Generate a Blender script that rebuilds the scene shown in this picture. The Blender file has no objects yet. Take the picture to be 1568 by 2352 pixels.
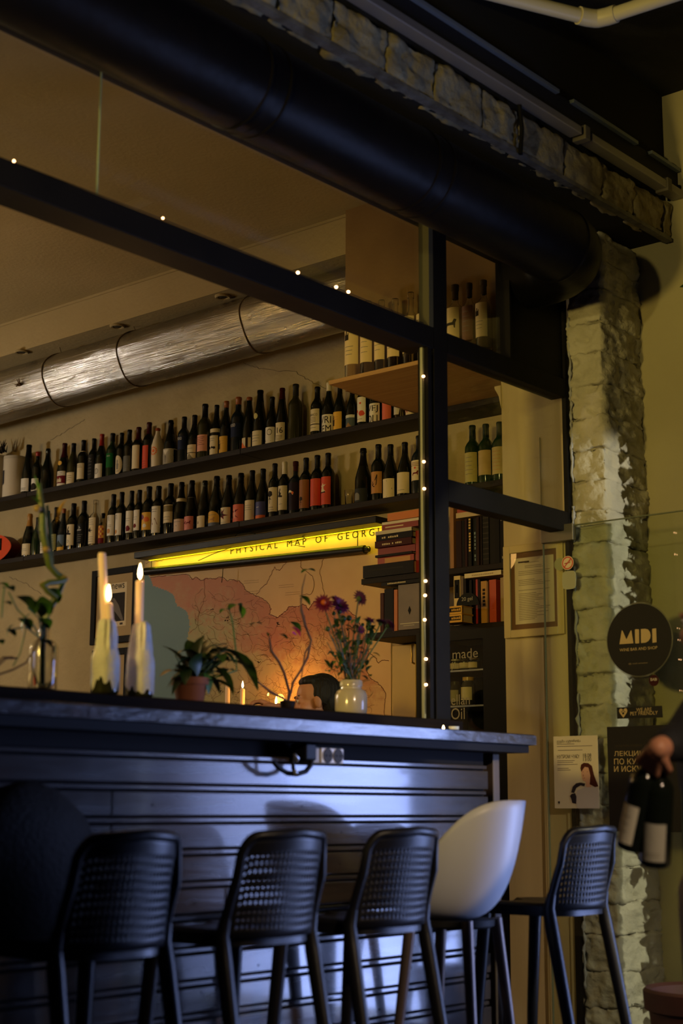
import bpy, bmesh, math, random
from mathutils import Vector, Matrix, noise
random.seed(7)
rnd = random.uniform
PI = math.pi
S = bpy.context.scene
COL = S.collection

# ------------------------------------------------------------------ camera
FPX, TILT, ROLL, AZ = 3507.5, .191290, .0041656, .705125
EYE = Vector((0, 0, 1.08))
_ca, _sa = math.cos(AZ), math.sin(AZ)
FW = Vector((_ca*math.cos(TILT), _sa*math.cos(TILT), math.sin(TILT)))
_r0 = Vector((_sa, -_ca, 0)); _u0 = _r0.cross(FW)
RT = math.cos(ROLL)*_r0 + math.sin(ROLL)*_u0
UP = -math.sin(ROLL)*_r0 + math.cos(ROLL)*_u0
cam = bpy.data.cameras.new('camera')
camo = bpy.data.objects.new('camera', cam); COL.objects.link(camo)
camo.matrix_world = Matrix(((RT.x, UP.x, -FW.x, EYE.x), (RT.y, UP.y, -FW.y, EYE.y), (RT.z, UP.z, -FW.z, EYE.z), (0, 0, 0, 1)))
cam.sensor_fit = 'VERTICAL'; cam.sensor_height = 36; cam.lens = 36*FPX/2352
cam.clip_start = .05; cam.clip_end = 60
cam.dof.use_dof = True; cam.dof.focus_distance = 8.0; cam.dof.aperture_fstop = 2.4
S.camera = camo

# ------------------------------------------------------------------ world, lights, exposure
S.view_settings.view_transform = 'Standard'; S.view_settings.look = 'None'
S.view_settings.gamma = 1; S.view_settings.use_curve_mapping = False
S.view_settings.exposure = 0
w = bpy.data.worlds.new('night'); S.world = w; w.use_nodes = True
w.node_tree.nodes['Background'].inputs[0].default_value = (.35, .45, 1, 1)
w.node_tree.nodes['Background'].inputs[1].default_value = 16.5
S.cycles.max_bounces = 6; S.cycles.transmission_bounces = 6; S.cycles.transparent_max_bounces = 12
S.cycles.caustics_reflective = False; S.cycles.caustics_refractive = False
S.cycles.sample_clamp_indirect = 4; S.cycles.use_denoising = True

def lamp(kind, name, loc, energy, color, size=.1, target=None, angle=None, blend=.3, sizey=None):
    l = bpy.data.lights.new(name, kind); l.energy = energy; l.color = color
    if kind == 'AREA':
        l.size = size
        if sizey: l.shape = 'RECTANGLE'; l.size_y = sizey
    else: l.shadow_soft_size = size
    if kind == 'SPOT': l.spot_size = math.radians(angle); l.spot_blend = blend
    o = bpy.data.objects.new(name, l); COL.objects.link(o); o.location = loc
    if target is not None:
        o.rotation_euler = (Vector(target)-Vector(loc)).to_track_quat('-Z', 'Y').to_euler()
    return o
lamp('POINT', 'room_lamp_far', (3.0,7.6,2.7), 42, (1,.60,.18), .12)
lamp('POINT', 'room_lamp_near', (4.2,4.9,2.5), 5, (1,.52,.14), .12)
lamp('POINT', 'room_lamp_white', (3.5,9.35,2.68), 75, (1,.92,.80), .09)
lamp('SPOT', 'hall_lamp', (-.1,2.93,2.15), 290, (1,.70,.16), .20, (5.8,3.35,2.6), 48, .7)
lamp('SPOT', 'hall_spot', (5.25,-.6,2.3), 320, (1,.90,.62), .03, (5.75,3.3,1.25), 42, .12)
lamp('SPOT', 'warm_fill', (2.2,-.7,2.7), 230, (1,.72,.46), .05, (3.9,2.5,1.0), 36, .6)  # added warm fill for the server's hand, the bottles and the bar's right end
lamp('SPOT', 'lintel_fill', (.3,2.2,3.05), 120, (1,.76,.24), .06, (4.2,3.14,3.8), 60, .8)  # added fill raking the lintel stones, no fixture hangs here


# ------------------------------------------------------------------ geometry helpers
def ray(px, py): return FW + RT*((px-784)/FPX) - UP*((py-1176)/FPX)
def at_x(px, py, X): d = ray(px, py); return EYE + d*(X/d.x)
def at_y(px, py, Y): d = ray(px, py); return EYE + d*(Y/d.y)
def at_z(px, py, Z): d = ray(px, py); return EYE + d*((Z-EYE.z)/d.z)

def tag(o, label=None, cat=None, group=None, kind=None):
    if label: o['label'] = label
    if cat: o['category'] = cat
    if group: o['group'] = group
    if kind: o['kind'] = kind
    return o
ORG = {}
def thing(name, loc, label, cat, group=None, rz=0):
    o = bpy.data.objects.new(name, None); COL.objects.link(o)
    o.empty_display_size = .05; o.location = loc; o.rotation_euler = (0, 0, rz)
    ORG[o.name] = Matrix.Translation(Vector(loc)) @ Matrix.Rotation(rz, 4, 'Z')
    return tag(o, label, cat, group)
def copy_tree(o, parent=None):
    c = o.copy(); COL.objects.link(c)
    if parent: c.parent = parent
    for ch in list(o.children): copy_tree(ch, c)
    return c

class MB:
    def __init__(s): s.v = []; s.f = []; s.m = []
    def add(s, vs, fs, mi=0):
        n = len(s.v); s.v += [Vector(v) for v in vs]
        s.f += [[i+n for i in f] for f in fs]; s.m += [mi]*len(fs); return s
    def box(s, x0, x1, y0, y1, z0, z1, mi=0):
        return s.add([(x0,y0,z0),(x1,y0,z0),(x1,y1,z0),(x0,y1,z0),(x0,y0,z1),(x1,y0,z1),(x1,y1,z1),(x0,y1,z1)],
            [(0,3,2,1),(4,5,6,7),(0,1,5,4),(1,2,6,5),(2,3,7,6),(3,0,4,7)], mi)
    def cbox(s, c, d, mi=0, rot=None):
        n = len(s.v); s.box(-d[0]/2, d[0]/2, -d[1]/2, d[1]/2, -d[2]/2, d[2]/2, mi)
        R = rot.to_matrix() if rot is not None else Matrix.Identity(3)
        for i in range(n, len(s.v)): s.v[i] = R @ s.v[i] + Vector(c)
        return s
    def bar(s, a, b, w, h, mi=0, up=(0,0,1)):
        a = Vector(a); b = Vector(b); t = (b-a).normalized(); u = Vector(up)
        x = t.cross(u)
        if x.length < 1e-4: x = t.cross(Vector((1,0,0)))
        x.normalize(); u = x.cross(t); x = x*w/2; u = u*h/2
        return s.add([a-x-u, a+x-u, a+x+u, a-x+u, b-x-u, b+x-u, b+x+u, b-x+u],
            [(0,1,2,3),(7,6,5,4),(0,4,5,1),(1,5,6,2),(2,6,7,3),(3,7,4,0)], mi)
    def tube(s, pts, r, n=8, cap=True, mi=0, flat=1.0, closed=False):
        pts = [Vector(p) for p in pts]; N = len(pts)
        rs = r if isinstance(r, (list, tuple)) else [r]*N
        t0 = (pts[1]-pts[0]).normalized()
        ref = Vector((0,0,1)) if abs(t0.z) < .9 else Vector((1,0,0))
        x = t0.cross(ref).normalized(); vs = []; fs = []
        for i, p in enumerate(pts):
            a = pts[i-1] if (i or closed) else p; b = pts[(i+1) % N] if (i < N-1 or closed) else p
            t = (b-a).normalized(); x = (x - t*x.dot(t)).normalized(); y = t.cross(x)
            for k in range(n):
                q = 2*PI*k/n; vs.append(p + (x*math.cos(q) + y*math.sin(q)*flat)*rs[i])
        for i in range(N if closed else N-1):
            j = (i+1) % N
            for k in range(n): fs.append((i*n+k, i*n+(k+1)%n, j*n+(k+1)%n, j*n+k))
        if cap and not closed: fs += [tuple(range(n-1,-1,-1)), tuple(range((N-1)*n, N*n))]
        return s.add(vs, fs, mi)
    def lathe(s, prof, n=24, c=(0,0,0), mi=0, cap=True):
        c = Vector(c); vs = []; fs = []; N = len(prof)
        for r, z in prof:
            for k in range(n): q = 2*PI*k/n; vs.append(c + Vector((r*math.cos(q), r*math.sin(q), z)))
        for i in range(N-1):
            for k in range(n): fs.append((i*n+k, i*n+(k+1)%n, (i+1)*n+(k+1)%n, (i+1)*n+k))
        if cap: fs += [tuple(range(n-1,-1,-1)), tuple(range((N-1)*n, N*n))]
        return s.add(vs, fs, mi)
    def ball(s, c, r, n=10, m=6, mi=0):
        c = Vector(c); r = Vector(r) if isinstance(r, (tuple, Vector)) else Vector((r,r,r))
        vs = [c+Vector((0,0,-r.z))]; fs = []
        for i in range(1, m):
            a = -PI/2 + PI*i/m
            for k in range(n): q = 2*PI*k/n; vs.append(c+Vector((r.x*math.cos(a)*math.cos(q), r.y*math.cos(a)*math.sin(q), r.z*math.sin(a))))
        vs.append(c+Vector((0,0,r.z))); L = len(vs)-1
        for k in range(n): fs.append((0, 1+(k+1)%n, 1+k)); fs.append((L, L-n+k, L-n+(k+1)%n))
        for i in range(m-2):
            for k in range(n): a = 1+i*n+k; b = 1+i*n+(k+1)%n; fs.append((a, b, b+n, a+n))
        return s.add(vs, fs, mi)
    def prism(s, poly, fn, d0, d1, mi=0):
        """poly: list of (a,b); fn(a,b,d) -> point; extruded from d0 to d1"""
        n = len(poly)
        vs = [fn(a,b,d0) for a,b in poly] + [fn(a,b,d1) for a,b in poly]
        return s.add(vs, [tuple(range(n-1,-1,-1)), tuple(range(n,2*n))] + [(i,(i+1)%n,n+(i+1)%n,n+i) for i in range(n)], mi)
    def grid(s, fn, nu, nv, mi=0, closed_u=False):
        vs = [fn(i/nu, j/nv) for j in range(nv+1) for i in range(nu if closed_u else nu+1)]
        w = nu if closed_u else nu+1
        fs = [(j*w+i, j*w+(i+1)%w, (j+1)*w+(i+1)%w, (j+1)*w+i) for j in range(nv) for i in range(nu)]
        return s.add(vs, fs, mi)
    def build(s, name, mats, parent=None, smooth=None, bevel=0, solid=0, label=None, cat=None, group=None, kind=None, loc=None, local=False, sub=0):
        if not isinstance(mats, (list, tuple)): mats = [mats]
        inv = None
        if parent is not None and not local:
            inv = ORG[parent.name].inverted()
        elif parent is None and not local:
            if loc is None:
                lo = [min(v[i] for v in s.v) for i in range(3)]; hi = [max(v[i] for v in s.v) for i in range(3)]
                loc = ((lo[0]+hi[0])/2, (lo[1]+hi[1])/2, lo[2])
            inv = Matrix.Translation(-Vector(loc))
        vs = [inv @ v for v in s.v] if inv else s.v
        me = bpy.data.meshes.new(name); me.from_pydata([tuple(v) for v in vs], [], s.f)
        for m in mats: me.materials.append(m)
        if len(mats) > 1: me.polygons.foreach_set('material_index', s.m)
        if smooth:
            me.polygons.foreach_set('use_smooth', [True]*len(me.polygons))
            if smooth < 180: me.set_sharp_from_angle(angle=math.radians(smooth))
        o = bpy.data.objects.new(name, me); COL.objects.link(o)
        if parent is not None:
            o.parent = parent; ORG[o.name] = ORG.get(parent.name, Matrix.Identity(4))
        elif loc is not None:
            o.location = loc; ORG[o.name] = Matrix.Translation(Vector(loc))
        if solid:
            md = o.modifiers.new('solid', 'SOLIDIFY'); md.thickness = solid; md.offset = 0
        if bevel:
            md = o.modifiers.new('bevel', 'BEVEL'); md.width = bevel; md.segments = 2; md.limit_method = 'ANGLE'
        if sub:
            md = o.modifiers.new('sub', 'SUBSURF'); md.levels = sub; md.render_levels = sub
        return tag(o, label, cat, group, kind)

# ------------------------------------------------------------------ flat text cut from the built-in font
TXT = {}
def prep_text(words):
    obs = []
    for t in words:
        c = bpy.data.curves.new('lettering', 'FONT'); c.body = t; c.size = 1; c.align_x = 'CENTER'; c.resolution_u = 3
        o = bpy.data.objects.new('lettering', c); COL.objects.link(o); obs.append(o)
    bpy.context.view_layer.update(); dg = bpy.context.evaluated_depsgraph_get()
    for t, o in zip(words, obs):
        me = bpy.data.meshes.new_from_object(o.evaluated_get(dg))
        vs = [(v.co.x, v.co.y) for v in me.vertices]; fs = [tuple(p.vertices) for p in me.polygons]
        xs = [v[0] for v in vs] or [0]; ys = [v[1] for v in vs] or [0]
        TXT[t] = (vs, fs, min(xs), max(xs), min(ys), max(ys)); bpy.data.meshes.remove(me)
    for o in obs:
        c = o.data; bpy.data.objects.remove(o); bpy.data.curves.remove(c)
def text(mb, t, fn, x, y, h, w=None, mi=0):
    """letters of cap height h with the lower left corner at (x, y); fn(a, b) -> point; w squeezes to a width; returns width"""
    vs, fs, x0, x1, y0, y1 = TXT[t]; k = h/max(y1-y0, 1e-6); kx = k if w is None else w/(x1-x0)
    mb.add([fn(x+(a-x0)*kx, y+(b-y0)*k) for a, b in vs], fs, mi); return (x1-x0)*kx
WORDS = ['VRI','EM','VEJ','OLI','16','ONVOSO','news','P H Y S I C A L    M A P    O F    G E O R G I A','MIDI','WINE BAR AND SHOP','@ midi.winebar','WE ARE','PET FRIENDLY',
 'ЛЕКЦИИ','ПО КУЛЬТУРЕ','И ИСКУССТВУ','КУЛЬТУРА И ОБРАЗ','НУТРОМ ЧУЮ!','18.08','13:00','გეგმა ავტორობა','made','Oil','ellan','Jam','20 gel','FRANCO','10','NO','BABI']
prep_text(WORDS)

# ------------------------------------------------------------------ materials
def mat(name, col, rough=.5, metal=0, col2=None, nscale=8, nstretch=(1,1,1), detail=4, bump=0, bscale=60, bstretch=(1,1,1), emit=None, estr=0, trans=0, ior=1.45, coat=0, alpha=1, lo=.35, hi=.65, spec=.5, rough2=None, sss=0):
    m = bpy.data.materials.new(name); m.use_nodes = True; nt = m.node_tree; N = nt.nodes; b = N['Principled BSDF']; L = nt.links
    b.inputs['Base Color'].default_value = (*col, 1); b.inputs['Roughness'].default_value = rough; b.inputs['Metallic'].default_value = metal
    b.inputs['IOR'].default_value = ior; b.inputs['Transmission Weight'].default_value = trans; b.inputs['Coat Weight'].default_value = coat; b.inputs['Alpha'].default_value = alpha
    b.inputs['Specular IOR Level'].default_value = spec; b.inputs['Coat Roughness'].default_value = .07 if coat >= .8 else .03
    if sss: b.inputs['Subsurface Weight'].default_value = sss; b.inputs['Subsurface Radius'].default_value = (.02,.012,.006)
    if emit: b.inputs['Emission Color'].default_value = (*emit, 1); b.inputs['Emission Strength'].default_value = estr
    def coords(st):
        tc = N.new('ShaderNodeTexCoord'); mp = N.new('ShaderNodeMapping'); mp.inputs['Scale'].default_value = st
        L.new(tc.outputs['Object'], mp.inputs['Vector']); return mp.outputs['Vector']
    if col2 or rough2 is not None:
        nz = N.new('ShaderNodeTexNoise'); nz.inputs['Scale'].default_value = nscale; nz.inputs['Detail'].default_value = detail
        L.new(coords(nstretch), nz.inputs['Vector'])
        rp = N.new('ShaderNodeMapRange'); rp.inputs['From Min'].default_value = lo; rp.inputs['From Max'].default_value = hi
        L.new(nz.outputs['Fac'], rp.inputs['Value'])
        if col2:
            mx = N.new('ShaderNodeMix'); mx.data_type = 'RGBA'
            mx.inputs[6].default_value = (*col, 1); mx.inputs[7].default_value = (*col2, 1)
            L.new(rp.outputs['Result'], mx.inputs[0]); L.new(mx.outputs[2], b.inputs['Base Color'])
        if rough2 is not None:
            mr = N.new('ShaderNodeMapRange'); mr.inputs['To Min'].default_value = rough; mr.inputs['To Max'].default_value = rough2
            L.new(rp.outputs['Result'], mr.inputs['Value']); L.new(mr.outputs['Result'], b.inputs['Roughness'])
    if bump:
        nb = N.new('ShaderNodeTexNoise'); nb.inputs['Scale'].default_value = bscale; nb.inputs['Detail'].default_value = 6
        L.new(coords(bstretch), nb.inputs['Vector'])
        bp = N.new('ShaderNodeBump'); bp.inputs['Strength'].default_value = bump; bp.inputs['Distance'].default_value = .02
        L.new(nb.outputs['Fac'], bp.inputs['Height']); L.new(bp.outputs['Normal'], b.inputs['Normal'])
    return m
def clear_glass(name, tint=(.97,.99,.97)):
    """thin sheet: mostly see-through, mirror-like at grazing angles"""
    m = bpy.data.materials.new(name); m.use_nodes = True; nt = m.node_tree; N = nt.nodes; L = nt.links; N.clear()
    o = N.new('ShaderNodeOutputMaterial'); t = N.new('ShaderNodeBsdfTransparent'); t.inputs[0].default_value = (*tint, 1)
    g = N.new('ShaderNodeBsdfGlossy'); g.inputs['Roughness'].default_value = .0
    lw = N.new('ShaderNodeLayerWeight'); lw.inputs[0].default_value = .5
    pw = N.new('ShaderNodeMath'); pw.operation = 'POWER'; pw.inputs[1].default_value = 5
    ma = N.new('ShaderNodeMath'); ma.operation = 'MULTIPLY_ADD'; ma.inputs[1].default_value = .95; ma.inputs[2].default_value = .04
    mx = N.new('ShaderNodeMixShader'); L.new(lw.outputs['Facing'], pw.inputs[0]); L.new(pw.outputs[0], ma.inputs[0]); L.new(ma.outputs[0], mx.inputs[0])
    L.new(t.outputs[0], mx.inputs[1]); L.new(g.outputs[0], mx.inputs[2]); L.new(mx.outputs[0], o.inputs[0])
    return m
FLAT = {}
def flat(col, rough=.6):
    k = (tuple(round(c, 3) for c in col), rough)
    if k not in FLAT: FLAT[k] = mat('paint', col, rough, spec=.5 if sum(col) > .2 else .14)
    return FLAT[k]
def srgb(r, g, b):
    f = lambda c: (c/255/12.92) if c/255 <= .04045 else ((c/255+.055)/1.055)**2.4
    return (f(r), f(g), f(b))

plaster = mat('plaster', (.50,.40,.22), .9, col2=(.42,.33,.17), nscale=2.2, bump=.35, bscale=26)
plaster_ceiling = mat('ceiling paint', (.44,.35,.19), .9, col2=(.38,.30,.15), nscale=1.1, bump=.15, bscale=40)
cream_panel = mat('cream paint', (.62,.52,.30), .45, col2=(.55,.45,.25), nscale=3, nstretch=(3,3,.4), bump=.1, bscale=30, bstretch=(2,2,.2))
dark_ceiling = mat('navy ceiling', (.010,.010,.018), .9, col2=(.006,.006,.01), nscale=3, bump=.3, bscale=20)
stone_white = mat('whitewashed stone', (.58,.56,.50), .85, col2=(.47,.45,.38), nscale=9, bump=1, bscale=17)
stone_lintel = mat('old stone', (.40,.34,.19), .9, col2=(.27,.22,.12), nscale=7, bump=.7, bscale=26)
mortar = mat('mortar', (.42,.40,.34), .95, bump=.4, bscale=60)
hall_wall = mat('hall plaster', (.50,.46,.30), .9, col2=(.44,.40,.26), nscale=2, bump=.2, bscale=40)
black_frame = mat('black frame paint', (.005,.0045,.005), .65, col2=(.008,.007,.007), nscale=6, bump=.06, bscale=80, spec=.18)
brown_frame = mat('dark brown wood', (.035,.018,.010), .5, col2=(.02,.011,.007), nscale=10, nstretch=(.3,4,4))
shelf_wood = mat('dark shelf wood', (.014,.008,.005), .6, spec=.3, col2=(.008,.005,.003), nscale=12, nstretch=(6,.3,6), bump=.2, bscale=60, bstretch=(6,.3,6))
pale_wood = mat('pale pine', (.50,.30,.12), .5, col2=(.42,.24,.09), nscale=8, nstretch=(8,.5,8))
counter_wood = mat('counter lacquer', (.018,.012,.009), .5, spec=.22, col2=(.012,.008,.006), nscale=9, nstretch=(.3,5,5), bump=.25, bscale=40, bstretch=(.3,4,4))
sill_wood = mat('dark sill wood', (.014,.010,.008), .6, spec=.06, col2=(.009,.006,.005), nscale=9, nstretch=(.3,5,5), bump=.2, bscale=40, bstretch=(.3,4,4))
counter_edge = mat('worn counter edge', (.07,.065,.065), .16, col2=(.04,.037,.04), nscale=14, nstretch=(.6,3,3), bump=.25, bscale=40, bstretch=(.5,2,2), rough2=.35, coat=.8)
plank_wood = mat('lacquered grey boards', (.058,.045,.037), .17, col2=(.032,.025,.021), nscale=7, nstretch=(.35,4,4), bump=.05, bscale=14, bstretch=(.25,2,2), rough2=.27, lo=.3, hi=.7, coat=1)
black_metal = mat('black steel', (.008,.008,.009), .4, spec=.25, bump=.05, bscale=30)
duct_black = mat('black painted duct', (.004,.004,.005), .42, bump=.12, bscale=14, col2=(.006,.005,.006), nscale=5, spec=.08)
grey_metal = mat('grey steel', (.30,.29,.30), .45, metal=.6)
pvc = mat('white plastic pipe', (.72,.68,.56), .4)
plastic_black = mat('charcoal plastic', (.008,.008,.010), .38, spec=.45, bump=.05, bscale=200)
plastic_white = mat('white plastic shell', (.62,.64,.68), .38)
glass_sheet = clear_glass('window glass')
glass_door_m = clear_glass('door glass', (.95,.98,.93))
glass_edge = mat('glass edge', (.30,.36,.26), .3, emit=None)
dark_glass = mat('dark bottle glass', (.006,.008,.005), .10, spec=.5)
green_glass = mat('green bottle glass', (.010,.028,.010), .10)
olive_glass = mat('olive bottle glass', (.030,.030,.010), .10)
blue_glass = mat('midnight bottle glass', (.008,.014,.020), .10)
clear_bottle = mat('clear bottle glass', (.97,.97,.95), .02, trans=1, ior=1.45)
# ------------------------------------------------------------------ the setting
XW, XB, XS, YF, XP = 6.42, 6.30, 6.20, 3.50, 5.67     # shelf wall, bottle row, shelf front, window frame, door jamb panel
def struct(name, mb, m, parent=None, **k): return mb.build(name, m, parent, kind='structure' if parent is None else None, **k)
ZC, ZS, XSF = 4.12, 3.905, 5.75
YPC = at_x(1397, 1300, XP).y                           # outer face of the stone pillar
XR = at_y(1490, 1300, YPC).x                           # hall side wall
YL = 3.14                                              # outer face of the lintel
struct('floor', MB().box(-4, XR+.4, -3.2, 10, -.1, 0), mat('dark floor', (.05,.04,.035), .5, bump=.1, bscale=12))
struct('wall_back', MB().box(XW, XW+.2, 3.6, 10, 0, 4.6), plaster)
struct('wall_left', MB().box(-.5, XW, 9.6, 9.8, 0, 4.6), plaster)
struct('wall_far', MB().box(-.7, -.5, 3.6, 9.6, 0, 4.6), plaster)
WY0, WY1, WZ0, WZ1 = -.30, 2.1, .06, 1.95            # big shop window in the hall's side wall, outside the picture
wr_ = MB(); wr_.box(XR, XR+.4, -3.2, WY0, 0, 4.6).box(XR, XR+.4, WY1, 3.62, 0, 4.6).box(XR, XR+.4, WY0, WY1, 0, WZ0).box(XR, XR+.4, WY0, WY1, WZ1, 4.6)
struct('wall_right', wr_, hall_wall)
w2_ = thing('window_2', (XR+.2, .8, WZ0), 'large shop window in the hall side wall letting in the blue dusk', 'window'); w2_['kind'] = 'structure'
MB().box(XR+.10, XR+.16, 1.74, WY1, .80, WZ1).build('light_stop', flat((.03,.028,.025), .6), w2_)  # added board out of view, steps the window's edge as mirrored in the bar
MB().box(XR+.10, XR+.16, WY0, WY1, .76, .80).build('transom', flat((.03,.028,.025), .6), w2_)
MB().box(XR+.12, XR+.128, WY0, WY1, WZ0, WZ1).build('pane', glass_sheet, w2_)
for k in range(22):
    y = WY0+.02+k*.052; MB().box(XR+.19, XR+.20, y, y+.049-.0019*k, WZ0, WZ1).build('fade_slat', flat((.05,.045,.04), .8), w2_)  # added slats, narrowing along the row so the bar's window reflection fades out
po = lamp('AREA', 'window_portal', (XR+.03, (WY0+WY1)/2, (WZ0+WZ1)/2), 1, (1,1,1), WY1-WY0, (0, (WY0+WY1)/2, (WZ0+WZ1)/2), sizey=WZ1-WZ0)
po.data.cycles.is_portal = True
struct('wall_near', MB().box(-4, XR+.4, -3.2, -3.0, 0, 4.6), flat((.04,.04,.04), .9))
struct('wall_side', MB().box(-4.2, -4, -3.2, 10, 0, 4.6), flat((.04,.035,.03), .9))
struct('wall_front', MB().box(-4, 1.0, 3.46, 3.6, 0, 4.6), flat((.05,.045,.04), .9))
struct('wall_inner', MB().box(XP, XP+.06, 3.522, 3.86, 0, 3.1).box(XP+.06, XW, 3.522, 3.86, 2.7, 3.1), cream_panel)
c = MB()
c.box(-.5, 4.1, 3.6, 9.6, ZC, ZC+.1); 
ceil = struct('ceiling', MB().box(-.5, XSF+.02, 3.6, 9.6, ZC, ZC+.15), plaster_ceiling)
sof = struct('trim_1', MB().box(XSF, XW, 3.6, 9.6, ZS, ZC+.1), plaster_ceiling)
struct('trim_2', MB().box(XSF-.012, XSF, 3.6, 9.6, ZC-.014, ZC), plaster_ceiling)
struct('trim_3', MB().box(XP-.012, XP, 3.524, 3.548, .0, 2.72).box(XP-.005, XP, 3.655, 3.659, 0, 2.72), cream_panel)
struct('ceiling', MB().box(-4, XR+.3, -3.2, 3.5, 4.35, 4.6), dark_ceiling)
# spotlights let into the soffit above the duct
for i, (px, py) in enumerate(((50, 807), (270, 748), (512, 680))):
    p = at_z(px, py, ZS)
    t = thing('ceiling_spotlight', p, ['small round recessed spotlight in soffit, nearest the left edge', 'small round recessed spotlight in soffit, middle of the three', 'small round recessed spotlight in soffit, close to the dark window rail'][i], 'spotlight', 'spotlights along the soffit')
    MB().lathe([(.047,.0),(.047,-.006),(.040,-.012),(.030,-.010),(.028,.0)], 20, p).build('ring', plaster_ceiling, t, smooth=40)
    MB().lathe([(.027,-.002),(.020,-.009),(.004,-.010)], 14, p).build('bulb', flat((.05,.045,.04), .3), t, smooth=40)
# cracks in the shelf wall
def crack(pts, seed):
    rr = random.Random(seed); P = [at_x(*p, XW-.001) for p in pts]; Q = []
    for a, b in zip(P, P[1:]):
        for k in range(8): Q.append(a.lerp(b, k/8) + Vector((0, rr.uniform(-.006,.006), rr.uniform(-.006,.006))))
    Q.append(P[-1])
    mb = MB()
    for a, b in zip(Q, Q[1:]):
        mb.bar(a, b, .003, .002)
    return mb
bw = bpy.data.objects['wall_back']
ORG['wall_back'] = Matrix.Translation(bw.location)
for i, pts in enumerate([[(560,834),(600,848),(680,855),(715,878),(750,893)], [(115,1012),(160,985),(195,963)], [(690,1003),(700,1012),(712,1030)], [(20,1325),(60,1340),(95,1365)]]):
    crack(pts, i).build('crack', flat((.12,.09,.05)), bw)

# ------------------------------------------------------------------ silver insulated duct under the soffit
foil = mat('silver foil', (.50,.49,.47), .20, metal=1, col2=(.38,.37,.35), nscale=5, nstretch=(2,.4,2), rough2=.32)
def ridges(m, sx, amt, dist):
    nt = m.node_tree; N = nt.nodes; L = nt.links; b = N['Principled BSDF']
    tc = N.new('ShaderNodeTexCoord'); mp = N.new('ShaderNodeMapping'); mp.inputs['Scale'].default_value = sx
    nz = N.new('ShaderNodeTexNoise'); nz.inputs['Scale'].default_value = 1; nz.inputs['Detail'].default_value = 3
    bp = N.new('ShaderNodeBump'); bp.inputs['Strength'].default_value = amt; bp.inputs['Distance'].default_value = dist
    L.new(tc.outputs['Object'], mp.inputs[0]); L.new(mp.outputs[0], nz.inputs[0]); L.new(nz.outputs[0], bp.inputs['Height']); L.new(bp.outputs[0], b.inputs['Normal'])
def tube_axis(y_lo, y_up, px, r, plane):
    """axis of a round duct from its lower and upper outline at one picture column"""
    a, b = ray(px, y_lo), ray(px, y_up); i = 0 if plane == 'x' else 1
    f0, f1 = math.atan2(a.z, a[i]), math.atan2(b.z, b[i]); d = r/math.sin((f1-f0)/2); f = (f0+f1)/2
    return d*math.cos(f), EYE.z + d*math.sin(f)
SX, SZ = tube_axis(975, 853, 0, .165, 'x'); SX2, SZ2 = tube_axis(786, 640, 700, .165, 'x')
Y0, Y1 = 9.55, 4.7
def duct_pt(y):
    ya, yb = at_x(0, 910, SX).y, at_x(700, 713, SX).y
    k = (y-ya)/(yb-ya); return Vector((SX+(SX2-SX)*k, y, SZ+(SZ2-SZ)*k))
ridges(foil, (0, 0, 0), 0, 0)
nt = foil.node_tree
sd = thing('ventilation_duct', duct_pt(7), 'silver foil wrapped duct running under the soffit above the wine shelves', 'duct')
n = 64; mb = MB(); NS = 90; vs = []; fs = []
for i in range(NS+1):
    y = Y0+(Y1-Y0)*i/NS; p = duct_pt(y)
    for k in range(n):
        q = 2*PI*k/n; r = .165 + .0035*noise.noise(Vector((y*3, math.cos(q)*2, math.sin(q)*2))) + .0012*noise.noise(Vector((y*9, k*.9, 3)))
        vs.append(p+Vector((r*math.cos(q), 0, r*math.sin(q))))
for i in range(NS):
    for k in range(n): fs.append((i*n+k, i*n+(k+1)%n, (i+1)*n+(k+1)%n, (i+1)*n+k))
mb.add(vs, fs)
duct_skin = mb.build('foil_skin', foil, sd, smooth=180)
# long thin creases in the foil follow the angle round the duct
N = nt.nodes; L = nt.links; bs = N['Principled BSDF']
tc = N.new('ShaderNodeTexCoord'); sp = N.new('ShaderNodeSeparateXYZ'); L.new(tc.outputs['Object'], sp.inputs[0])
at = N.new('ShaderNodeMath'); at.operation = 'ARCTAN2'; L.new(sp.outputs['Z'], at.inputs[0]); L.new(sp.outputs['X'], at.inputs[1])
cb = N.new('ShaderNodeCombineXYZ'); m1 = N.new('ShaderNodeMath'); m1.operation = 'MULTIPLY'; m1.inputs[1].default_value = 44; L.new(at.outputs[0], m1.inputs[0]); L.new(m1.outputs[0], cb.inputs[0])
m2 = N.new('ShaderNodeMath'); m2.operation = 'MULTIPLY'; m2.inputs[1].default_value = .9; L.new(sp.outputs['Y'], m2.inputs[0]); L.new(m2.outputs[0], cb.inputs[1])
nz = N.new('ShaderNodeTexNoise'); nz.inputs['Scale'].default_value = 1; nz.inputs['Detail'].default_value = 4; L.new(cb.outputs[0], nz.inputs[0])
bp = N.new('ShaderNodeBump'); bp.inputs['Strength'].default_value = .6; bp.inputs['Distance'].default_value = .0075; L.new(nz.outputs[0], bp.inputs['Height']); L.new(bp.outputs[0], bs.inputs['Normal'])
wire = mat('tarnished strap', (.20,.15,.09), .4, metal=.8)
for px, py in ((93, 905), (262, 840), (540, 775)):
    y = at_x(px, py, SX-.16).y; p = duct_pt(y)
    ring = [p+Vector((.1675*math.cos(q), .012*math.sin(3*q), .1675*math.sin(q))) for q in [2*PI*k/40 for k in range(40)]]
    MB().tube(ring, .0035, 6, closed=True).build('strap', wire, sd, smooth=60)
    MB().tube([p+Vector((-.02,0,.165)), Vector((p.x-.02, p.y+.02, ZS))], .002, 5).build('hanger', wire, sd)
p = at_x(45, 883, SX-.165); mb = MB()
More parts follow.
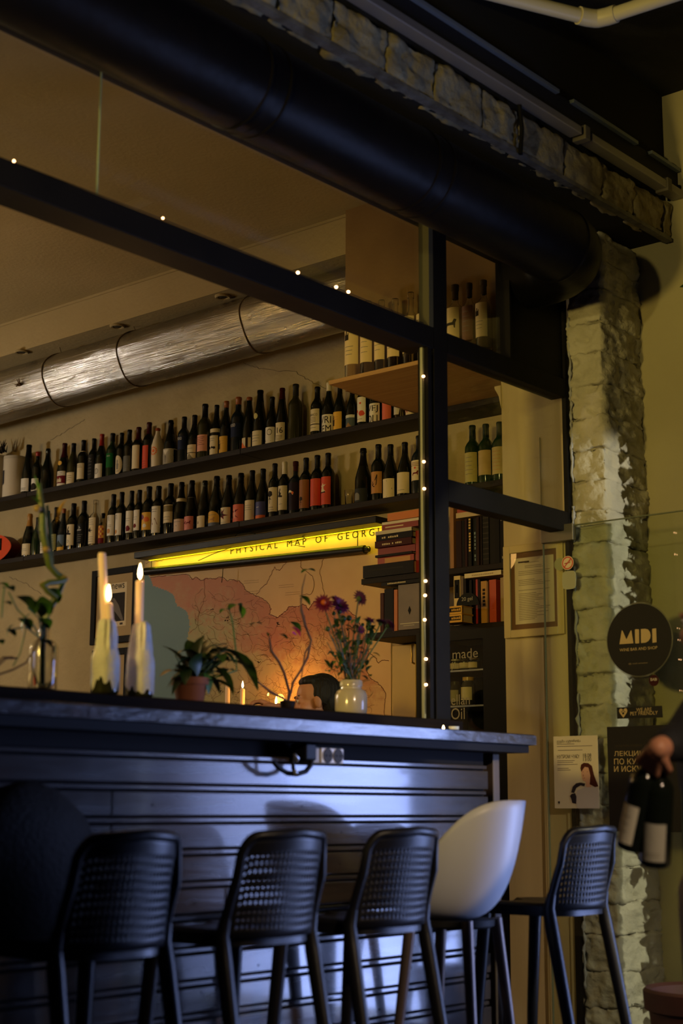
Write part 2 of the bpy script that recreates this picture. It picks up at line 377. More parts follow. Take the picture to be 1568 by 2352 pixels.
for k in range(9): mb.tube([p+Vector((-.005,0,0)), p+Vector((-.012+rnd(-.01,.01), rnd(-.03,.03), rnd(-.02,.035)))], .003, 5)
mb.ball(p, (.012,.018,.012)).build('twine_knot', flat((.10,.06,.03)), sd)

# ------------------------------------------------------------------ stone lintel and pillar
def rough_block(x0, x1, y0, y1, z0, z1, seed, amp, nx, ny, nz, soft=.55):
    """a hewn stone: box with gridded, worn and uneven outer faces"""
    bm = bmesh.new(); bmesh.ops.create_cube(bm, size=1)
    bmesh.ops.subdivide_edges(bm, edges=bm.edges[:], cuts=max(nx,ny,nz), use_grid_fill=True)
    vs = []
    off = Vector((seed*3.7, seed*1.3, seed*2.1))
    sx, sy, sz = x1-x0, y1-y0, z1-z0
    for v in bm.verts:
        c = v.co; p = Vector((x0+(c.x+.5)*sx, y0+(c.y+.5)*sy, z0+(c.z+.5)*sz))
        e = sum(1 for a in c if abs(abs(a)-.5) < 1e-4)
        d = Vector([(1 if a > 0 else -1) if abs(abs(a)-.5) < 1e-4 else 0 for a in c])
        q = p*9+off
        h = amp*(noise.noise(q)*.9 + .7*noise.noise(q*2.6) + .5*(.5-abs(noise.noise(q*4.5))*2))
        if e > 1: h -= amp*(soft if e == 2 else soft*1.45)
        v.co = p + d.normalized()*h
    mb = MB(); bm.verts.index_update()
    mb.add([v.co.copy() for v in bm.verts], [[v.index for v in f.verts] for f in bm.faces]); bm.free(); return mb
pl = thing('stone_pillar', (XP+.15, YPC+.1, 0), 'whitewashed rough stone pillar at the right end of the window', 'pillar')
pl['kind'] = 'structure'
MB().box(XP+.02, XR, YPC+.035, 3.56, 0, 3.62).build('core', mortar, pl)
z = 0.0; i = 0
while z < 3.55:
    h = rnd(.125, .155)
    rough_block(XP, XR+.02, YPC, 3.50, z-.004, z+h+.002, i, .019, 15, 15, 15, soft=.42).build('stone', stone_white, pl, smooth=180)
    z += h; i += 1
# squeezed out mounting foam and paint crust along the jamb
foam = mat('crusty foam', (.42,.44,.52), .8, bump=.5, bscale=60); rr = random.Random(4); z = .05
while z < 3.2:
    h = rr.uniform(.12,.4); n = int(h/.015); P = []; R = []
    for k in range(n+1):
        P.append((XP-.006+.006*noise.noise(Vector((z*3+k*.4, 1, 0))), 3.492-.006+.008*noise.noise(Vector((z*3+k*.35, 7, 0))), z+h*k/n)); R.append(.002+.011*abs(noise.noise(Vector((z+k*.31, 3, 0))))+(.004 if k % 3 else 0)*rr.random())
    MB().tube(P, R, 7).build('sealant', foam, pl, smooth=180)
    z += h+(rr.uniform(.02,.12) if rr.random() < .6 else .005)

ln = thing('stone_lintel', (3.5, 3.3, 3.6), 'long beam faced with rough yellowish stones above the black duct', 'lintel'); ln['kind'] = 'structure'
zb = at_y(1452, 500, YL).z; zt = at_y(1180, 247, YL).z
zb = (zb + at_y(1192, 346, YL).z)/2
MB().box(-4, XR, YL+.03, 3.60, zb+.01, 4.6).build('core', flat((.03,.028,.024), .9), ln)
MB().box(-3, XR-.02, YL-.004, YL+.03, zb-.012, zb+.006).build('steel_edge', mat('rusty edge', (.20,.19,.16), .6, col2=(.10,.085,.06), nscale=20), ln)
js = [at_y(px, py, YL).x for px, py in ((640,34),(767,106),(890,178),(1001,240),(1109,300),(1193,346),(1298,410),(1384,460),(1458,503),(1526,545))] + [XR]
js = [js[0]-.28*k for k in range(8, 0, -1)] + js
for i, (a, b) in enumerate(zip(js, js[1:])):
    rough_block(a+.004, b-.004, YL, YL+.08, zb+.008, zt-.004, i+200, .017, 11, 11, 11, soft=.4).build('stone', stone_lintel, ln, smooth=180)
px_ = at_y(1193, 300, YL-.012)
MB().tube([(px_.x, YL-.014, zb-.02), (px_.x+.005, YL-.02, (zb+zt)/2), (px_.x-.004, YL-.014, zt+.03)], .009, 8).build('cable', flat((.01,.01,.012)), ln, smooth=60)

# grey cable tray with lamps' track fixed along the top of the lintel
tr = thing('cable_track', (4, YL-.06, zt), 'long grey metal track fixed along the top of the stone lintel', 'track')
yt = YL-.035
za = at_y(1316, 309, yt).z
segs = [(-2.5, at_y(1322,300,yt).x), (at_y(1345,318,yt).x, at_y(1518,420,yt).x), (at_y(1528,426,yt).x, XR-.005)]
for a, b in segs:
    MB().box(a, b, yt-.03, yt+.03, za, za+.036).build('profile', grey_metal, tr, bevel=.004)
for px, py in ((1333,310),(1522,424)):
    x = at_y(px, py, yt).x
    MB().box(x-.02, x+.02, yt-.036, yt+.03, za-.012, za+.05).build('joint', mat('joint', (.12,.11,.10), .5), tr, bevel=.004)
MB().box(-2.5, XR, yt+.0, yt+.03, za+.036, za+.14).build('back_plate', flat((.02,.02,.024)), tr)
for a, b in ((-2.5, at_y(1285,222,yt-.02).x), (at_y(1318,244,yt-.02).x, at_y(1466,340,yt-.02).x), (at_y(1498,364,yt-.02).x, XR-.01)):
    MB().box(a, b, yt-.02, yt+.02, za+.13, za+.145).build('upper_rail', mat('blue grey steel', (.20,.24,.30), .5, metal=.3), tr)

# white pipe under the hall ceiling
pz = 4.17; e0 = at_z(1370, 46, pz); d1 = Vector((-.91,.41,0)); d2 = Vector((0,-1,0))
a0 = at_z(1100, -22, pz); a1 = at_z(1540, -10, pz)
pp = thing('drain_pipe', e0, 'cream white plastic pipe with an elbow hung under the dark ceiling', 'pipe')
u1 = (a0-e0).normalized(); u2 = (a1-e0).normalized()
MB().tube([e0+u1*1.8, e0+u1*.05], .029, 16).build('pipe', pvc, pp, smooth=60)
MB().tube([e0+u2*1.8, e0+u2*.05], .029, 16).build('pipe', pvc, pp, smooth=60)
MB().tube([e0+u1*.085, e0+u1*.05, e0+u1*.015+u2*.008, e0+u2*.015+u1*.008, e0+u2*.05, e0+u2*.085], .036, 16).build('elbow', pvc, pp, smooth=60)
for q in (e0+u1*.6, e0+u2*.5): MB().tube([q, q+Vector((0,0,.18))], .008, 6).build('hanger', grey_metal, pp)

# ------------------------------------------------------------------ black round duct in front of the lintel
RD = .1575
DY, DZ = tube_axis(672, 473, 1300, RD, 'y')
xe = at_y(1330, 600, DY-.1).x
bd = thing('spiral_duct', (3, DY, DZ), 'thick black round duct running below the stone lintel to the pillar', 'duct')
ends = [-2.5]; 
for px, py in ((648, 262), (1030, 450), (1355, 600)): ends.append(at_y(px, py, DY-RD).x)
for a, b in zip(ends, ends[1:]):
    nn = max(8, int((b-a)/.06)); mb = MB()
    mb.grid(lambda u, v, a=a, b=b: Vector((a+(b-a)*v, DY+(RD+.0018*noise.noise(Vector((v*(b-a)*6, math.cos(2*PI*u)*3, math.sin(2*PI*u)*3))))*math.cos(2*PI*u), DZ+(RD+.0018*noise.noise(Vector((v*(b-a)*6, math.cos(2*PI*u)*3, math.sin(2*PI*u)*3))))*math.sin(2*PI*u))), 48, nn, closed_u=True)
    mb.build('pipe_section', duct_black, bd, smooth=180)
def rib(x, w=.008, h=.004):
    MB().tube([(x-w,DY,DZ),(x-w*.5,DY,DZ),(x+w*.5,DY,DZ),(x+w,DY,DZ)], [RD, RD+h, RD+h, RD], 48, cap=False).build('seam_rib', duct_black, bd, smooth=50)
for e in ends[1:3]: rib(e-.045); rib(e+.045)
rib(ends[3])
# elbow turning into the wall
path = []; RB = RD+.05
for k in range(11):
    q = PI/2*k/10; path.append(Vector((ends[3]+RB*math.sin(q), DY+RB*(1-math.cos(q)), DZ)))
path.append(path[-1]+Vector((0,.12,0)))
n = 48; vs = []; fs = []
for i, p in enumerate(path):
    q = PI/2*min(i,10)/10; xd = Vector((-math.sin(q)*-1*0,0,0)); out = Vector((math.sin(q), -math.cos(q), 0))
    for k in range(n): a = 2*PI*k/n; vs.append(p+out*RD*math.cos(a)+Vector((0,0,RD*math.sin(a))))
for i in range(len(path)-1):
    for k in range(n): fs.append((i*n+k, i*n+(k+1)%n, (i+1)*n+(k+1)%n, (i+1)*n+k))
MB().add(vs, fs).build('elbow', duct_black, bd, smooth=180)

# ------------------------------------------------------------------ window frame with its panes
fr = thing('window_1', (4.0, YF, 1.4), 'black painted window frame with posts and rails above the bar counter', 'window frame'); fr['kind'] = 'structure'
D = .075
xp0, xp1 = at_y(1000, 1300, YF).x, at_y(1032, 1300, YF).x
zr1, zr0 = at_y(1060, 777.5, YF).z, at_y(1060, 823, YF).z       # main rail
zq1, zq0 = at_y(1167, 1138, YF).z, at_y(1167, 1186, YF).z     # lower right rail
xj = XP-.025
MB().box(xp0, xp1, YF, YF+D, 1.40, 3.52).build('post', black_frame, fr, bevel=.003)
MB().box(1.0, xp0, YF, YF+D+.05, zr0-.005, zr1).build('rail', black_frame, fr, bevel=.003)
MB().box(xp1, xj, YF, YF+D, zr0, zr1).build('rail', black_frame, fr, bevel=.003)
MB().box(xp1, xj, YF, YF+D, zq0, zq1).build('rail', black_frame, fr, bevel=.003)
MB().box(1.0, xj, YF, YF+D, 3.40, 3.56).build('head', black_frame, fr)
MB().box(xj, XP+.0, YF+.0, YF+.02, 0, 3.56).build('jamb', black_frame, fr)
xk = at_y(1176, 740, YF).x
MB().box(xk, xj, YF+.012, YF+D-.015, zr1, 3.42).build('blind_panel', black_frame, fr)
MB().box(xk-.012, xk, YF+.004, YF+D, zr1, 3.42).build('bead', black_frame, fr)
# panes
xs_ = at_y(228, 330, YF+.03).x
def pane(x0, x1, z0, z1, y=YF+.03):
    return MB().box(x0, x1, y, y+.006, z0, z1).build('pane', glass_sheet, fr)
pane(1.05, xs_-.002, zr1, 3.41); pane(xs_+.002, xp0-.004, zr1, 3.41)
MB().box(xs_-.002, xs_+.002, YF+.03, YF+.036, zr1, 3.41).build('pane_joint', glass_edge, fr)
pane(xp1, xk-.01, zr1, 3.41); pane(xp1, xj, zq1, zr0)
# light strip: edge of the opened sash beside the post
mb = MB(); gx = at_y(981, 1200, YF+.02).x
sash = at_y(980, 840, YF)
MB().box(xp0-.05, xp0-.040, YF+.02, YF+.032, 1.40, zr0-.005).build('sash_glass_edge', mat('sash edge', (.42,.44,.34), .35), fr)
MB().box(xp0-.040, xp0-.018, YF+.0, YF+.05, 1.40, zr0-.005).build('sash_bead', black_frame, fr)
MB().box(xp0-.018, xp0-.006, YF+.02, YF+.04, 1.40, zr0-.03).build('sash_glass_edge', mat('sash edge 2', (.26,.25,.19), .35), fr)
MB().box(xp0-.03, xp0-.002, YF+.0, YF+.05, zr1+.0, 3.41).build('sash_bead', mat('sealed edge', (.10,.095,.06), .4), fr)

# ------------------------------------------------------------------ bar front
YC, YBF = 3.13, 3.25
xr = at_y(1232, 1690, YC).x
zc1 = at_y(1228, 1687.5, YC).z; zc0 = at_y(1228, 1712, YC).z
zsill = 1.408
br = thing('bar_counter', (3.2, 3.3, 0), 'long bar clad in grey stained boards under a dark lacquered counter top', 'bar counter')
MB().box(.6, xr, YC+.006, 3.52, zc0, zc1).build('counter_top', counter_wood, br, bevel=.004)
MB().box(.6, xr-.002, YC, YC+.006, zc0+.001, zc1-.004).build('front_edge', counter_edge, br)
MB().box(.6, xp1+.02, 3.455, 3.66, zc1, zsill).build('sill', sill_wood, br, bevel=.006)
MB().box(.6, at_y(1214, 1718, YC+.02).x, YC+.02, 3.5, zc0-.028, zc0).build('under_frame', flat((.008,.007,.007), .6), br)
xb = at_y(1121, 1850, YBF).x
MB().box(.6, xb, YBF+.02, 3.52, 0, zc0-.028).build('carcass', flat((.010,.008,.008), .7), br)
za_ = at_y(700, 1807, YBF).z; zb_ = at_y(700, 1875, YBF).z; per = za_-zb_
zz = za_ + per
nar = per*.21
while zz > -.05:
    for z1, z0 in ((zz, zz-nar), (zz-nar, zz-per)):
        z1 = min(z1, zc0-.03); z0 = max(z0, 0)
        if z1-z0 < .012: continue
        xx = .6
        cut = sorted(random.sample([.6+.45*k for k in range(1, 8)], 1)) if z1-z0 > .05 else []
        for a, b in zip([xx]+cut, cut+[xb+rnd(-.006,.004)]):
            MB().box(a+.001, b-.001, YBF+(.004 if z1-z0 < .05 else rnd(-.001,.001)), YBF+.022, z0+.0028, z1-.0028).build('plank', plank_wood, br, bevel=.0025)
    zz -= per
MB().box(xb+.028, xb+.07, YBF-.004, YBF+.05, 0, zc0-.03).build('corner_post', mat('corner post', (.12,.085,.055), .5, col2=(.08,.055,.035), nscale=6, nstretch=(4,4,.4)), br, bevel=.004)
mb = MB()
for k in range(60):
    q = rnd(1.9, 4.2); zz = za_ - per*random.randint(0, 8) - per*.6 + rnd(-.02,.02)
    if 0 < zz < 1.27: mb.lathe([(.004,0),(.0036,.0015)], 8, (0,0,0)); 
nails = MB()
for k in range(40):
    q = rnd(1.9, 4.3); zz = za_ - per*random.randint(0, 8) - per*.6 + rnd(-.02,.02)
    if zz > .05: nails.ball((q, YBF-.0005, zz), (.004,.002,.004), 8, 4)
nails.build('nail_head', flat((.02,.018,.016), .5), br, kind='stuff')
# ------------------------------------------------------------------ wine shelves
zU = sum(at_x(px, py, XB).z for px, py in ((62,1138),(390,1076),(678,1017),(780,993)))/4 - .004
zL = sum(at_x(px, py, XB).z for px, py in ((65,1287),(416,1224),(753,1172),(930,1144)))/4 - .004
def wall_shelf(z, lab):
    t = thing('wall_shelf', (XS, 6.5, z-.03), lab, 'shelf', 'long wine shelves')
    cuts = [9.58, 8.02, 6.05, 3.87]
    for a, b in zip(cuts, cuts[1:]):
        MB().box(XS, XW, b+.001, a-.001, z-.032, z).build('board', shelf_wood, t, bevel=.003)
    return t
wall_shelf(zU, 'upper long dark wooden shelf full of wine bottles under the silver duct')
wall_shelf(zL, 'lower long dark wooden shelf full of wine bottles above the map')

PROF = dict(
 bordeaux=[(.028,.003),(.031,0),(.0365,.003),(.0378,.009),(.0378,.185),(.0365,.197),(.0285,.213),(.0188,.225),(.0150,.236),(.0142,.284),(.0158,.286),(.0158,.297),(.0140,.30)],
 burgundy=[(.030,.003),(.034,0),(.0400,.004),(.0412,.010),(.0412,.128),(.0395,.150),(.034,.175),(.026,.202),(.0190,.225),(.0155,.246),(.0143,.284),(.0158,.286),(.0158,.297),(.0140,.30)],
 sparkling=[(.030,.003),(.035,0),(.0425,.005),(.0438,.012),(.0438,.120),(.042,.145),(.036,.170),(.027,.200),(.0195,.228),(.0160,.252),(.0150,.276),(.0175,.279),(.0175,.286),(.0160,.29),(.0160,.298),(.0140,.30)],
 hock=[(.027,.003),(.030,0),(.0355,.004),(.0365,.010),(.0365,.105),(.0350,.130),(.0300,.165),(.0240,.200),(.0185,.235),(.0150,.262),(.0140,.286),(.0154,.287),(.0154,.297),(.0138,.30)],
 spirit=[(.026,.004),(.030,0),(.0385,.003),(.0395,.008),(.0395,.178),(.0385,.190),(.0320,.206),(.0190,.218),(.0145,.226),(.0140,.275),(.0165,.276),(.0165,.299),(.0140,.30)],
 ceramic=[(.030,.003),(.034,0),(.0410,.004),(.0425,.012),(.0425,.150),(.0400,.185),(.0330,.215),(.0220,.245),(.0165,.262),(.0150,.284),(.0185,.286),(.0185,.296),(.0140,.30)],
)
RB = dict(bordeaux=.0378, burgundy=.0412, sparkling=.0438, hock=.0365, spirit=.0395, ceramic=.0425)
BODY = {}
def prof_r(kind, z):
    P = PROF[kind]
    for (r0, z0), (r1, z1) in zip(P[1:], P[2:]):
        if z0 <= z <= z1 and z1 > z0: return r0+(r1-r0)*(z-z0)/(z1-z0)
    return P[-1][0]
class Label:
    """print bent round a bottle: x, y in metres from the middle of the label's foot"""
    def __init__(s, R, z0): s.R = R; s.z0 = z0; s.layer = 0
    def fn(s, lift):
        return lambda x, y: Vector((math.sin(x/s.R)*(s.R+lift), -math.cos(x/s.R)*(s.R+lift), s.z0+y))
    def rect(s, mb, x0, x1, y0, y1, lift):
        f = s.fn(lift); n = max(1, int(abs(x1-x0)/.005)+1)
        mb.grid(lambda u, v: f(x0+(x1-x0)*u, y0+(y1-y0)*v), n, 1)
    def poly(s, mb, pts, lift, step=.0012):
        f = s.fn(lift); xs = [p[0] for p in pts]; x = min(xs); X1 = max(xs); n = max(2, int((X1-x)/step)+1); st = (X1-x)/n
        for i in range(n):
            xm = x+st*(i+.5); ys = []
            for (ax, ay), (bx, by) in zip(pts, pts[1:]+pts[:1]):
                if (ax <= xm) != (bx <= xm): ys.append(ay+(by-ay)*(xm-ax)/(bx-ax))
            ys.sort()
            for a, b in zip(ys[::2], ys[1::2]):
                mb.add([f(x+st*i, a), f(x+st*(i+1), a), f(x+st*(i+1), b), f(x+st*i, b)], [(0,1,2,3)])
def ngon(cx, cy, rx, ry, n=20, star=None, ph=0):
    return [(cx+rx*(1 if not star or i % 2 == 0 else star)*math.cos(2*PI*i/n+ph), cy+ry*(1 if not star or i % 2 == 0 else star)*math.sin(2*PI*i/n+ph)) for i in range(n)]
INK = srgb(38,30,26); MAROON = srgb(110,25,35); CREAM = srgb(226,212,176); WHITE = srgb(232,226,212); PINK = srgb(226,160,135); REDL = srgb(214,72,42); ORANGE = srgb(228,110,40); YEL = srgb(226,176,60); GREY = srgb(120,118,112); SALM = srgb(224,110,84); TAN = srgb(190,135,70); NAVY = srgb(30,40,70)
FIGS = dict(
 rabbit=[(-.2,.2),(.3,.15),(.35,.3),(.15,.35),(.2,.55),(.05,.62),(.12,.95),(.02,.97),(-.05,.65),(-.1,.9),(-.18,.6),(-.12,.5),(-.3,.3)],
 bird=[(-.5,.35),(-.1,.3),(.2,.1),(.15,.35),(.6,.42),(.2,.5),(.1,.62),(.25,.95),(0,.7),(-.1,.95),(-.2,.6),(-.55,.75),(-.35,.5)],
 dancer=[(-.35,.1),(-.1,.35),(-.15,.6),(-.4,.75),(-.1,.72),(0,.95),(.12,.75),(.42,.82),(.12,.6),(.1,.38),(.4,.12),(.05,.3)],
 flower=[(-.03,.05),(.03,.05),(.03,.35),(.2,.3),(.05,.42),(.04,.5),(.25,.62),(.22,.85),(0,.95),(-.22,.85),(-.25,.62),(-.04,.5),(-.05,.42),(-.2,.3),(-.03,.35)],
 animal=[(-.5,.15),(-.42,.4),(-.3,.55),(.2,.55),(.35,.8),(.55,.75),(.45,.5),(.42,.15),(.34,.15),(.3,.35),(-.25,.35),(-.35,.15)],
 hand=[(-.2,.02),(.2,.02),(.28,.4),(.36,.62),(.28,.64),(.2,.5),(.17,.85),(.09,.86),(.06,.55),(.02,.95),(-.05,.95),(-.06,.55),(-.12,.85),(-.2,.84),(-.17,.5),(-.36,.6),(-.4,.52),(-.25,.35)],
 blob=[(-.4,.3),(-.2,.1),(.25,.15),(.45,.4),(.3,.7),(.1,.85),(-.25,.8),(-.45,.55)],
 arch=[(-.5,0),(.5,0),(.5,.55)]+[(.5*math.cos(a), .55+.45*math.sin(a)) for a in [PI*k/12 for k in range(1,12)]]+[(-.5,.55)],
 oval=[(.5*math.cos(a), .5+.5*math.sin(a)) for a in [2*PI*k/24 for k in range(24)]],
 tear=[(-.5,.02),(-.2,-.02),(.1,.04),(.3,0),(.5,.06),(.5,1),(-.5,1)],
 ship=[(-.35,.25),(.35,.25),(.45,.4),(.1,.4),(.1,.55),(.3,.55),(.05,.9),(.02,.4),(-.02,.4),(-.3,.7),(-.05,.45),(-.45,.4)],
 mountain=[(-.5,0),(.5,0),(.5,.1),(.25,.3),(.02,.6),(-.2,.35),(-.5,.12)],
 castle=[(-.35,0),(.35,0),(.35,.7),(.22,.7),(.22,.55),(.08,.55),(.08,.9),(-.08,.9),(-.08,.55),(-.22,.55),(-.22,.7),(-.35,.7)],
 crescent=[(.45*math.cos(a), .5+.45*math.sin(a)) for a in [PI*k/14 for k in range(15)]]+[(.38*math.cos(a), .5+.25*math.sin(a)) for a in [PI-PI*k/14 for k in range(15)]],
 person=[(-.12,0),(.12,0),(.16,.55),(.06,.6),(.1,.75),(.05,.95),(-.05,.95),(-.1,.75),(-.06,.6),(-.16,.55)])
def draw_label(bot, kind, spec):
    """spec: (colour, z0, z1, halfwidth angle, [marks]) ; z as shares of the bottle's height"""
    col, z0, z1, ang, marks = spec[:5]; shape = spec[5] if len(spec) > 5 else None
    z0 *= .30; z1 *= .30; R = max(prof_r(kind, z0+.002), prof_r(kind, z1-.002))+.0006; h = z1-z0; W = R*math.radians(ang)*2
    lb = Label(R, z0); mb = MB()
    if shape: lb.poly(mb, [(a*W, b*h) for a, b in FIGS[shape]], 0)
    else: lb.rect(mb, -W/2, W/2, 0, h, 0)
    lo = mb.build('label', flat(col, .55), bot, local=True)
    by = {}
    for k, m in enumerate(marks):
        c = m[0]; kind_ = m[1]; a = m[2:]; lift = .0005+.00025*k
        key = tuple(c); mb = by.setdefault(key, MB())
        if kind_ == 'band': lb.rect(mb, -W/2, W/2, a[0]*h, a[1]*h, lift)
        elif kind_ == 'rect': lb.rect(mb, a[0]*W, a[1]*W, a[2]*h, a[3]*h, lift)
        elif kind_ == 'lines':
            n, y0, y1 = a[:3]; rr = random.Random(n*7+int(y0*50)); k_ = a[3] if len(a) > 3 else .34
            for i in range(n):
                y = (y0+(y1-y0)*(i+.5)/n)*h; q = W*k_*rr.uniform(.55,1); lb.rect(mb, -q, q, y-.0010, y+.0010, lift)
        elif kind_ == 'fig': lb.poly(mb, [(a[1]*W+p*a[3]*h, (a[2]+q*a[3])*h) for p, q in FIGS[a[0]]], lift)
        elif kind_ == 'disc': lb.poly(mb, ngon(a[0]*W, a[1]*h, a[2]*h, a[2]*h), lift)
        elif kind_ == 'ring':
            for i in range(24):
                q0, q1 = 2*PI*i/24, 2*PI*(i+1)/24
                f = lb.fn(lift); r0, r1 = a[2]*h, a[3]*h
                mb.add([f(a[0]*W+r*math.cos(q), a[1]*h+r*math.sin(q)) for r, q in ((r0,q0),(r1,q0),(r1,q1),(r0,q1))], [(0,1,2,3)])
        elif kind_ == 'star': lb.poly(mb, ngon(a[0]*W, a[1]*h, a[2]*h, a[2]*h, a[3]*2, a[4]), lift)
        elif kind_ == 'stroke':
            f = lb.fn(lift); P = a[0]; t = a[1]*h
            for p, q in zip(P, P[1:]):
                p = Vector((p[0]*W, p[1]*h)); q = Vector((q[0]*W, q[1]*h)); nn = Vector((-(q-p).y, (q-p).x)).normalized()*t/2
                mb.add([f(*(p+nn)), f(*(p-nn)), f(*(q-nn)), f(*(q+nn))], [(0,1,2,3)])
        elif kind_ == 'text': text(mb, a[0], lb.fn(lift+.0006), a[1]*W, a[2]*h, a[3]*h, a[4]*W)
        elif kind_ == 'checker':
            for i in range(a[0]):
                for j in range(a[1]):
                    if (i+j) % 2: lb.rect(mb, -W/2+W*i/a[0], -W/2+W*(i+1)/a[0], (a[2]+(a[3]-a[2])*j/a[1])*h, (a[2]+(a[3]-a[2])*(j+1)/a[1])*h, lift)
        elif kind_ == 'zebra':
            f = lb.fn(lift)
            for r in range(10):
                for sgn in (-1, 1):
                    P = []
                    for i in range(15):
                        y = i/14; x = sgn*(.02+.05*r)*(1.15-y*.9*max(0,1-r*.09))
                        P.append((x, y*min(1,.62+r*.06)))
                    for p, q in zip(P, P[1:]):
                        if max(abs(p[0]), abs(q[0])) < .5: mb.add([f(p[0]*W-.0009, p[1]*h), f(p[0]*W+.0009, p[1]*h), f(q[0]*W+.0009, q[1]*h), f(q[0]*W-.0009, q[1]*h)], [(0,1,2,3)])
        elif kind_ == 'specks':
            rr = random.Random(a[0])
            for i in range(a[0]):
                x = rr.uniform(-.45,.45)*W; y = rr.uniform(.05,.95)*h; q = rr.uniform(.001,.003); lb.rect(mb, x, x+q, y, y+q*.8, lift)
    for c, mb in by.items():
        if mb.f: mb.build('label_print', flat(c, .55), lo, local=True)
def bottle(px, ytop, ybase, kind, glass, cap, labels, text_, X=None, z=None, group=None, extra=None, cat='bottle', rot=0):
    X = XB if X is None else X
    b = at_x(px, ybase, X); zz = b.z if z is None else z
    H = at_x(px, ytop, X).z - zz; H = max(.15, min(.46, H)); k = H/.30
    t = thing('wine_bottle' if glass is not clear_bottle else 'spirit_bottle', (X, b.y, zz+.0005), text_, cat, group, -PI/2+rnd(-.1,.1)+rot)
    t.scale = (k, k, k)
    key = (kind, glass.name)
    if key not in BODY:
        mb = MB(); mb.lathe(PROF[kind], 28)
        if glass is clear_bottle:      # thick wall: inner surface
            mb.lathe([(max(.001,r-.0022), zz_+(.006 if zz_ < .02 else 0)) for r, zz_ in PROF[kind][2:-1]][::-1], 28)
        o = mb.build('glass_body', glass, t, smooth=50, local=True); BODY[key] = o.data
    else:
        o = bpy.data.objects.new('glass_body', BODY[key]); COL.objects.link(o); o.parent = t
    if cap:
        c, zc = cap[0], cap[1]*.30
        P = [(r+.0007, z_) for r, z_ in PROF[kind] if z_ > zc+.004]; r0 = prof_r(kind, zc)+.0007
        MB().lathe([(r0, zc)]+P[:-1]+[(P[-1][0], .3012), (.004, .3014)], 20).build('capsule' if len(cap) < 3 else cap[2], flat(c, .35), t, smooth=45, local=True)
    for s in labels: draw_label(t, kind, s)
    return t
def band(col, z0, z1): return (col, z0, z1, 178, [])
K_BLACK = srgb(18,16,16); K_RED = srgb(150,30,22); K_MAR = srgb(60,14,16); K_GOLD = srgb(170,120,50); K_WHITE = srgb(222,212,190); K_CORK = srgb(150,82,38)
UG, LG, BG = 'wine bottles on the upper shelf', 'wine bottles on the lower shelf', 'clear spirit bottles on the pine board'
W65 = 62
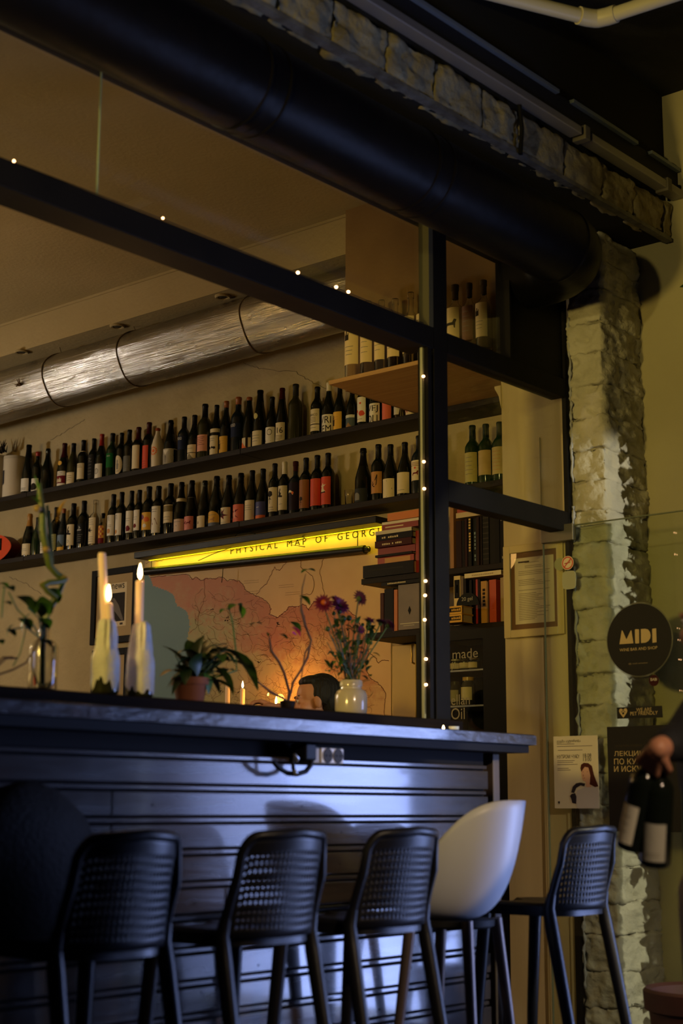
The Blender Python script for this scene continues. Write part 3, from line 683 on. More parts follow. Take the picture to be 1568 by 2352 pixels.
UPPER = [
 (62,1024,1140,'hock',dark_glass,(K_BLACK,.74),[(WHITE,.08,.33,W65,[(INK,'lines',2,.1,.3)])],'slim black wine bottle with plain white label next to the white gift tubes'),
 (83.5,1040,1137,'bordeaux',dark_glass,(K_RED,.90),[(WHITE,.06,.36,W65,[(INK,'fig','blob',.05,.0,.75)])],'dark wine bottle with red cap and black blob on white label'),
 (107,1032,1130,'sparkling',dark_glass,None,[],'unlabelled black sparkling wine bottle behind the tall green stalks'),
 (145,1020,1126,'burgundy',dark_glass,(K_MAR,.68),[(WHITE,.02,.37,W65,[(MAROON,'band',.25,.72),(CREAM,'fig','castle',-.2,.32,.3),(CREAM,'fig','castle',.1,.32,.3),(INK,'lines',2,.75,.95)]),(YEL,.50,.60,26,[],'oval')],'wine bottle with maroon banded label and yellow oval on its neck'),
 (166,1020,1121,'burgundy',olive_glass,(K_BLACK,.80),[(CREAM,.04,.32,W65,[(INK,'lines',3,.3,.8)])],'olive green wine bottle with low cream label on the upper shelf'),
 (189,1013,1114,'bordeaux',dark_glass,(K_BLACK,.76),[(CREAM,.12,.47,W65,[(INK,'lines',3,.7,.95)]),band(CREAM,.735,.75)],'dark wine bottle with broad cream label and thin white neck ring'),
 (213,1009,1108,'bordeaux',dark_glass,(K_BLACK,.75),[(srgb(38,38,40),.10,.62,W65,[(GREY,'lines',6,.1,.9),(GREY,'ring',0,.8,.05,.07)])],'all black wine bottle with grey lettering on a dark label'),
 (231,999,1105,'burgundy',dark_glass,(K_RED,.75),[(WHITE,.05,.36,W65,[(GREY,'ring',.0,.5,.16,.2),(GREY,'rect',-.03,.03,.36,.66)])],'wine bottle with long red capsule and white crest label'),
 (256,997,1100,'bordeaux',green_glass,(K_BLACK,.82),[(srgb(20,96,40),.24,.55,W65,[(WHITE,'text','10',-.42,.72,.2,.18),(WHITE,'text','NO',-.05,.76,.1,.3)])],'wine bottle with bright green label reading 10 in white'),
 (277,996,1098,'bordeaux',dark_glass,(K_BLACK,.75),[(CREAM,.06,.48,58,[(GREY,'fig','person',0,.25,.55),(INK,'lines',2,.1,.22,.2)],'oval')],'dark wine bottle with an oval cream portrait label'),
 (295,989,1091,'bordeaux',dark_glass,(K_BLACK,.74),[(srgb(96,96,92),.08,.42,W65,[(srgb(170,166,150),'specks',40)])],'dark wine bottle with grey speckled label'),
 (316,983,1087,'bordeaux',dark_glass,(K_MAR,.72),[(CREAM,.10,.60,W65,[(INK,'disc',-.3,.5,.03)])],'tall wine bottle with plain cream label and one black dot'),
 (340,972,1085,'bordeaux',dark_glass,(K_MAR,.76),[(REDL,.03,.52,46,[(srgb(130,30,20),'lines',3,.1,.4)])],'wine bottle with long plain red label between cream label and white ceramic'),
 (360,985,1082,'ceramic',None,(srgb(150,72,44),.93),[(srgb(222,208,180),.25,.60,50,[(ORANGE,'star',0,.55,.32,12,.75),(srgb(222,208,180),'disc',0,.55,.2),(ORANGE,'star',0,.55,.16,9,.6)])],'white ceramic wine bottle with an orange sun emblem'),
 (390,967,1076,'sparkling',dark_glass,(K_BLACK,.70),[(WHITE,.02,.36,70,[(INK,'zebra')]),band(WHITE,.365,.378)],'wide bottle with black and white concentric zebra stripes'),
 (421,959,1070,'bordeaux',blue_glass,(K_BLACK,.75),[(NAVY,.30,.58,66,[(WHITE,'text','ONVOSO',-.45,.72,.2,.62)])],'broad midnight blue bottle with white script, beside the mountain label'),
 (445,955,1063,'burgundy',dark_glass,(K_BLACK,.78),[(CREAM,.02,.36,W65,[(srgb(120,110,80),'fig','mountain',.0,.0,.8),(INK,'band',.48,.52),(GREY,'lines',1,.7,.85)])],'wine bottle with cream label showing a snowy mountain'),
 (469,930,1054,'bordeaux',olive_glass,(K_BLACK,.76),[(PINK,.15,.44,68,[(MAROON,'lines',5,.35,.9)])],'large olive wine bottle with salmon pink label'),
 (495.7,932,1053,'burgundy',dark_glass,(K_BLACK,.75),[(CREAM,.04,.41,W65,[(INK,'fig','blob',-.2,.3,.2),(INK,'fig','blob',.05,.33,.16),(INK,'fig','blob',.22,.3,.18),(GREY,'lines',2,.7,.9)]),band(CREAM,.47,.54)],'wine bottle with black blots on cream label and cream collar'),
 (518,923,1048,'burgundy',dark_glass,(K_CORK,.88,'cork'),[(YEL,.02,.35,58,[(INK,'fig','person',-.2,.3,.55),(TAN,'lines',2,.55,.8)])],'corked wine bottle with yellow figure label beside the blue bottle'),
 (546,914,1043,'bordeaux',blue_glass,(K_CORK,.87,'cork'),[(NAVY,.28,.52,66,[(WHITE,'text','ONVOSO',-.45,.75,.22,.62)])],'broad midnight blue bottle with white script and brown cork'),
 (571,914,1034,'hock',dark_glass,(K_CORK,.94,'cork'),[(CREAM,.02,.24,60,[(INK,'rect',.12,.3,0,1),(ORANGE,'fig','mountain',-.2,.0,1.1)])],'slim wine bottle with slanting orange and cream label'),
 (596,898,1032,'hock',dark_glass,(K_BLACK,.80),[(CREAM,.02,.30,60,[(GREY,'lines',3,.3,.8)]),(srgb(200,190,120),.50,.60,24,[],'oval')],'slim wine bottle with pale medallion on its shoulder and cream label'),
 (624,913,1023,'burgundy',dark_glass,(K_BLACK,.80),[(WHITE,.02,.38,W65,[(INK,'ring',.1,.72,.14,.17),(INK,'stroke',[(-.42,.2),(-.3,.32),(-.25,.22),(.2,.24)],.04)])],'wine bottle with black ring drawn on white label'),
 (647,893,1020,'hock',dark_glass,(K_MAR,.80),[(CREAM,.02,.38,62,[(INK,'text','16',-.1,.48,.28,.45),(INK,'lines',5,.05,.4),(INK,'rect',-.42,-.36,.3,.95),(INK,'rect',-.32,-.27,.4,.95)])],'tall slim bottle with newsprint style label reading 16'),
 (678,884,1016,'bordeaux',olive_glass,(srgb(40,38,34),.80),[],'unlabelled magnum bottle at the end of the upper shelf row'),
 (728,890,1004,'bordeaux',dark_glass,(K_BLACK,.74),[(CREAM,.12,.55,W65,[(INK,'text','FRANCO',-.36,.68,.11,.72),(INK,'lines',4,.38,.64),(INK,'band',.28,.32),(INK,'lines',1,.1,.2)])],'wine bottle with tall cream label printed with lines of text'),
 (755,880,1000,'burgundy',dark_glass,(K_WHITE,.84),[(WHITE,.02,.38,68,[(INK,'text','VRI',-.40,.54,.36,.78),(INK,'text','EM',-.22,.08,.36,.60)])],'wine bottle with white cap and big hand lettering VRI EM'),
 (780,883,993,'burgundy',dark_glass,(K_BLACK,.80),[(YEL,.02,.42,58,[(INK,'fig','person',-.2,.3,.55),(TAN,'lines',2,.55,.8)])],'wine bottle with yellow figure label beside the VRI EM bottle'),
 (808.6,888,986,'burgundy',dark_glass,(K_BLACK,.80),[(srgb(70,84,92),.02,.34,W65,[(srgb(150,110,60),'fig','mountain',0,0,.8),(srgb(205,205,195),'band',.8,1)])],'wine bottle with a painted landscape label'),
 (835,872,978,'bordeaux',dark_glass,(K_BLACK,.80),[(WHITE,.12,.62,W65,[(REDL,'fig','blob',.2,.2,.3),(REDL,'fig','blob',-.25,.35,.18),(MAROON,'lines',1,.08,.14),(REDL,'disc',.1,.75,.04)])],'wine bottle with red splashes on white label under the pine board'),
 (864,866,975,'burgundy',dark_glass,(K_BLACK,.80),[(WHITE,.02,.44,68,[(INK,'text','VEJ',-.40,.54,.36,.78),(INK,'text','OLI',-.38,.08,.36,.74)])],'wine bottle with big hand lettering VEJ OLI under the pine board'),
 (892,862,970,'bordeaux',dark_glass,(K_BLACK,.80),[(SALM,.04,.54,W65,[(MAROON,'lines',2,.75,.9)]),(CREAM,.58,.70,28,[],'oval')],'wine bottle with salmon label and round cream medallion'),
]
LOWER = [
 (65,1182,1287,'sparkling',dark_glass,(K_GOLD,.72),[(CREAM,.07,.32,W65,[(GREY,'lines',2,.3,.6)])],'gold necked sparkling bottle next to the orange ukulele'),
 (84,1190,1283,'burgundy',green_glass,(K_BLACK,.80),[],'dark green bottle without label second from the orange ukulele'),
 (105,1175,1277,'bordeaux',dark_glass,(K_BLACK,.80),[(WHITE,.02,.30,W65,[(GREY,'lines',3,.3,.8)])],'dark wine bottle with low white label behind the green stalk'),
 (126,1167,1274,'bordeaux',dark_glass,(K_BLACK,.78),[(srgb(150,150,90),.08,.42,W65,[(INK,'lines',3,.5,.9)])],'dark wine bottle with faded olive label behind the green stalk'),
 (143,1170,1273,'burgundy',blue_glass,(K_CORK,.90,'cork'),[(srgb(96,120,150),.04,.40,62,[(YEL,'band',0,.32),(srgb(60,70,60),'fig','mountain',0,.25,.7)])],'pale blue bottle with yellow field landscape label'),
 (166,1158,1268,'bordeaux',dark_glass,(K_BLACK,.76),[(CREAM,.12,.55,W65,[(INK,'fig','rabbit',0,.42,.5),(GREY,'ring',0,.2,.05,.07)])],'wine bottle with black rabbit on cream label near the dark ship bottle'),
 (190,1152,1265,'bordeaux',dark_glass,(K_BLACK,.80),[(srgb(22,24,26),.12,.52,66,[(srgb(150,150,150),'fig','ship',0,.55,.4),(GREY,'lines',4,.08,.5)])],'black wine bottle with white sailing ship on its dark label'),
 (217,1150,1260,'spirit',clear_bottle,None,[(CREAM,.08,.62,56,[(INK,'fig','bird',0,.4,.25),(GREY,'lines',3,.7,.95),(GREY,'lines',3,.05,.3)])],'tall clear glass bottle with long cream label on the lower shelf'),
 (235,1180,1254,'spirit',clear_bottle,(K_BLACK,.86),[(YEL,.10,.62,66,[(srgb(180,84,40),'checker',5,5,.32,1),(MAROON,'band',0,.3)])],'short clear bottle with yellow and brown checkered label'),
 (258,1137,1252,'bordeaux',dark_glass,(K_BLACK,.78),[(WHITE,.18,.58,W65,[(TAN,'disc',0,.22,.12),(GREY,'lines',2,.4,.55),(GREY,'stroke',[(-.15,.7),(-.1,.9),(.0,.95),(.05,.72)],.02)])],'wine bottle with tall white label, beside the checkered bottle'),
 (277,1132,1246,'bordeaux',dark_glass,(K_BLACK,.80),[(WHITE,.16,.58,52,[(TAN,'disc',-.1,.16,.1),(GREY,'stroke',[(-.15,.7),(-.1,.9),(.0,.95),(.05,.72)],.02)])],'wine bottle with narrow white label left of two dark grape labels'),
 (300,1129,1243,'bordeaux',dark_glass,(K_BLACK,.80),[(WHITE,.18,.60,W65,[(MAROON,'fig','blob',.05,.02,.36),(GREY,'lines',2,.5,.7)])],'wine bottle with dark red grape on white label, the wider of two alike'),
 (318,1127,1240,'bordeaux',dark_glass,(K_BLACK,.80),[(WHITE,.20,.60,48,[(MAROON,'fig','blob',-.05,.1,.28),(GREY,'lines',2,.5,.7)])],'wine bottle with dark red grape label next to the yellow purple one'),
 (340,1119,1237,'bordeaux',dark_glass,(K_BLACK,.80),[(YEL,.17,.50,W65,[(srgb(110,50,90),'fig','blob',-.2,.55,.4),(ORANGE,'fig','blob',.2,.4,.4),(WHITE,'fig','blob',.05,.1,.3)])],'wine bottle with yellow and purple painted label'),
 (362,1118,1233,'bordeaux',dark_glass,(K_BLACK,.78),[(WHITE,.09,.60,W65,[(MAROON,'stroke',[(-.4,.6),(.4,.6)],.02),(MAROON,'stroke',[(-.4,.3),(-.25,.52),(-.1,.3),(.1,.55),(.3,.3)],.02),(INK,'lines',2,.75,.92),(MAROON,'stroke',[(-.4,.2),(.4,.2)],.02)])],'wine bottle with thin red dancing line figures on white label'),
 (390,1112,1228,'bordeaux',dark_glass,(K_BLACK,.78),[(CREAM,.24,.58,W65,[(srgb(120,105,60),'band',.62,.96),(GREY,'lines',2,.1,.4)])],'wine bottle with olive banded cream label'),
 (415,1109,1224,'sparkling',dark_glass,(K_BLACK,.70),[(srgb(216,190,170),.02,.28,64,[(GREY,'disc',0,.5,.04),(GREY,'lines',1,.7,.9)]),band(CREAM,.62,.68)],'sparkling bottle with pale pink label and cream neck ring'),
 (439,1105,1215,'sparkling',dark_glass,(K_BLACK,.66),[(srgb(214,130,120),.04,.30,62,[(MAROON,'fig','animal',-.2,.35,.4),(MAROON,'fig','animal',.15,.35,.4)]),band(GREY,.662,.668)],'sparkling bottle with pink label and dark red animals'),
 (469,1105,1213,'sparkling',dark_glass,None,[(CREAM,.05,.28,48,[(INK,'fig','person',-.1,.3,.3)])],'sparkling bottle with small square cream label'),
 (496,1095,1208,'sparkling',dark_glass,(K_BLACK,.80),[(YEL,.03,.32,62,[(srgb(90,100,120),'band',0,.25),(TAN,'fig','animal',0,.25,.45),(GREY,'lines',1,.7,.8)],'arch')],'sparkling bottle with yellow arched landscape label'),
 (524,1093,1206,'sparkling',dark_glass,(K_BLACK,.80),[(CREAM,.04,.36,62,[(MAROON,'fig','bird',-.05,.2,.75),(INK,'fig','bird',-.1,.35,.5),(GREY,'lines',1,.05,.14)])],'sparkling bottle with dark winged dancer on cream label'),
 (552,1088,1203,'sparkling',dark_glass,(K_BLACK,.80),[(SALM,.05,.38,64,[(MAROON,'fig','dancer',-.1,.1,.75),(PINK,'fig','person',-.1,.2,.6)])],'sparkling bottle with salmon red figure label'),
 (578,1082,1197,'burgundy',dark_glass,(K_BLACK,.80),[(CREAM,.02,.42,60,[(GREY,'lines',3,.5,.8),(INK,'specks',8)],'tear')],'wine bottle with torn edged cream label'),
 (603,1078,1190,'burgundy',dark_glass,(K_BLACK,.80),[(srgb(60,66,130),.02,.36,68,[(ORANGE,'band',0,.25),(WHITE,'lines',1,.65,.75,.15)])],'wine bottle with blue label over an orange stripe'),
 (630,1066,1190,'bordeaux',dark_glass,(K_BLACK,.76),[(CREAM,.13,.56,W65,[(INK,'fig','flower',-.1,.3,.6),(INK,'lines',1,.14,.22),(GREY,'lines',1,.05,.1)])],'wine bottle with black flower on tall cream label'),
 (652.5,1062,1187,'bordeaux',dark_glass,(K_WHITE,.78),[(CREAM,.13,.56,W65,[(INK,'fig','rabbit',-.1,.45,.45),(GREY,'lines',1,.2,.28,.2)])],'white capped wine bottle with black rabbit label'),
 (678,1061,1178,'spirit',blue_glass,(K_MAR,.82),[(srgb(38,26,40),.10,.60,66,[(CREAM,'fig','crescent',-.15,.35,.4),(ORANGE,'disc',.1,.62,.05)])],'dark purple bottle with a pale crescent figure'),
 (702,1053,1179,'bordeaux',dark_glass,(K_BLACK,.80),[(srgb(150,92,40),.10,.60,66,[(INK,'fig','flower',-.1,.08,.35)])],'wine bottle with tan brown label next to two orange red ones'),
 (728,1047,1176,'bordeaux',dark_glass,(K_BLACK,.80),[(REDL,.11,.58,66,[(MAROON,'specks',7)])],'wine bottle with plain orange red label between tan and red figure labels'),
 (753,1042,1173,'bordeaux',dark_glass,(K_BLACK,.80),[(REDL,.10,.58,66,[(CREAM,'fig','dancer',-.05,.4,.4),(CREAM,'fig','blob',-.05,.4,.22),(INK,'rect',-.25,.15,.42,.46)])],'wine bottle with white cloaked figure on orange red label'),
 (834,1031,1160,'sparkling',dark_glass,(K_BLACK,.68),[(srgb(46,50,56),.04,.28,66,[(GREY,'fig','arch',-.1,.15,.55)])],'sparkling bottle with dark blue grey arch label standing right of the gap'),
 (869,1022,1153,'bordeaux',dark_glass,(K_BLACK,.78),[(TAN,.15,.52,66,[(INK,'stroke',[(-.4,.95),(-.3,.6),(-.05,.4),(.1,.65),(.2,.85),(.15,.4),(0,.3),(-.15,.4),(-.1,.55)],.04)])],'wine bottle with looping black brush stroke on tan label'),
 (897,1022,1149,'burgundy',dark_glass,(K_BLACK,.80),[(CREAM,.02,.38,62,[(INK,'stroke',[(-.4,.5),(.35,.5)],.02),(INK,'stroke',[(.0,.9),(.35,.5),(.0,.1)],.02)])],'wine bottle with thin black arrow drawn on cream label'),
 (930,1017,1144,'burgundy',dark_glass,(K_BLACK,.80),[(CREAM,.08,.45,66,[(GREY,'lines',1,.12,.2)])],'wine bottle with plain cream label beside the arrow label'),
 (963,1002,1139,'bordeaux',blue_glass,(K_BLACK,.78),[(CREAM,.25,.58,66,[(MAROON,'fig','animal',0,.2,.35),(MAROON,'lines',3,.7,.92),(REDL,'disc',0,.62,.05)])],'wine bottle with red printed label touching the window post'),
 (1086,978,1110,'bordeaux',green_glass,(srgb(16,30,18),.78),[(srgb(190,180,110),.08,.55,66,[(GREY,'lines',5,.2,.9)])],'green wine bottle behind the pane, farthest from the jamb'),
 (1117,975,1110,'bordeaux',green_glass,(srgb(16,30,18),.78),[(srgb(196,170,110),.16,.56,66,[(TAN,'specks',20)])],'green wine bottle behind the pane, middle of three'),
 (1149,970,1107,'bordeaux',green_glass,(srgb(16,30,18),.78),[(srgb(190,172,112),.14,.58,66,[(TAN,'lines',6,.1,.9)])],'green wine bottle behind the pane, beside the cream wall edge'),
]
ceramic = mat('glazed white ceramic', (.70,.62,.48), .35)
for a in UPPER:
    a = list(a); a[4] = a[4] or ceramic; bottle(*a, z=zU, group=UG)
for a in LOWER: bottle(*a, z=zL, group=LG)

# white gift tubes and the dried bunch at the far end of the upper shelf
def gift_tube(px0, px1, y0, y1, lab):
    a, b = at_x(px0, y1, XB), at_x(px1, y1, XB); cy = (a.y+b.y)/2; r = abs(a.y-b.y)*.5*.74; H = at_x((px0+px1)/2, y0, XB).z - zU
    t = thing('gift_tube', (XB, cy, zU), lab, 'gift tube', 'white gift tubes', -PI/2-.5)
    MB().lathe([(r*.96,0),(r,.002),(r,H-.02),(r*.99,H-.002),(r*.9,H)], 28).build('tube_wall', flat(srgb(206,196,176)), t, smooth=40, local=True)
    MB().lathe([(r+.001,H-.022),(r+.001,H),(r*.9,H+.0015)], 28).build('lid', flat(srgb(190,180,160)), t, smooth=40, local=True)
    lb = Label(r+.0008, 0); mb = MB(); s = H
    lb.poly(mb, [(-.006,.03*s),(.006,.03*s),(.002,.05*s),(.002,.3*s),(.03,.34*s),(.028,.66*s),(-.03,.66*s),(-.03,.34*s),(-.002,.3*s),(-.002,.05*s)], 0)
    mb.build('print', flat(srgb(44,46,54)), t, local=True)
gift_tube(9, 53, 1052, 1150, 'white gift tube printed with a dark glass, next to the slim bottle')
gift_tube(-38, 5, 1050, 1156, 'white gift tube cut by the picture edge')
p = at_x(2, 1040, XB); db = thing('dried_bunch', (XB, p.y, zU+.27), 'dark dried flower bunch lying on top of the white gift tubes', 'dried flowers')
for k in range(26):
    a = p+Vector((rnd(-.02,.02), rnd(-.05,.07), 0)); 
    MB().tube([a, a+Vector((rnd(-.02,.02), rnd(-.04,.04), rnd(.03,.09)))], [.006,.0015], 5).build('dried_sprig', flat((.012,.009,.006)), db)

# ukulele
p = at_x(14, 1258, XB-.02); uk = thing('ukulele', (XB, p.y, zL), 'small orange red ukulele standing at the end of the lower shelf', 'ukulele')
def ukf(d0, d1, sc=1, dy=0):
    P = []
    for k in range(40):
        q = 2*PI*k/40; r = .10*(1+.16*math.cos(2*q)); yy = r*math.cos(q)*1.18; zz = .088*math.sin(q)*(1-.12*math.cos(q)**2)
        P.append((yy*sc, zz*sc))
    return P
cy = at_x(6, 1258, XB-.03).y+.015; cz = zL+.095
uf = lambda a, b, d: Vector((d, cy+a, cz+b))
MB().prism(ukf(0,0), uf, XB-.055, XB-.05).build('soundboard', flat(srgb(214,72,30), .35), uk)
MB().prism(ukf(0,0,.99), uf, XB-.05, XB+.03).build('body', flat(srgb(92,30,16), .4), uk)
MB().box(XB-.061, XB-.055, cy-.035, cy-.018, cz-.018, cz+.062).build('bridge', flat(srgb(20,14,12)), uk)
MB().prism(ngon(.038, .0, .026, .026), uf, XB-.0565, XB-.055).build('sound_hole', flat((.004,.004,.004)), uk)
MB().box(XB-.058, XB-.03, cy+.10, cy+.33, cz-.022, cz+.022).build('neck', flat(srgb(60,26,14)), uk, bevel=.004)

# ------------------------------------------------------------------ boxed-in column with the pine board and clear bottles
XBD, XBX = 5.50, 5.70
q = at_x(754, 874, XBD); zB = q.z; yB = q.y
struct('wall_boxing', MB().box(XBX, XW, 3.6, at_x(793, 640, XBX).y, zB, ZC), mat('boxing paint', (.27,.165,.065), .8, col2=(.22,.13,.05), nscale=3, bump=.1, bscale=40))
pb = thing('pine_board', (XBD, 4.4, zB-.03), 'pale pine board jutting out above the wine shelves with clear bottles', 'shelf')
MB().box(XBD, XW-.001, 3.865, yB, zB-.022, zB-.0005).build('board', pale_wood, pb, bevel=.003)
gin = [(813,690,852,'clear bottle with castle printed label at the far end of the pine board'),(845,692,846,'clear bottle second along the pine board, seen under the rail'),
 (876.5,690,842,'clear bottle third along the pine board with half clear foot'),(908,687,838,'clear bottle fourth along the pine board, V shaped mark on label'),
 (943.5,672,834,'clear bottle fifth along the pine board, near the sash'),(975,666,828,'clear bottle half hidden behind the window post'),
 (1046,655,806,'clear bottle with dark horse label just right of the post'),(1079,651,802,'dusky pink labelled bottle behind the upper pane'),(1112,644,798,'clear bottle with bright cream label beside the black panel')]
XG = XBD+.09
for i, (px, yt_, yb_, lab) in enumerate(gin):
    col = srgb(222,200,150) if i != 7 else srgb(120,84,66)
    mk = [(INK,'fig','castle',-.15,.62,.26),(GREY,'lines',3,.2,.5)] if i in (0,8) else [(INK,'fig','animal',0,.35,.4)] if i == 6 else [(INK,'stroke',[(-.2,.8),(-.1,.55),(.0,.85)],.03),(GREY,'lines',2,.2,.4)] if i == 3 else [(GREY,'lines',5,.2,.9)]
    b = at_x(px, yb_, XG); z_ = zB
    bottle(px, yt_, yb_, 'spirit', clear_bottle, None if i < 6 else (srgb(70,56,40),.80), [(col,.18,.66,62,mk)], lab, X=XG, z=zB, group=BG)

# no two bottles of a row may touch: slim those that stand too close
def slim(row):
    row = sorted(row, key=lambda o: o.location.y)
    rad = lambda o: max(max(abs(v.co.x), abs(v.co.y)) for c_ in o.children if c_.name.startswith('glass_body') for v in c_.data.vertices)
    R0 = [rad(o)*1.02 for o in row]
    for it in range(4):
        for a, b, ra, rb in zip(row, row[1:], R0, R0[1:]):
            gap = b.location.y-a.location.y-.002; tot = a.scale.x*ra+b.scale.x*rb
            if tot > gap:
                f = max(.72, gap/tot)
                for o in (a, b): o.scale.x *= f; o.scale.y *= f
BT = [o for o in COL.objects if o.name.startswith(('wine_bottle','spirit_bottle'))]
slim([o for o in BT if abs(o.location.z-zU) < .01 and abs(o.location.x-XB) < .01]); slim([o for o in BT if abs(o.location.z-zL) < .01 and abs(o.location.x-XB) < .01]); slim([o for o in BT if abs(o.location.x-XG) < .01])

# cup, glasses on the upper shelf
def tumbler(px, ytop, ybase, X, z, r, m, lab, name='drinking_glass', cat='glass', wall=.0022):
    b = at_x(px, ybase, X); H = at_x(px, ytop, X).z - z
    t = thing(name, (X, b.y, z+.0005), lab, cat, None, -PI/2)
    MB().lathe([(r*.8,0),(r*.85,.001),(r,H),(r-wall,H),(r*.82-wall,.008),(.002,.008)], 24).build('bowl' if cat == 'glass' else 'body', m, t, smooth=50, local=True)
    return t, H
t, H = tumbler(944, 922, 955, XB, zU, .034, flat(srgb(232,218,190), .4), 'white cup painted with a red flower beside the window post', 'painted_cup', 'cup')
lb = Label(.0335, 0); mb = MB(); lb.poly(mb, ngon(-.004, H*.52, .024, .030, 18, .3), .0004); mb.build('painted_flower', flat(srgb(170,24,20)), t, local=True)
t, H = tumbler(915, 906, 961, XB, zU, .026, clear_bottle, 'clear glass with a white hand print on the upper shelf', 'hand_print_glass', 'glass')
lb = Label(.0255, 0); mb = MB(); lb.poly(mb, [(a*.085, .035+b*.085) for a, b in FIGS['hand']], .0006); mb.build('hand_print', flat(srgb(205,200,185)), t, local=True)
tumbler(801, 1126, 1166, XB, zL, .024, clear_bottle, 'empty clear glass standing in the gap on the lower shelf')
tumbler(966, 925, 948, XB, zU, .03, clear_bottle, 'low clear glass between the painted cup and the post')

# curved wooden corbel on the wall edge behind the pane
mb = MB(); p0 = at_x(1152, 885, XP); 
mb.prism([(0,0),(-.035,.0),(-.034,-.012),(-.012,-.05),(0,-.11)], lambda a, b, d: Vector((d, 3.86-a, p0.z+b)), XP-.004, XP+.06)
mb.build('corbel', cream_panel, bpy.data.objects['wall_inner'], local=False) if 'wall_inner' in ORG else None
# ------------------------------------------------------------------ the big map on the shelf wall
XM = XW-.004
tl, trr = at_x(333, 1290, XM), at_x(897, 1200, XM); blw = at_x(897, 1668, XM)
MY0, MY1, MZ1, MZ0 = tl.y, trr.y, at_x(335, 1281, XM).z+.0, min(blw.z, at_x(335,1640,XM).z)
def inside(p, poly):
    x, y = p; r = False
    for (ax, ay), (bx, by) in zip(poly, poly[1:]+poly[:1]):
        if (ay > y) != (by > y) and x < ax+(bx-ax)*(y-ay)/(by-ay): r = not r
    return r
COAST = [(345,1326),(352,1346),(379,1355),(392,1362),(400,1369),(403,1382),(407,1392),(417,1396),(428,1403),(432,1414),(434,1426),(436,1440),(432,1453),(430,1468),(440,1490),(432,1515),(438,1540),(446,1570),(440,1610),(450,1700)]
SEA = [(300,1280)]+COAST+[(300,1700)]
NORTH = [(345,1326),(385,1322),(432,1319),(437,1327),(442,1330),(450,1326),(460,1332),(476,1328),(490,1330),(507,1325),(520,1333),(534,1332),(548,1334),(557,1342),(561,1350),(564,1357),(575,1362),(587,1369),(600,1374),(614,1384),(622,1399),(618,1411),(628,1415),(635,1418),(646,1411),(656,1405),(660,1396),(668,1392),(682,1394),(694,1388),(701,1390),(708,1401),(714,1392),(721,1382),(740,1378),(760,1392),(780,1396),(801,1403),(816,1416),(828,1434),(838,1462),(847,1499)]
EASTB = [(847,1499),(862,1510),(868,1522),(880,1516),(893,1518)]
SOUTH = [(847,1499),(840,1530),(847,1556),(866,1568),(880,1582),(886,1594),(884,1612),(882,1640),(890,1668)]
GEO = COAST[:1]+NORTH[1:]+SOUTH[1:]+[(890,1720),(450,1720)]+COAST[::-1]
rr = random.Random(3)
def jag(pts, amp, n):
    Q = []
    for (ax, ay), (bx, by) in zip(pts, pts[1:]):
        for k in range(n):
            t = k/n; Q.append((ax+(bx-ax)*t+rr.uniform(-amp,amp), ay+(by-ay)*t+rr.uniform(-amp,amp)))
    Q.append(pts[-1]); return Q
COLS = dict(sea=srgb(84,118,124), paper=srgb(206,172,112), low=srgb(150,146,76), mid=srgb(172,132,68), hi=srgb(174,102,46), pale=srgb(196,158,96))
mp = bpy.data.materials.new('printed map'); mp.use_nodes = True
_n = mp.node_tree; _a = _n.nodes.new('ShaderNodeAttribute'); _a.attribute_name = 'ink'; _n.links.new(_a.outputs['Color'], _n.nodes['Principled BSDF'].inputs['Base Color']); _n.nodes['Principled BSDF'].inputs['Roughness'].default_value = .55
NU, NV = 230, 130
mbm = MB(); mbm.grid(lambda u, v: Vector((XM, MY0+(MY1-MY0)*u, MZ0+(MZ1-MZ0)*v)), NU, NV)
wm = thing('wall_map', (XM, (MY0+MY1)/2, MZ0), 'large wall map with blue sea and orange mountains behind the counter', 'map')
mo = mbm.build('map_sheet', mp, wm, solid=.0)
def to_px(p):
    v = p-EYE; d = v.dot(FW); return (784+FPX*v.dot(RT)/d, 1176-FPX*v.dot(UP)/d)
ca = mo.data.color_attributes.new('ink', 'FLOAT_COLOR', 'CORNER'); cols = []
def mix(a, b, t): t = max(0, min(1, t)); return tuple(a[i]+(b[i]-a[i])*t for i in range(3))
border = [Vector((x, y)) for x, y in NORTH]
for f in mo.data.polygons:
    c0 = Vector((XM, MY0+(MY1-MY0)*((f.index % NU)+.5)/NU, MZ0+(MZ1-MZ0)*((f.index//NU)+.5)/NV)); p = to_px(c0)
    nz_ = noise.fractal(Vector((p[0]*.02, p[1]*.02, 1)), 1.0, 2.0, 5); n2 = noise.fractal(Vector((p[0]*.11, p[1]*.11, 7)), 1.0, 2.0, 3)
    if inside(p, SEA): c = COLS['sea']
    elif inside(p, GEO):
        d = min((Vector(p)-b).length for b in border)
        e = 1-d/110 + .45*nz_ + .25*n2
        q = (p[0]-430)/260
        base = mix(COLS['low'], COLS['pale'], q+.3*nz_)
        c = mix(base, COLS['mid'], e*1.6+.3); c = mix(c, COLS['hi'], e*1.2)
    else: c = mix(COLS['paper'], COLS['pale'], .3+nz_*.5)
    cols += [(*c, 1)]*4
ca.data.foreach_set('color', [x for c in cols for x in c])
def line(pts, wd, mb, X=XM-.0012):
    P = [at_x(*p, X) for p in pts]
    for a, b in zip(P, P[1:]):
        t = (b-a); n_ = Vector((0, -t.z, t.y))
        if n_.length < 1e-6: continue
        n_ = n_.normalized()*wd/2; mb.add([a+n_, a-n_, b-n_, b+n_], [(0,1,2,3)])
mb = MB()
for pts in (NORTH, SOUTH, EASTB): line(jag(pts, 1.6, 4), .0032, mb)
line(jag([(587,1369),(600,1350),(612,1340),(622,1318),(630,1303),(640,1312),(650,1300),(658,1290)], 2, 4), .0026, mb)
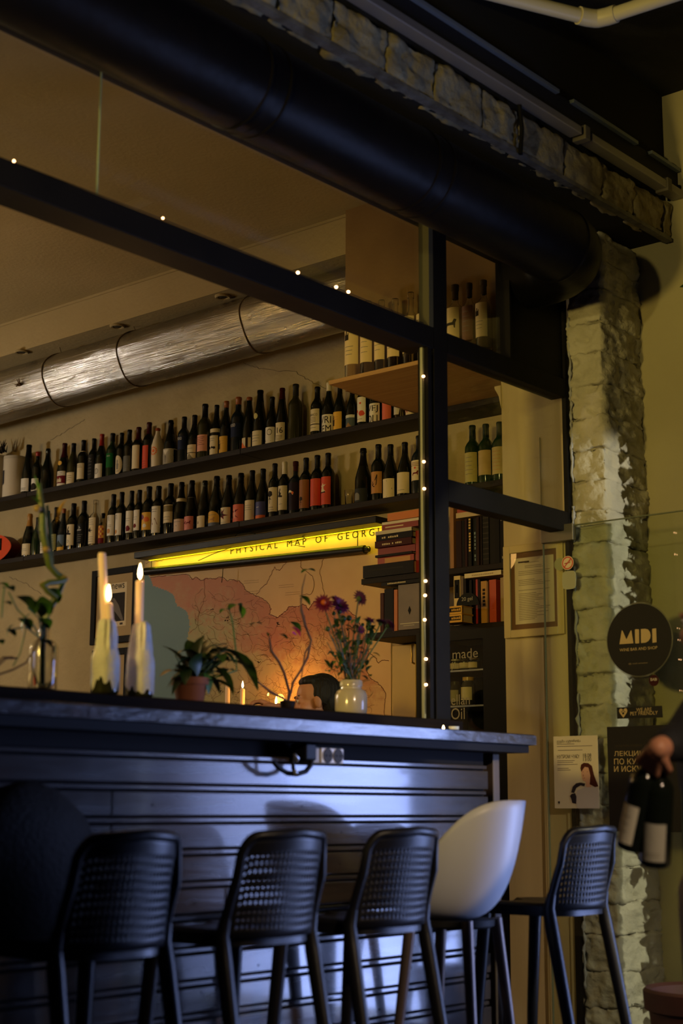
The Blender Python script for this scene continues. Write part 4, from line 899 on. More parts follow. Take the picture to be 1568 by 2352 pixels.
line(jag([(690,1288),(690,1302),(700,1310),(716,1322),(722,1340),(714,1364),(694,1366)], 2, 4), .0024, mb)
line(jag([(743,1282),(735,1310),(738,1340),(745,1362),(742,1385)], 2, 4), .0022, mb)
line(jag([(833,1346),(838,1340),(852,1342),(856,1334),(866,1330)], 2, 4), .0022, mb)
line(jag([(336,1296),(348,1286),(362,1290),(376,1286),(384,1276)], 1.5, 4), .0022, mb)
line(jag([(467,1330),(470,1370),(462,1400),(450,1440),(434,1455)], 2, 4), .0018, mb)
mb.build('border_line', flat(srgb(84,34,24)), wm, kind='stuff')
mb = MB()                                   # rivers and roads wander over the land
for k in range(330):
    x, y = rr.uniform(440, 850), rr.uniform(1370, 1640)
    if not inside((x, y), GEO): continue
    a = rr.uniform(0, 2*PI); P = [(x, y)]
    for j in range(rr.randint(5, 14)):
        a += rr.uniform(-.9,.9); x += math.cos(a)*4; y += math.sin(a)*4
        if not inside((x, y), GEO): break
        P.append((x, y))
    line(P, .0014, mb, XM-.001)
mb.build('river_line', flat(srgb(92,64,36)), wm, kind='stuff')
mb = MB()
for k in range(26):
    x, y = rr.uniform(450, 840), rr.uniform(1400, 1640)
    p = at_x(x, y, XM-.0015)
    for j in range(5): q = p+Vector((0, rr.uniform(-.012,.012), rr.uniform(-.006,.006))); s = rr.uniform(.002,.006); mb.add([q+Vector((0,-s,-s*.5)), q+Vector((0,s,-s*.5)), q+Vector((0,s,s*.5)), q+Vector((0,-s,s*.5))], [(0,1,2,3)])
for x, y in ((560,1360),(640,1345),(560,1335),(655,1362)):
    for j in range(2): line([(x, y+j*5), (x+34, y+j*5-3)], .0012, mb, XM-.001)
mb.build('town_mark', flat(srgb(60,40,26)), wm, kind='stuff')
# title along the top of the map
a, b = at_x(528, 1268, XM-.002), at_x(884, 1220, XM-.002); hgt = a.z-at_x(528, 1286, XM-.002).z
mb = MB(); t0 = at_x(529, 1273, XM-.002)
zt0, zt1 = at_x(529, 1273, XM-.002).z, at_x(845, 1232, XM-.002).z
text(mb, 'P H Y S I C A L    M A P    O F    G E O R G I A', lambda x, y: Vector((XM-.002, t0.y-x, zt0+(zt1-zt0)*x/max(.01,(t0.y-at_x(845,1232,XM-.002).y))+y)), 0, 0, .040, t0.y-at_x(890, 1222, XM-.002).y)
mb.build('map_title', flat(srgb(40,34,10)), wm, kind='stuff')

# lamp bar over the map
XLB = XW-.13
la, lb_ = at_x(313, 1280, XLB), at_x(868, 1199, XLB)
zl = (la.z+lb_.z)/2
pl_ = thing('picture_light', (XLB, (la.y+lb_.y)/2, zl), 'long black lamp bar glowing yellow above the map', 'lamp')
MB().box(XLB-.02, XW-.03, lb_.y, la.y, zl-.008, zl+.030).build('housing', black_metal, pl_, bevel=.003)
glow = mat('yellow led strip', (.8,.6,.05), .5, emit=(1,.80,.01), estr=1.3)
MB().box(XW-.048, XW-.034, lb_.y+.01, la.y-.02, zl-.011, zl-.009).build('led_strip', glow, pl_)
for k in (.06, .94): yy = la.y+(lb_.y-la.y)*k; MB().box(XW-.03, XW, yy-.012, yy+.012, zl+.0, zl+.02).build('arm', black_metal, pl_)
ll = lamp('AREA', 'led_light', (XW-.046, (la.y+lb_.y)/2, zl-.012), 3.0, (1,.86,.02), la.y-lb_.y-.06, (XW+.02, (la.y+lb_.y)/2, zl-.16), sizey=.02)
# black roller tube below the title
XT = XW-.032
ta, tb = at_x(334, 1313, XT), at_x(838, 1262, XT)
rt = thing('map_roller', tb, 'black roller tube hanging across the map below its lit title', 'map roller')
MB().tube([ta, tb], .024, 18).build('tube', black_metal, rt, smooth=50)
MB().tube([tb, tb+(tb-ta).normalized()*.028], .016, 14).build('end_cap', black_metal, rt, smooth=50)
MB().ball(tb+(tb-ta).normalized()*.03+Vector((-.008,0,.004)), .006).build('chrome_knob', mat('chrome', (.8,.8,.8), .1, metal=1), rt, smooth=180, label='small chrome knob')
for k in (.03, .97): q = ta.lerp(tb, k); MB().tube([q+Vector((0,0,.02)), Vector((q.x, q.y, zl-.008))], .0025, 5).build('cord', flat((.01,.01,.01)), rt)
cb_ = thing('lamp_cable', at_x(600, 1240, XT), 'thin loose black cable dangling in front of the lit map title', 'cable')
cur = lambda pts: [at_x(*p, XT-.035) for p in pts]
MB().tube(cur([(540,1232),(545,1226),(575,1222),(600,1232),(640,1240),(690,1232),(700,1236),(660,1250),(700,1256)]), .0025, 5).build('loop', flat((.01,.01,.01)), cb_)
MB().tube(cur([(455,1288),(490,1272),(530,1258),(527,1238)]), .0022, 5).build('loop', flat((.01,.01,.01)), cb_)
MB().tube(cur([(512,1306),(511,1322),(509,1338)]), .0022, 5).build('loop', flat((.01,.01,.01)), cb_)

# framed prints left of the map
def picture(px0, px1, py0, py1, lab, poster):
    X = XW-.022; a, b = at_x(px0, py0, X), at_x(px1, py1, X); y0, y1, z1, z0 = a.y, b.y, a.z, b.z
    t = thing('framed_print', (X, (y0+y1)/2, z0), lab, 'picture'); fw = .042
    mb = MB()
    for q in ((y1, y1+fw, z0, z1), (y0-fw, y0, z0, z1)): mb.box(X, XW-.002, *q)
    for q in ((z0, z0+fw), (z1-fw, z1)): mb.box(X, XW-.002, y1+fw, y0-fw, *q)
    mb.build('frame', flat((.006,.0055,.0055), .6), t, bevel=.002)
    MB().box(X+.012, X+.014, y1+fw, y0-fw, z0+fw, z1-fw).build('mat_board', flat(srgb(176,150,104), .7), t)
    if poster:
        W = (y0-y1)-2*fw; H = (z1-z0)-2*fw; f = lambda u, v, X_=X+.011: Vector((X_, y0-fw-W*u, z0+fw+H*v))
        R = lambda n, c, u0, u1, v0, v1, X_: MB().add([f(u0,v0,X_), f(u1,v0,X_), f(u1,v1,X_), f(u0,v1,X_)], [(0,1,2,3)]).build(n, c, t)
        R('sheet', flat(srgb(220,200,158)), .14, .82, .16, .86, X+.0112)
        R('photograph', flat(srgb(40,32,28)), .18, .78, .24, .70, X+.0105)
        R('stamp', flat(srgb(70,60,50)), .66, .74, .18, .215, X+.0105)
        mb = MB(); P = [(.2,.25),(.32,.25),(.38,.5),(.36,.56),(.46,.58),(.5,.42),(.7,.25),(.76,.25),(.62,.5),(.5,.62),(.36,.62),(.26,.5)]
        mb.add([f(u, v, X+.010) for u, v in P], [tuple(range(len(P)))]).build('photo_shape', flat(srgb(92,80,68)), t)
        mb = MB(); text(mb, 'news', lambda a_, b_: Vector((X+.0103, y0-fw-W*.42-a_, z0+fw+H*.765+b_)), 0, 0, .032, W*.34); mb.build('headline', flat(srgb(30,26,22)), t)
picture(211, 310, 1312, 1472, 'black framed newspaper print behind the candles', True)
picture(211, 291, 1494, 1640, 'black framed print below the newspaper print, mostly hidden by candles', False)

# ------------------------------------------------------------------ bookcase on the wall right of the map
XK = 6.06                                          # front of the shelves
def yk(px, py=1300, X=XK): return at_x(px, py, X).y
zk = [at_x(930, 1318, XK).z, at_x(930, 1447, XK).z]      # tops of the two boards
bk = thing('bookcase', (XK, 4.4, zk[1]), 'dark open bookcase with two boards above the black fridge', 'bookcase')
yl0, yl1, yr = yk(829), yk(839, 1445), 3.872
MB().box(XK, XW-.001, yr, yl0, zk[0]-.03, zk[0]).build('board', shelf_wood, bk, bevel=.003)
MB().box(XK, XW-.001, yr, yl1, zk[1]-.032, zk[1]).build('board', shelf_wood, bk, bevel=.003)
ym = yk(1036, 1240)
MB().box(XK+.02, XW-.001, ym-.0, ym+.022, zk[0], zL-.034).build('upright', mat('amber wood', (.30,.14,.04), .5), bk)
def book(name, x0, x1, y0, y1, z0, z1, col, lab, lines=None, spine='x', pages=True, group=None, txt=None, rz=0, tilt=0):
    """lying or standing book: cover, spine, block of pages; the spine faces -x"""
    c = Vector(((x0+x1)/2, (y0+y1)/2, z0)); t = thing('book', c, lab, 'book', group, rz)
    t.rotation_euler.x = tilt
    L = lambda v: v-c
    e = .003; lying = (z1-z0) < abs(y1-y0) and (z1-z0) < (x1-x0)
    hx, hy, H = (x1-x0)/2, abs(y1-y0)/2, z1-z0
    mb = MB()
    if lying:
        mb.box(-hx, hx, -hy, hy, 0, e).box(-hx, hx, -hy, hy, H-e, H).box(-hx, -hx+e, -hy, hy, e, H-e)
        mb.build('cover', flat(col, .45), t, local=True)
        MB().box(-hx+e, hx-.004, -hy+.004, hy-.004, e, H-e).build('pages', flat(srgb(190,168,120), .8), t, local=True)
    else:
        mb.box(-hx, hx, -hy, -hy+e, 0, H).box(-hx, hx, hy-e, hy, 0, H).box(-hx, -hx+e, -hy+e, hy-e, 0, H)
        mb.build('cover', flat(col, .45), t, local=True)
        MB().box(-hx+e, hx-.004, -hy+e, hy-e, .004, H-.004).build('pages', flat(srgb(190,168,120), .8), t, local=True)
    if txt or lines:
        mb = MB()
        for k, q in enumerate(lines or []):
            cc, u0, u1, v0, v1 = q; f = .0006
            if lying: P = [(-hx-f, hy-2*hy*u, H*v) for u, v in ((u0,v0),(u1,v0),(u1,v1),(u0,v1))]
            else: P = [(-hx-f, hy-2*hy*u, H*v) for u, v in ((u0,v0),(u1,v0),(u1,v1),(u0,v1))]
            MB().add(P, [(0,1,2,3)]).build('spine_print', flat(cc), t, local=True)
        if txt:
            tt, tc, u0, w_, v0, h_ = txt; rg = random.Random(len(tt)); n_ = len(tt)
            for q_, ch in enumerate(tt):          # lettering too small to read: one worn mark for each letter
                if ch == ' ': continue
                a0, a1 = w_*(q_+.12)/n_, w_*(q_+.82)/n_; b1 = h_*rg.uniform(.75, 1)
                P = [(a0,0),(a1,0),(a1,b1),(a0,b1)]
                mb.add([Vector((-hx-.001, hy-2*hy*u0-a, H*v0+b)) if lying else Vector((-hx-.001, b-h_/2, H*v0+a)) for a, b in P], [(0,1,2,3)])
            mb.build('spine_title', flat(tc), t, local=True, kind='stuff')
    return t
TITLE = srgb(206,190,150)
# stack lying on the upper board (its spines face the room)
st = [ # px left, px right(of spine), y top, y bottom at the left end
 (888,952,1178,1193,srgb(196,112,44),'orange paperback topmost on the lying book stack',None),
 (872,950,1194,1200,srgb(206,196,176),'thin white booklet second from the top of the book stack',None),
 (876,950,1200,1211,srgb(126,34,24),'thin red book under the white booklet in the stack',[(TITLE,.1,.6,.4,.6)]),
 (862,948,1212,1219,srgb(190,180,160),'spiral bound pale notebook in the middle of the book stack',None),
 (864,946,1220,1232,srgb(18,16,18),'black book with pale spine lettering below the notebook',('НА КУХНЕ',TITLE,.16,.11,.28,.010)),
 (861,945,1234,1247,srgb(60,20,16),'maroon book with pale lettering, above the brick red book',('КНИГА О ВИНЕ',TITLE,.2,.13,.28,.010)),
 (862,945,1248,1262,srgb(120,30,22),'brick red book in the lower half of the stack',None),
 (861,942,1263,1267,srgb(24,18,18),'very thin dark book between the red books of the stack',None),
 (862,940,1268,1282,srgb(150,52,34),'red book with a wide tan spine label at the stack bottom',[(srgb(190,140,80),.2,.9,.15,.85)]),
]
zc = zk[0]
tot_h = at_x(900, 1178, XK).z-zk[0]; hs = [b[3]-b[2]+1 for b in st]; blk = (1310-1284)
kk = tot_h/(sum(hs)+blk)
ya, yb2 = yk(836, 1290), yk(952, 1280)
book('book', XK-.01, XK+.22, yb2, ya, zc+.0005, zc+blk*kk, srgb(16,14,14), 'big black folio lying under the whole book stack', [(srgb(40,38,34),.1,.8,.5,.62)]); zc += blk*kk
for (p0, p1, y0, y1, col, lab, ex) in st[::-1]:
    h = (y1-y0+1)*kk; y_a = yk(p0, (y0+y1)/2); y_b = y_a-.235-rnd(0,.01)
    ex_l = ex if isinstance(ex, list) else None; ex_t = ex if isinstance(ex, tuple) else None
    book('book', XK+rnd(-.005,.02), XK+.2, y_b, y_a, zc+.0008, zc+h, col, lab, ex_l, txt=ex_t); zc += h
# upright books behind the post
UPB = [(953,962,1218,srgb(140,36,26),'red upright book right behind the book stack'),(963,972,1214,srgb(190,150,100),'tan upright book beside the window sash')]
def upright_row(specs, zb, base_px_y, X0=XK):
    zmax = zL-.036 if zb == zk[0] else zk[0]-.033
    for s in specs:
        p0, p1, ytop, col, lab = s[:5]; ex = s[5] if len(s) > 5 else None
        ya_, yb_ = at_x(p0, base_px_y, X0+.01).y, at_x(p1, base_px_y, X0+.01).y
        zt_ = at_x((p0+p1)/2, ytop, X0+.01).z
        zt_ = min(zt_, zb+.40, zmax)
        book('book', X0+.01+rnd(0,.012), X0+.2, yb_+.0006, ya_-.0006, zb+.0005, zt_, col, lab, ex if isinstance(ex, list) else None, txt=ex if isinstance(ex, tuple) else None)
upright_row(UPB, zk[0], 1300)
ROW1 = [(1046,1059,1196,srgb(36,16,16),'dark maroon upright book, first right of the amber upright'),
 (1060,1066,1195,srgb(18,14,14),'thin black upright book beside the maroon one'),
 (1067,1073,1192,srgb(44,20,22),'thin plum upright book on the upper book row'),
 (1074,1082,1190,srgb(20,18,16),'black upright book with yellow lettering down its spine',('ИСТОРИЯ ВИНА',srgb(206,170,90),.5,.17,.3,.012)),
 (1083,1093,1189,srgb(22,26,32),'slate upright book with small blue grey lettering',('НА КУХНЕ',srgb(120,140,160),.5,.15,.1,.008)),
 (1094,1100,1187,srgb(40,22,14),'thin brown upright book next to the slate one'),
 (1101,1106,1185,srgb(24,14,12),'very thin dark brown book next to the ribbed volume'),
 (1107,1121,1178,srgb(30,28,26),'ribbed black leather volume with raised bands',[(srgb(60,56,50),0,1,v,v+.02) for v in (.1,.2,.3,.42,.5,.6,.72,.8,.9)]),
 (1122,1136,1178,srgb(22,21,20),'plain black volume beside the ribbed leather one'),
 (1137,1147,1180,srgb(16,15,15),'plain black volume, next to last in the upper row'),
 (1148,1158,1180,srgb(12,11,12),'last black volume of the upper row with white marks',[(srgb(150,140,120),.2,.4,.86,.93),(srgb(150,140,120),.6,.8,.86,.93),(srgb(160,150,130),.45,.65,.08,.13)])]
upright_row(ROW1, zk[0], 1296)
zt_ = at_x(1075, 1193, XK).z
yy0, yy1 = at_x(1103, 1190, XK).y, at_x(1047, 1190, XK).y
ztop = max(at_x(p, y, XK+.01).z for p, y in ((1050,1196),(1074,1190),(1094,1187)))+.004
book('book', XK, XK+.2, yy0, yy1, ztop, ztop+.026, srgb(186,166,130), 'pale worn book lying across the upper row of dark books')
book('book', XK+.005, XK+.19, yy0+.005, yy1-.003, ztop+.027, ztop+.045, srgb(150,56,30), 'orange red book lying on the pale worn book')
# lower compartment, left of the post
upright_row([(872,880,1362,srgb(70,36,26),'brown upright book at the left end of the lower board'),(881,902,1352,srgb(14,12,12),'thick black upright book on the lower board'),(903,911,1354,srgb(184,104,40),'orange spined upright book beside the grey cover')], zk[1], 1444)
a, b = at_x(914, 1344, XK+.0), at_x(967, 1440, XK)
t = thing('book', (XK+.015, (a.y+b.y)/2, zk[1]), 'grey book standing face out on the lower board', 'book')
hh = a.z-zk[1]; MB().box(XK+.0, XK+.03, b.y, a.y, zk[1]+.001, zk[1]+hh).build('cover', mat('grey cover', srgb(126,112,104), .5, col2=srgb(104,94,92), nscale=4), t, bevel=.002)
cx_ = (a.y+b.y)/2
MB().prism([(0,-.022),(.010,0),(0,.022),(-.010,0)], lambda q, r, d: Vector((d, cx_+q, zk[1]+hh*.42+r)), XK-.001, XK).build('cover_mark', flat(srgb(24,22,22)), t)
MB().box(XK-.001, XK, cx_-.06, cx_+.06, zk[1]+hh*.13, zk[1]+hh*.15).box(XK-.001, XK, cx_-.03, cx_+.04, zk[1]+hh*.09, zk[1]+hh*.10).build('cover_lettering', flat(srgb(190,180,160)), t)
upright_row([(968,974,1340,srgb(196,182,150),'white spined thin book between grey cover and window sash')], zk[1], 1440)
book('book', XK-.01, XK+.12, b.y-.02, at_x(878,1345,XK).y, zk[1]+hh+.002, min(zk[1]+hh+.024, zk[0]-.034), srgb(18,16,18), 'slim black book with small lettering lying on the grey cover', txt=('ЭНЦИКЛОПЕДИЯ',TITLE,.15,.12,.3,.008))
# lower compartment, right of the post
ROW2 = [(1040,1055,1322,srgb(214,188,130),'white upright book with a black spine label',[(srgb(20,18,18),.08,.92,.55,.92),(srgb(214,188,130),.4,.6,.66,.82)]),
 (1056,1063,1324,srgb(96,76,50),'drab brown upright book beside the white one'),
 (1064,1071,1328,srgb(26,20,18),'dark upright book, first of three in the lower row'),
 (1078,1084,1332,srgb(18,16,16),'black book with pale marks on its spine in the lower row',[(TITLE,.2,.8,.5,.58)]),
 (1085,1089,1330,srgb(30,22,20),'thin dark book left of the thin red one'),
 (1090,1095,1330,srgb(150,34,34),'thin bright red upright book in the lower row'),
 (1096,1102,1330,srgb(28,16,14),'thin dark book right of the thin red one'),
 (1103,1117,1334,srgb(176,128,52),'mustard upright book with dark lettering',('МАРКС',srgb(40,26,12),.5,.09,.4,.016)),
 (1118,1122,1336,srgb(120,84,40),'thin khaki book between mustard and orange ones'),
 (1123,1139,1331,srgb(178,66,26),'orange upright book in the lower row'),
 (1147,1156,1326,srgb(150,124,84),'buff upright book at the right end of the lower row')]
upright_row(ROW2, zk[1]+.0, 1440)
a, b = at_x(1069, 1330, XK), at_x(1153, 1318, XK)
zz_ = max(at_x(p, y, XK+.01).z for p, y in ((1081,1332),(1092,1330),(1128,1331)))+.006
zz_ = min(zz_, zk[0]-.034-.026)
book('book', XK-.01, XK+.15, b.y, a.y, zz_, zz_+.022, srgb(216,200,166), 'white book lying on top of the lower row of books', txt=('ЭНЦИКЛОПЕДИЯ',srgb(170,150,120),.2,.13,.3,.008))

# ------------------------------------------------------------------ black glass door fridge under the bookcase
XF = 5.98; yf0, yf1 = at_x(956, 1550, XF).y, at_x(1113, 1550, XF).y
zf1 = zk[1]-.034
fg = thing('glass_door_fridge', (XF, (yf0+yf1)/2, 0), 'tall black drinks fridge with chalk lettering on its glass door', 'fridge')
yw = 3.87
MB().box(XF+.03, XF+.42, yf0-.02, yf0, 0, zf1).box(XF+.03, XF+.42, yw, yf1+.03, 0, zf1).box(XF+.4, XF+.42, yf1+.03, yf0-.02, 0, zf1).box(XF+.03, XF+.4, yf1+.03, yf0-.02, zf1-.03, zf1).box(XF+.03, XF+.4, yf1+.03, yf0-.02, 0, .1).build('cabinet', flat((.008,.008,.009), .4), fg)
fw = .03
mb = MB()
mb.box(XF, XF+.028, yf0-fw*.8, yf0, 0.06, zf1-.005).box(XF, XF+.028, yw, yf1+.01, .06, zf1-.005).box(XF, XF+.028, yf1+.01, yf0-fw*.8, zf1-.05, zf1-.005).box(XF, XF+.028, yf1+.01, yf0-fw*.8, .06, .12)
mb.build('door_frame', flat((.010,.010,.011), .35), fg)
MB().box(XF+.01, XF+.014, yf1+.01, yf0-fw*.8, .12, zf1-.05).build('door_glass', glass_sheet, fg)
def chalk(t, px, py, h, w_, seg):
    p = at_x(px, py, XF+.0085); mb = MB()
    text(mb, t, lambda a, b: Vector((XF+.0085, p.y-a, p.z+b+.0*a)), 0, 0, h, w_); return mb.build('chalk_lettering', flat(srgb(150,140,118)), fg)
chalk('made', 1039, 1514, .046, .150, 0); chalk('Jam', 1036, 1540, .040, .05, 0); chalk('ellan', 1036, 1620, .05, .11, 0); chalk('Oil', 1036, 1653, .055, .08, 0)
zsh = [at_x(1070, 1541, XF+.12).z, at_x(1070, 1622, XF+.12).z]
for z_ in zsh: MB().box(XF+.06, XF+.39, yf1+.04, yf0-.03, z_-.008, z_).build('shelf', grey_metal, fg)
def jar(px, ytop, ybase, z_, r, col, lidc, lab, X=XF+.13):
    b = at_x(px, ybase, X); H = max(.06, at_x(px, ytop, X).z-z_)
    t = thing('jar', (X, b.y, z_+.0005), lab, 'jar', None, -PI/2)
    MB().lathe([(r*.9,0),(r,.004),(r,H*.72),(r*.75,H*.82),(r*.75,H*.88)], 20).build('jar_body', mat('jar glass', (.04,.035,.02), .1), t, smooth=50, local=True)
    MB().lathe([(r*.8,H*.88),(r*.8,H),(.002,H+.001)], 20).build('lid', flat(lidc, .3), t, smooth=50, local=True)
    lb = Label(r+.0006, 0); mb = MB(); lb.rect(mb, -r*1.1, r*1.1, H*.2, H*.65, 0); mb.build('label', flat(col), t, local=True)
jar(1047, 1516, 1541, zsh[0], .030, srgb(200,184,140), srgb(150,140,110), 'pale jar on the upper fridge shelf, first of three')
jar(1068, 1516, 1541, zsh[0], .030, srgb(206,190,150), srgb(60,54,40), 'pale jar on the upper fridge shelf, middle of three')
jar(1089, 1516, 1541, zsh[0], .030, srgb(200,178,120), srgb(120,100,60), 'cream labelled jar on the upper fridge shelf, last of three')
jar(1076, 1556, 1622, zsh[1], .036, srgb(206,190,140), srgb(190,150,60), 'tall gold lidded jar on the lower fridge shelf')
jar(1046, 1566, 1622, zsh[1], .032, srgb(150,140,100), srgb(50,46,36), 'shorter dark lidded jar on the lower fridge shelf')
# things standing on the fridge
a = at_x(1037, 1452, XK-.02); b = at_x(1083, 1452, XK-.02)
for k, (z0, lab) in enumerate(((zk[1]+.0006, 'lower of two yellow and black spined books below the price tag'), (zk[1]+.041, 'upper of two yellow and black spined books below the price tag'))):
    book('book', XK-.10, XK-.005+.0, b.y, a.y, z0, z0+.039, srgb(214,160,30), lab, [(srgb(24,18,12),.12,.95,.25,.78)], txt=('НА КУХНЕ',srgb(210,160,40),.2,.09,.38,.012))
tz = zk[1]+.0815
pa, pb_ = at_x(1048, 1425, XK-.07), at_x(1100, 1425, XK-.07); w_ = pa.y-pb_.y
tg = thing('price_tag', (XK-.07, (pa.y+pb_.y)/2, tz), 'small black domed chalk tag reading 20 gel on the yellow books', 'tag')
P = [(w_*.5*math.cos(q), .062*math.sin(q)) for q in [PI*k/14 for k in range(15)]]
MB().prism(P, lambda u, v, d: Vector((d, (pa.y+pb_.y)/2+u, tz+v)), XK-.07, XK-.06).build('board', flat((.010,.010,.010)), tg)
mb = MB(); text(mb, '20 gel', lambda u, v: Vector((XK-.0712, (pa.y+pb_.y)/2+.035-u, tz+.018+v)), 0, 0, .024, .065); mb.build('chalk_lettering', flat(srgb(170,164,150)), tg)
a = at_x(1104, 1424, XK-.04); b = at_x(1143, 1418, XK-.04)

# pale yellow cupboard beside the map
XY = XW-.10; a, b = at_x(899, 1470, XY), at_x(956, 1640, XY)
cu = thing('yellow_cupboard', (XY, (a.y+b.y)/2, 0), 'narrow pale yellow cupboard between the map and the fridge', 'cupboard')
a.z = min(a.z, zk[1]-.036)
MB().box(XY+.018, XW-.006, b.y, a.y, 0, a.z).build('carcass', mat('yellow paint', (.55,.36,.10), .45), cu)
MB().box(XY, XY+.017, b.y+.003, a.y-.003, .02, a.z-.004).build('door', mat('yellow door paint', (.60,.40,.11), .4, col2=(.52,.34,.09), nscale=3), cu, bevel=.004)
q = at_x(951, 1478, XY); MB().tube([q+Vector((0,0,.0)), q+Vector((-.02,0,-.005)), q+Vector((-.024,0,-.05)), q+Vector((-.02,0,-.10)), q+Vector((0,0,-.105))], .005, 8).build('handle', mat('brass', (.5,.33,.1), .3, metal=.8), cu, smooth=60)

# ------------------------------------------------------------------ certificate in a wide cream frame on the jamb panel
XC = XP-.022; a, b = at_x(1154, 1250, XC), at_x(1296, 1455, XC)
y0, y1 = a.y, b.y; z1 = (at_x(1154, 1256, XC).z+at_x(1281, 1240, XC).z)/2; z0 = (at_x(1160, 1467, XC).z+at_x(1294, 1455, XC).z)/2
ct = thing('framed_certificate', (XC, (y0+y1)/2, z0), 'printed certificate in a wide cream frame on the yellow panel', 'certificate')
fw = .035; mb = MB()
for q in ((y1, y1+fw, z0, z1), (y0-fw, y0, z0, z1)): mb.box(XC, XP-.001, *q)
for q in ((z0, z0+fw), (z1-fw, z1)): mb.box(XC, XP-.001, y1+fw, y0-fw, *q)
mb.build('frame', mat('cream frame', (.62,.50,.24), .4), ct, bevel=.003)
W, H = (y0-y1)-2*fw, (z1-z0)-2*fw
f = lambda u, v, X_: Vector((X_, y0-fw-W*u, z0+fw+H*v))
def R(n, c, u0, u1, v0, v1, X_): return MB().add([f(u0,v0,X_), f(u1,v0,X_), f(u1,v1,X_), f(u0,v1,X_)], [(0,1,2,3)]).build(n, c, ct)
R('mount', flat(srgb(124,82,36), .7), 0, 1, 0, 1, XC+.012); R('sheet', flat(srgb(236,218,190), .7), .08, .92, .07, .93, XC+.0115)
mb = MB(); rr = random.Random(5)
for k in range(34):
    v = .86-.76*k/34
    if k in (1, 4, 8, 9, 14, 15, 17): continue
    u = .16; e = rr.uniform(.5,.86) if k > 3 else rr.uniform(.3,.8)
    if k < 4: u = .3
    mb.add([f(u,v,XC+.011), f(e,v,XC+.011), f(e,v+.006,XC+.011), f(u,v+.006,XC+.011)], [(0,1,2,3)])
mb.build('printed_lines', flat(srgb(130,108,82)), ct)
R('heading', flat(srgb(70,52,40)), .16, .40, .865, .885, XC+.0108)
MB().box(XC+.006, XC+.008, y1+fw, y0-fw, z0+fw, z1-fw).build('cover_glass', glass_sheet, ct)
# ------------------------------------------------------------------ bar stools
YST = 2.95
def stool(name, loc, lab, rz=0):
    t = thing(name, loc, lab, 'stool', 'charcoal bar stools along the counter', rz)
    K = dict(local=True)
    TH = math.radians(50); HW = .183; ZT, ZB = 1.016, .748
    def bp(u, v):                       # back panel: u across (-1..1), v up
        a = u*TH; x = HW*math.sin(a)/math.sin(TH); fwd = .070*(1-math.cos(a))/(1-math.cos(TH))
        zt = ZT-.012*abs(u)-.105*(1-math.sqrt(max(0, 1-(max(0, abs(u)-.68)/.32)**2)))
        return Vector((x*(1-.03*v), -.165-.045*v**1.3+fwd, ZB+(zt-ZB)*v))
    NU, NV = 26, 13; vs = []; fs = []
    mb = MB(); idx = {}
    def V(i, j):
        if (i, j) not in idx: idx[(i, j)] = len(vs); vs.append(bp(-1+2*i/NU, j/NV))
        return idx[(i, j)]
    for i in range(NU):
        for j in range(NV):
            q = [V(i,j), V(i+1,j), V(i+1,j+1), V(i,j+1)]
            if 2 <= i < NU-2 and 1 <= j < NV-2:
                n0 = len(vs)
                for s, r in ((.24,.26),(.76,.26),(.76,.74),(.24,.74)): vs.append(bp(-1+2*(i+s)/NU, (j+r)/NV))
                for k in range(4): fs.append((q[k], q[(k+1)%4], n0+(k+1)%4, n0+k))
            else: fs.append(tuple(q))
    mb.add(vs, fs); mb.build('backrest', plastic_black, t, smooth=60, solid=.007, **K)
    rim = [bp(-1+2*k/30, 1) for k in range(31)]
    left = [Vector((-.196,-.24,0)), Vector((-.190,-.165,.40)), Vector((-.185,-.105,.70))]+[bp(-1, v) for v in (.05,.35,.65,.9)]
    right = [Vector((-p.x, p.y, p.z)) for p in left]
    MB().tube(left[3:]+rim+right[3:][::-1], .0135, 8, flat=1.0).build('back_frame', plastic_black, t, smooth=70, **K)
    for L in (left, right):
        MB().tube(L[:3]+[L[3], L[4]], [.017,.020,.023,.020,.015], 10).build('leg', plastic_black, t, smooth=70, **K)
    for s in (-1, 1):
        MB().tube([(s*.195,.225,0),(s*.182,.200,.40),(s*.168,.172,.735)], [.016,.020,.023], 10).build('leg', plastic_black, t, smooth=70, **K)
    def seat_pt(u, v, top):
        a = 2*PI*u; n = 3.4; c, s_ = math.cos(a), math.sin(a)
        k = (abs(c)**n+abs(s_)**n)**(-1/n); r = v
        x, y = .182*c*k*r, .035+.18*s_*k*r
        z = .772-.012*(1-r**3) if top else .728+.0*r
        if r > .93 and top: z -= .012
        return Vector((x, y, z-(.012 if (top and y > .2) else 0)))
    mb = MB(); n = 40; R = [0.02,.35,.7,.93,1.0]; vs = []; fs = []
    for top in (True, False):
        for r in (R if top else R[::-1]):
            vs += [seat_pt(k/n, r, top) for k in range(n)]
    m = len(R)*2
    for i in range(m-1): fs += [(i*n+k, i*n+(k+1)%n, (i+1)*n+(k+1)%n, (i+1)*n+k) for k in range(n)]
    fs += [tuple(range(n)), tuple(range((m-1)*n, m*n))]
    mb.add(vs, fs); mb.build('seat', plastic_black, t, smooth=50, **K)
    for a, b in (((-.186,.208,.26),(.186,.208,.26)),((-.191,-.185,.30),(.191,-.185,.30)),((-.191,-.19,.28),(-.186,.208,.26)),((.191,-.19,.28),(.186,.208,.26))):
        MB().tube([a, b], .011, 8).build('stretcher', plastic_black, t, smooth=60, **K)
    t.scale.x = .93
    return t
def xst(px, Y=2.76): return at_y(px, 1990, Y).x
s0 = stool('bar_stool', (xst(322), YST, 0), 'dark perforated bar stool with the dark bag slumped on it')
for px, lab in ((676,'second perforated bar stool counted from the dark bag'), (948,'perforated bar stool half covering the white shell stool'), (1376,'perforated bar stool by the pillar with blue light on its back')):
    s = copy_tree(s0); s.location.x = xst(px); s['label'] = lab
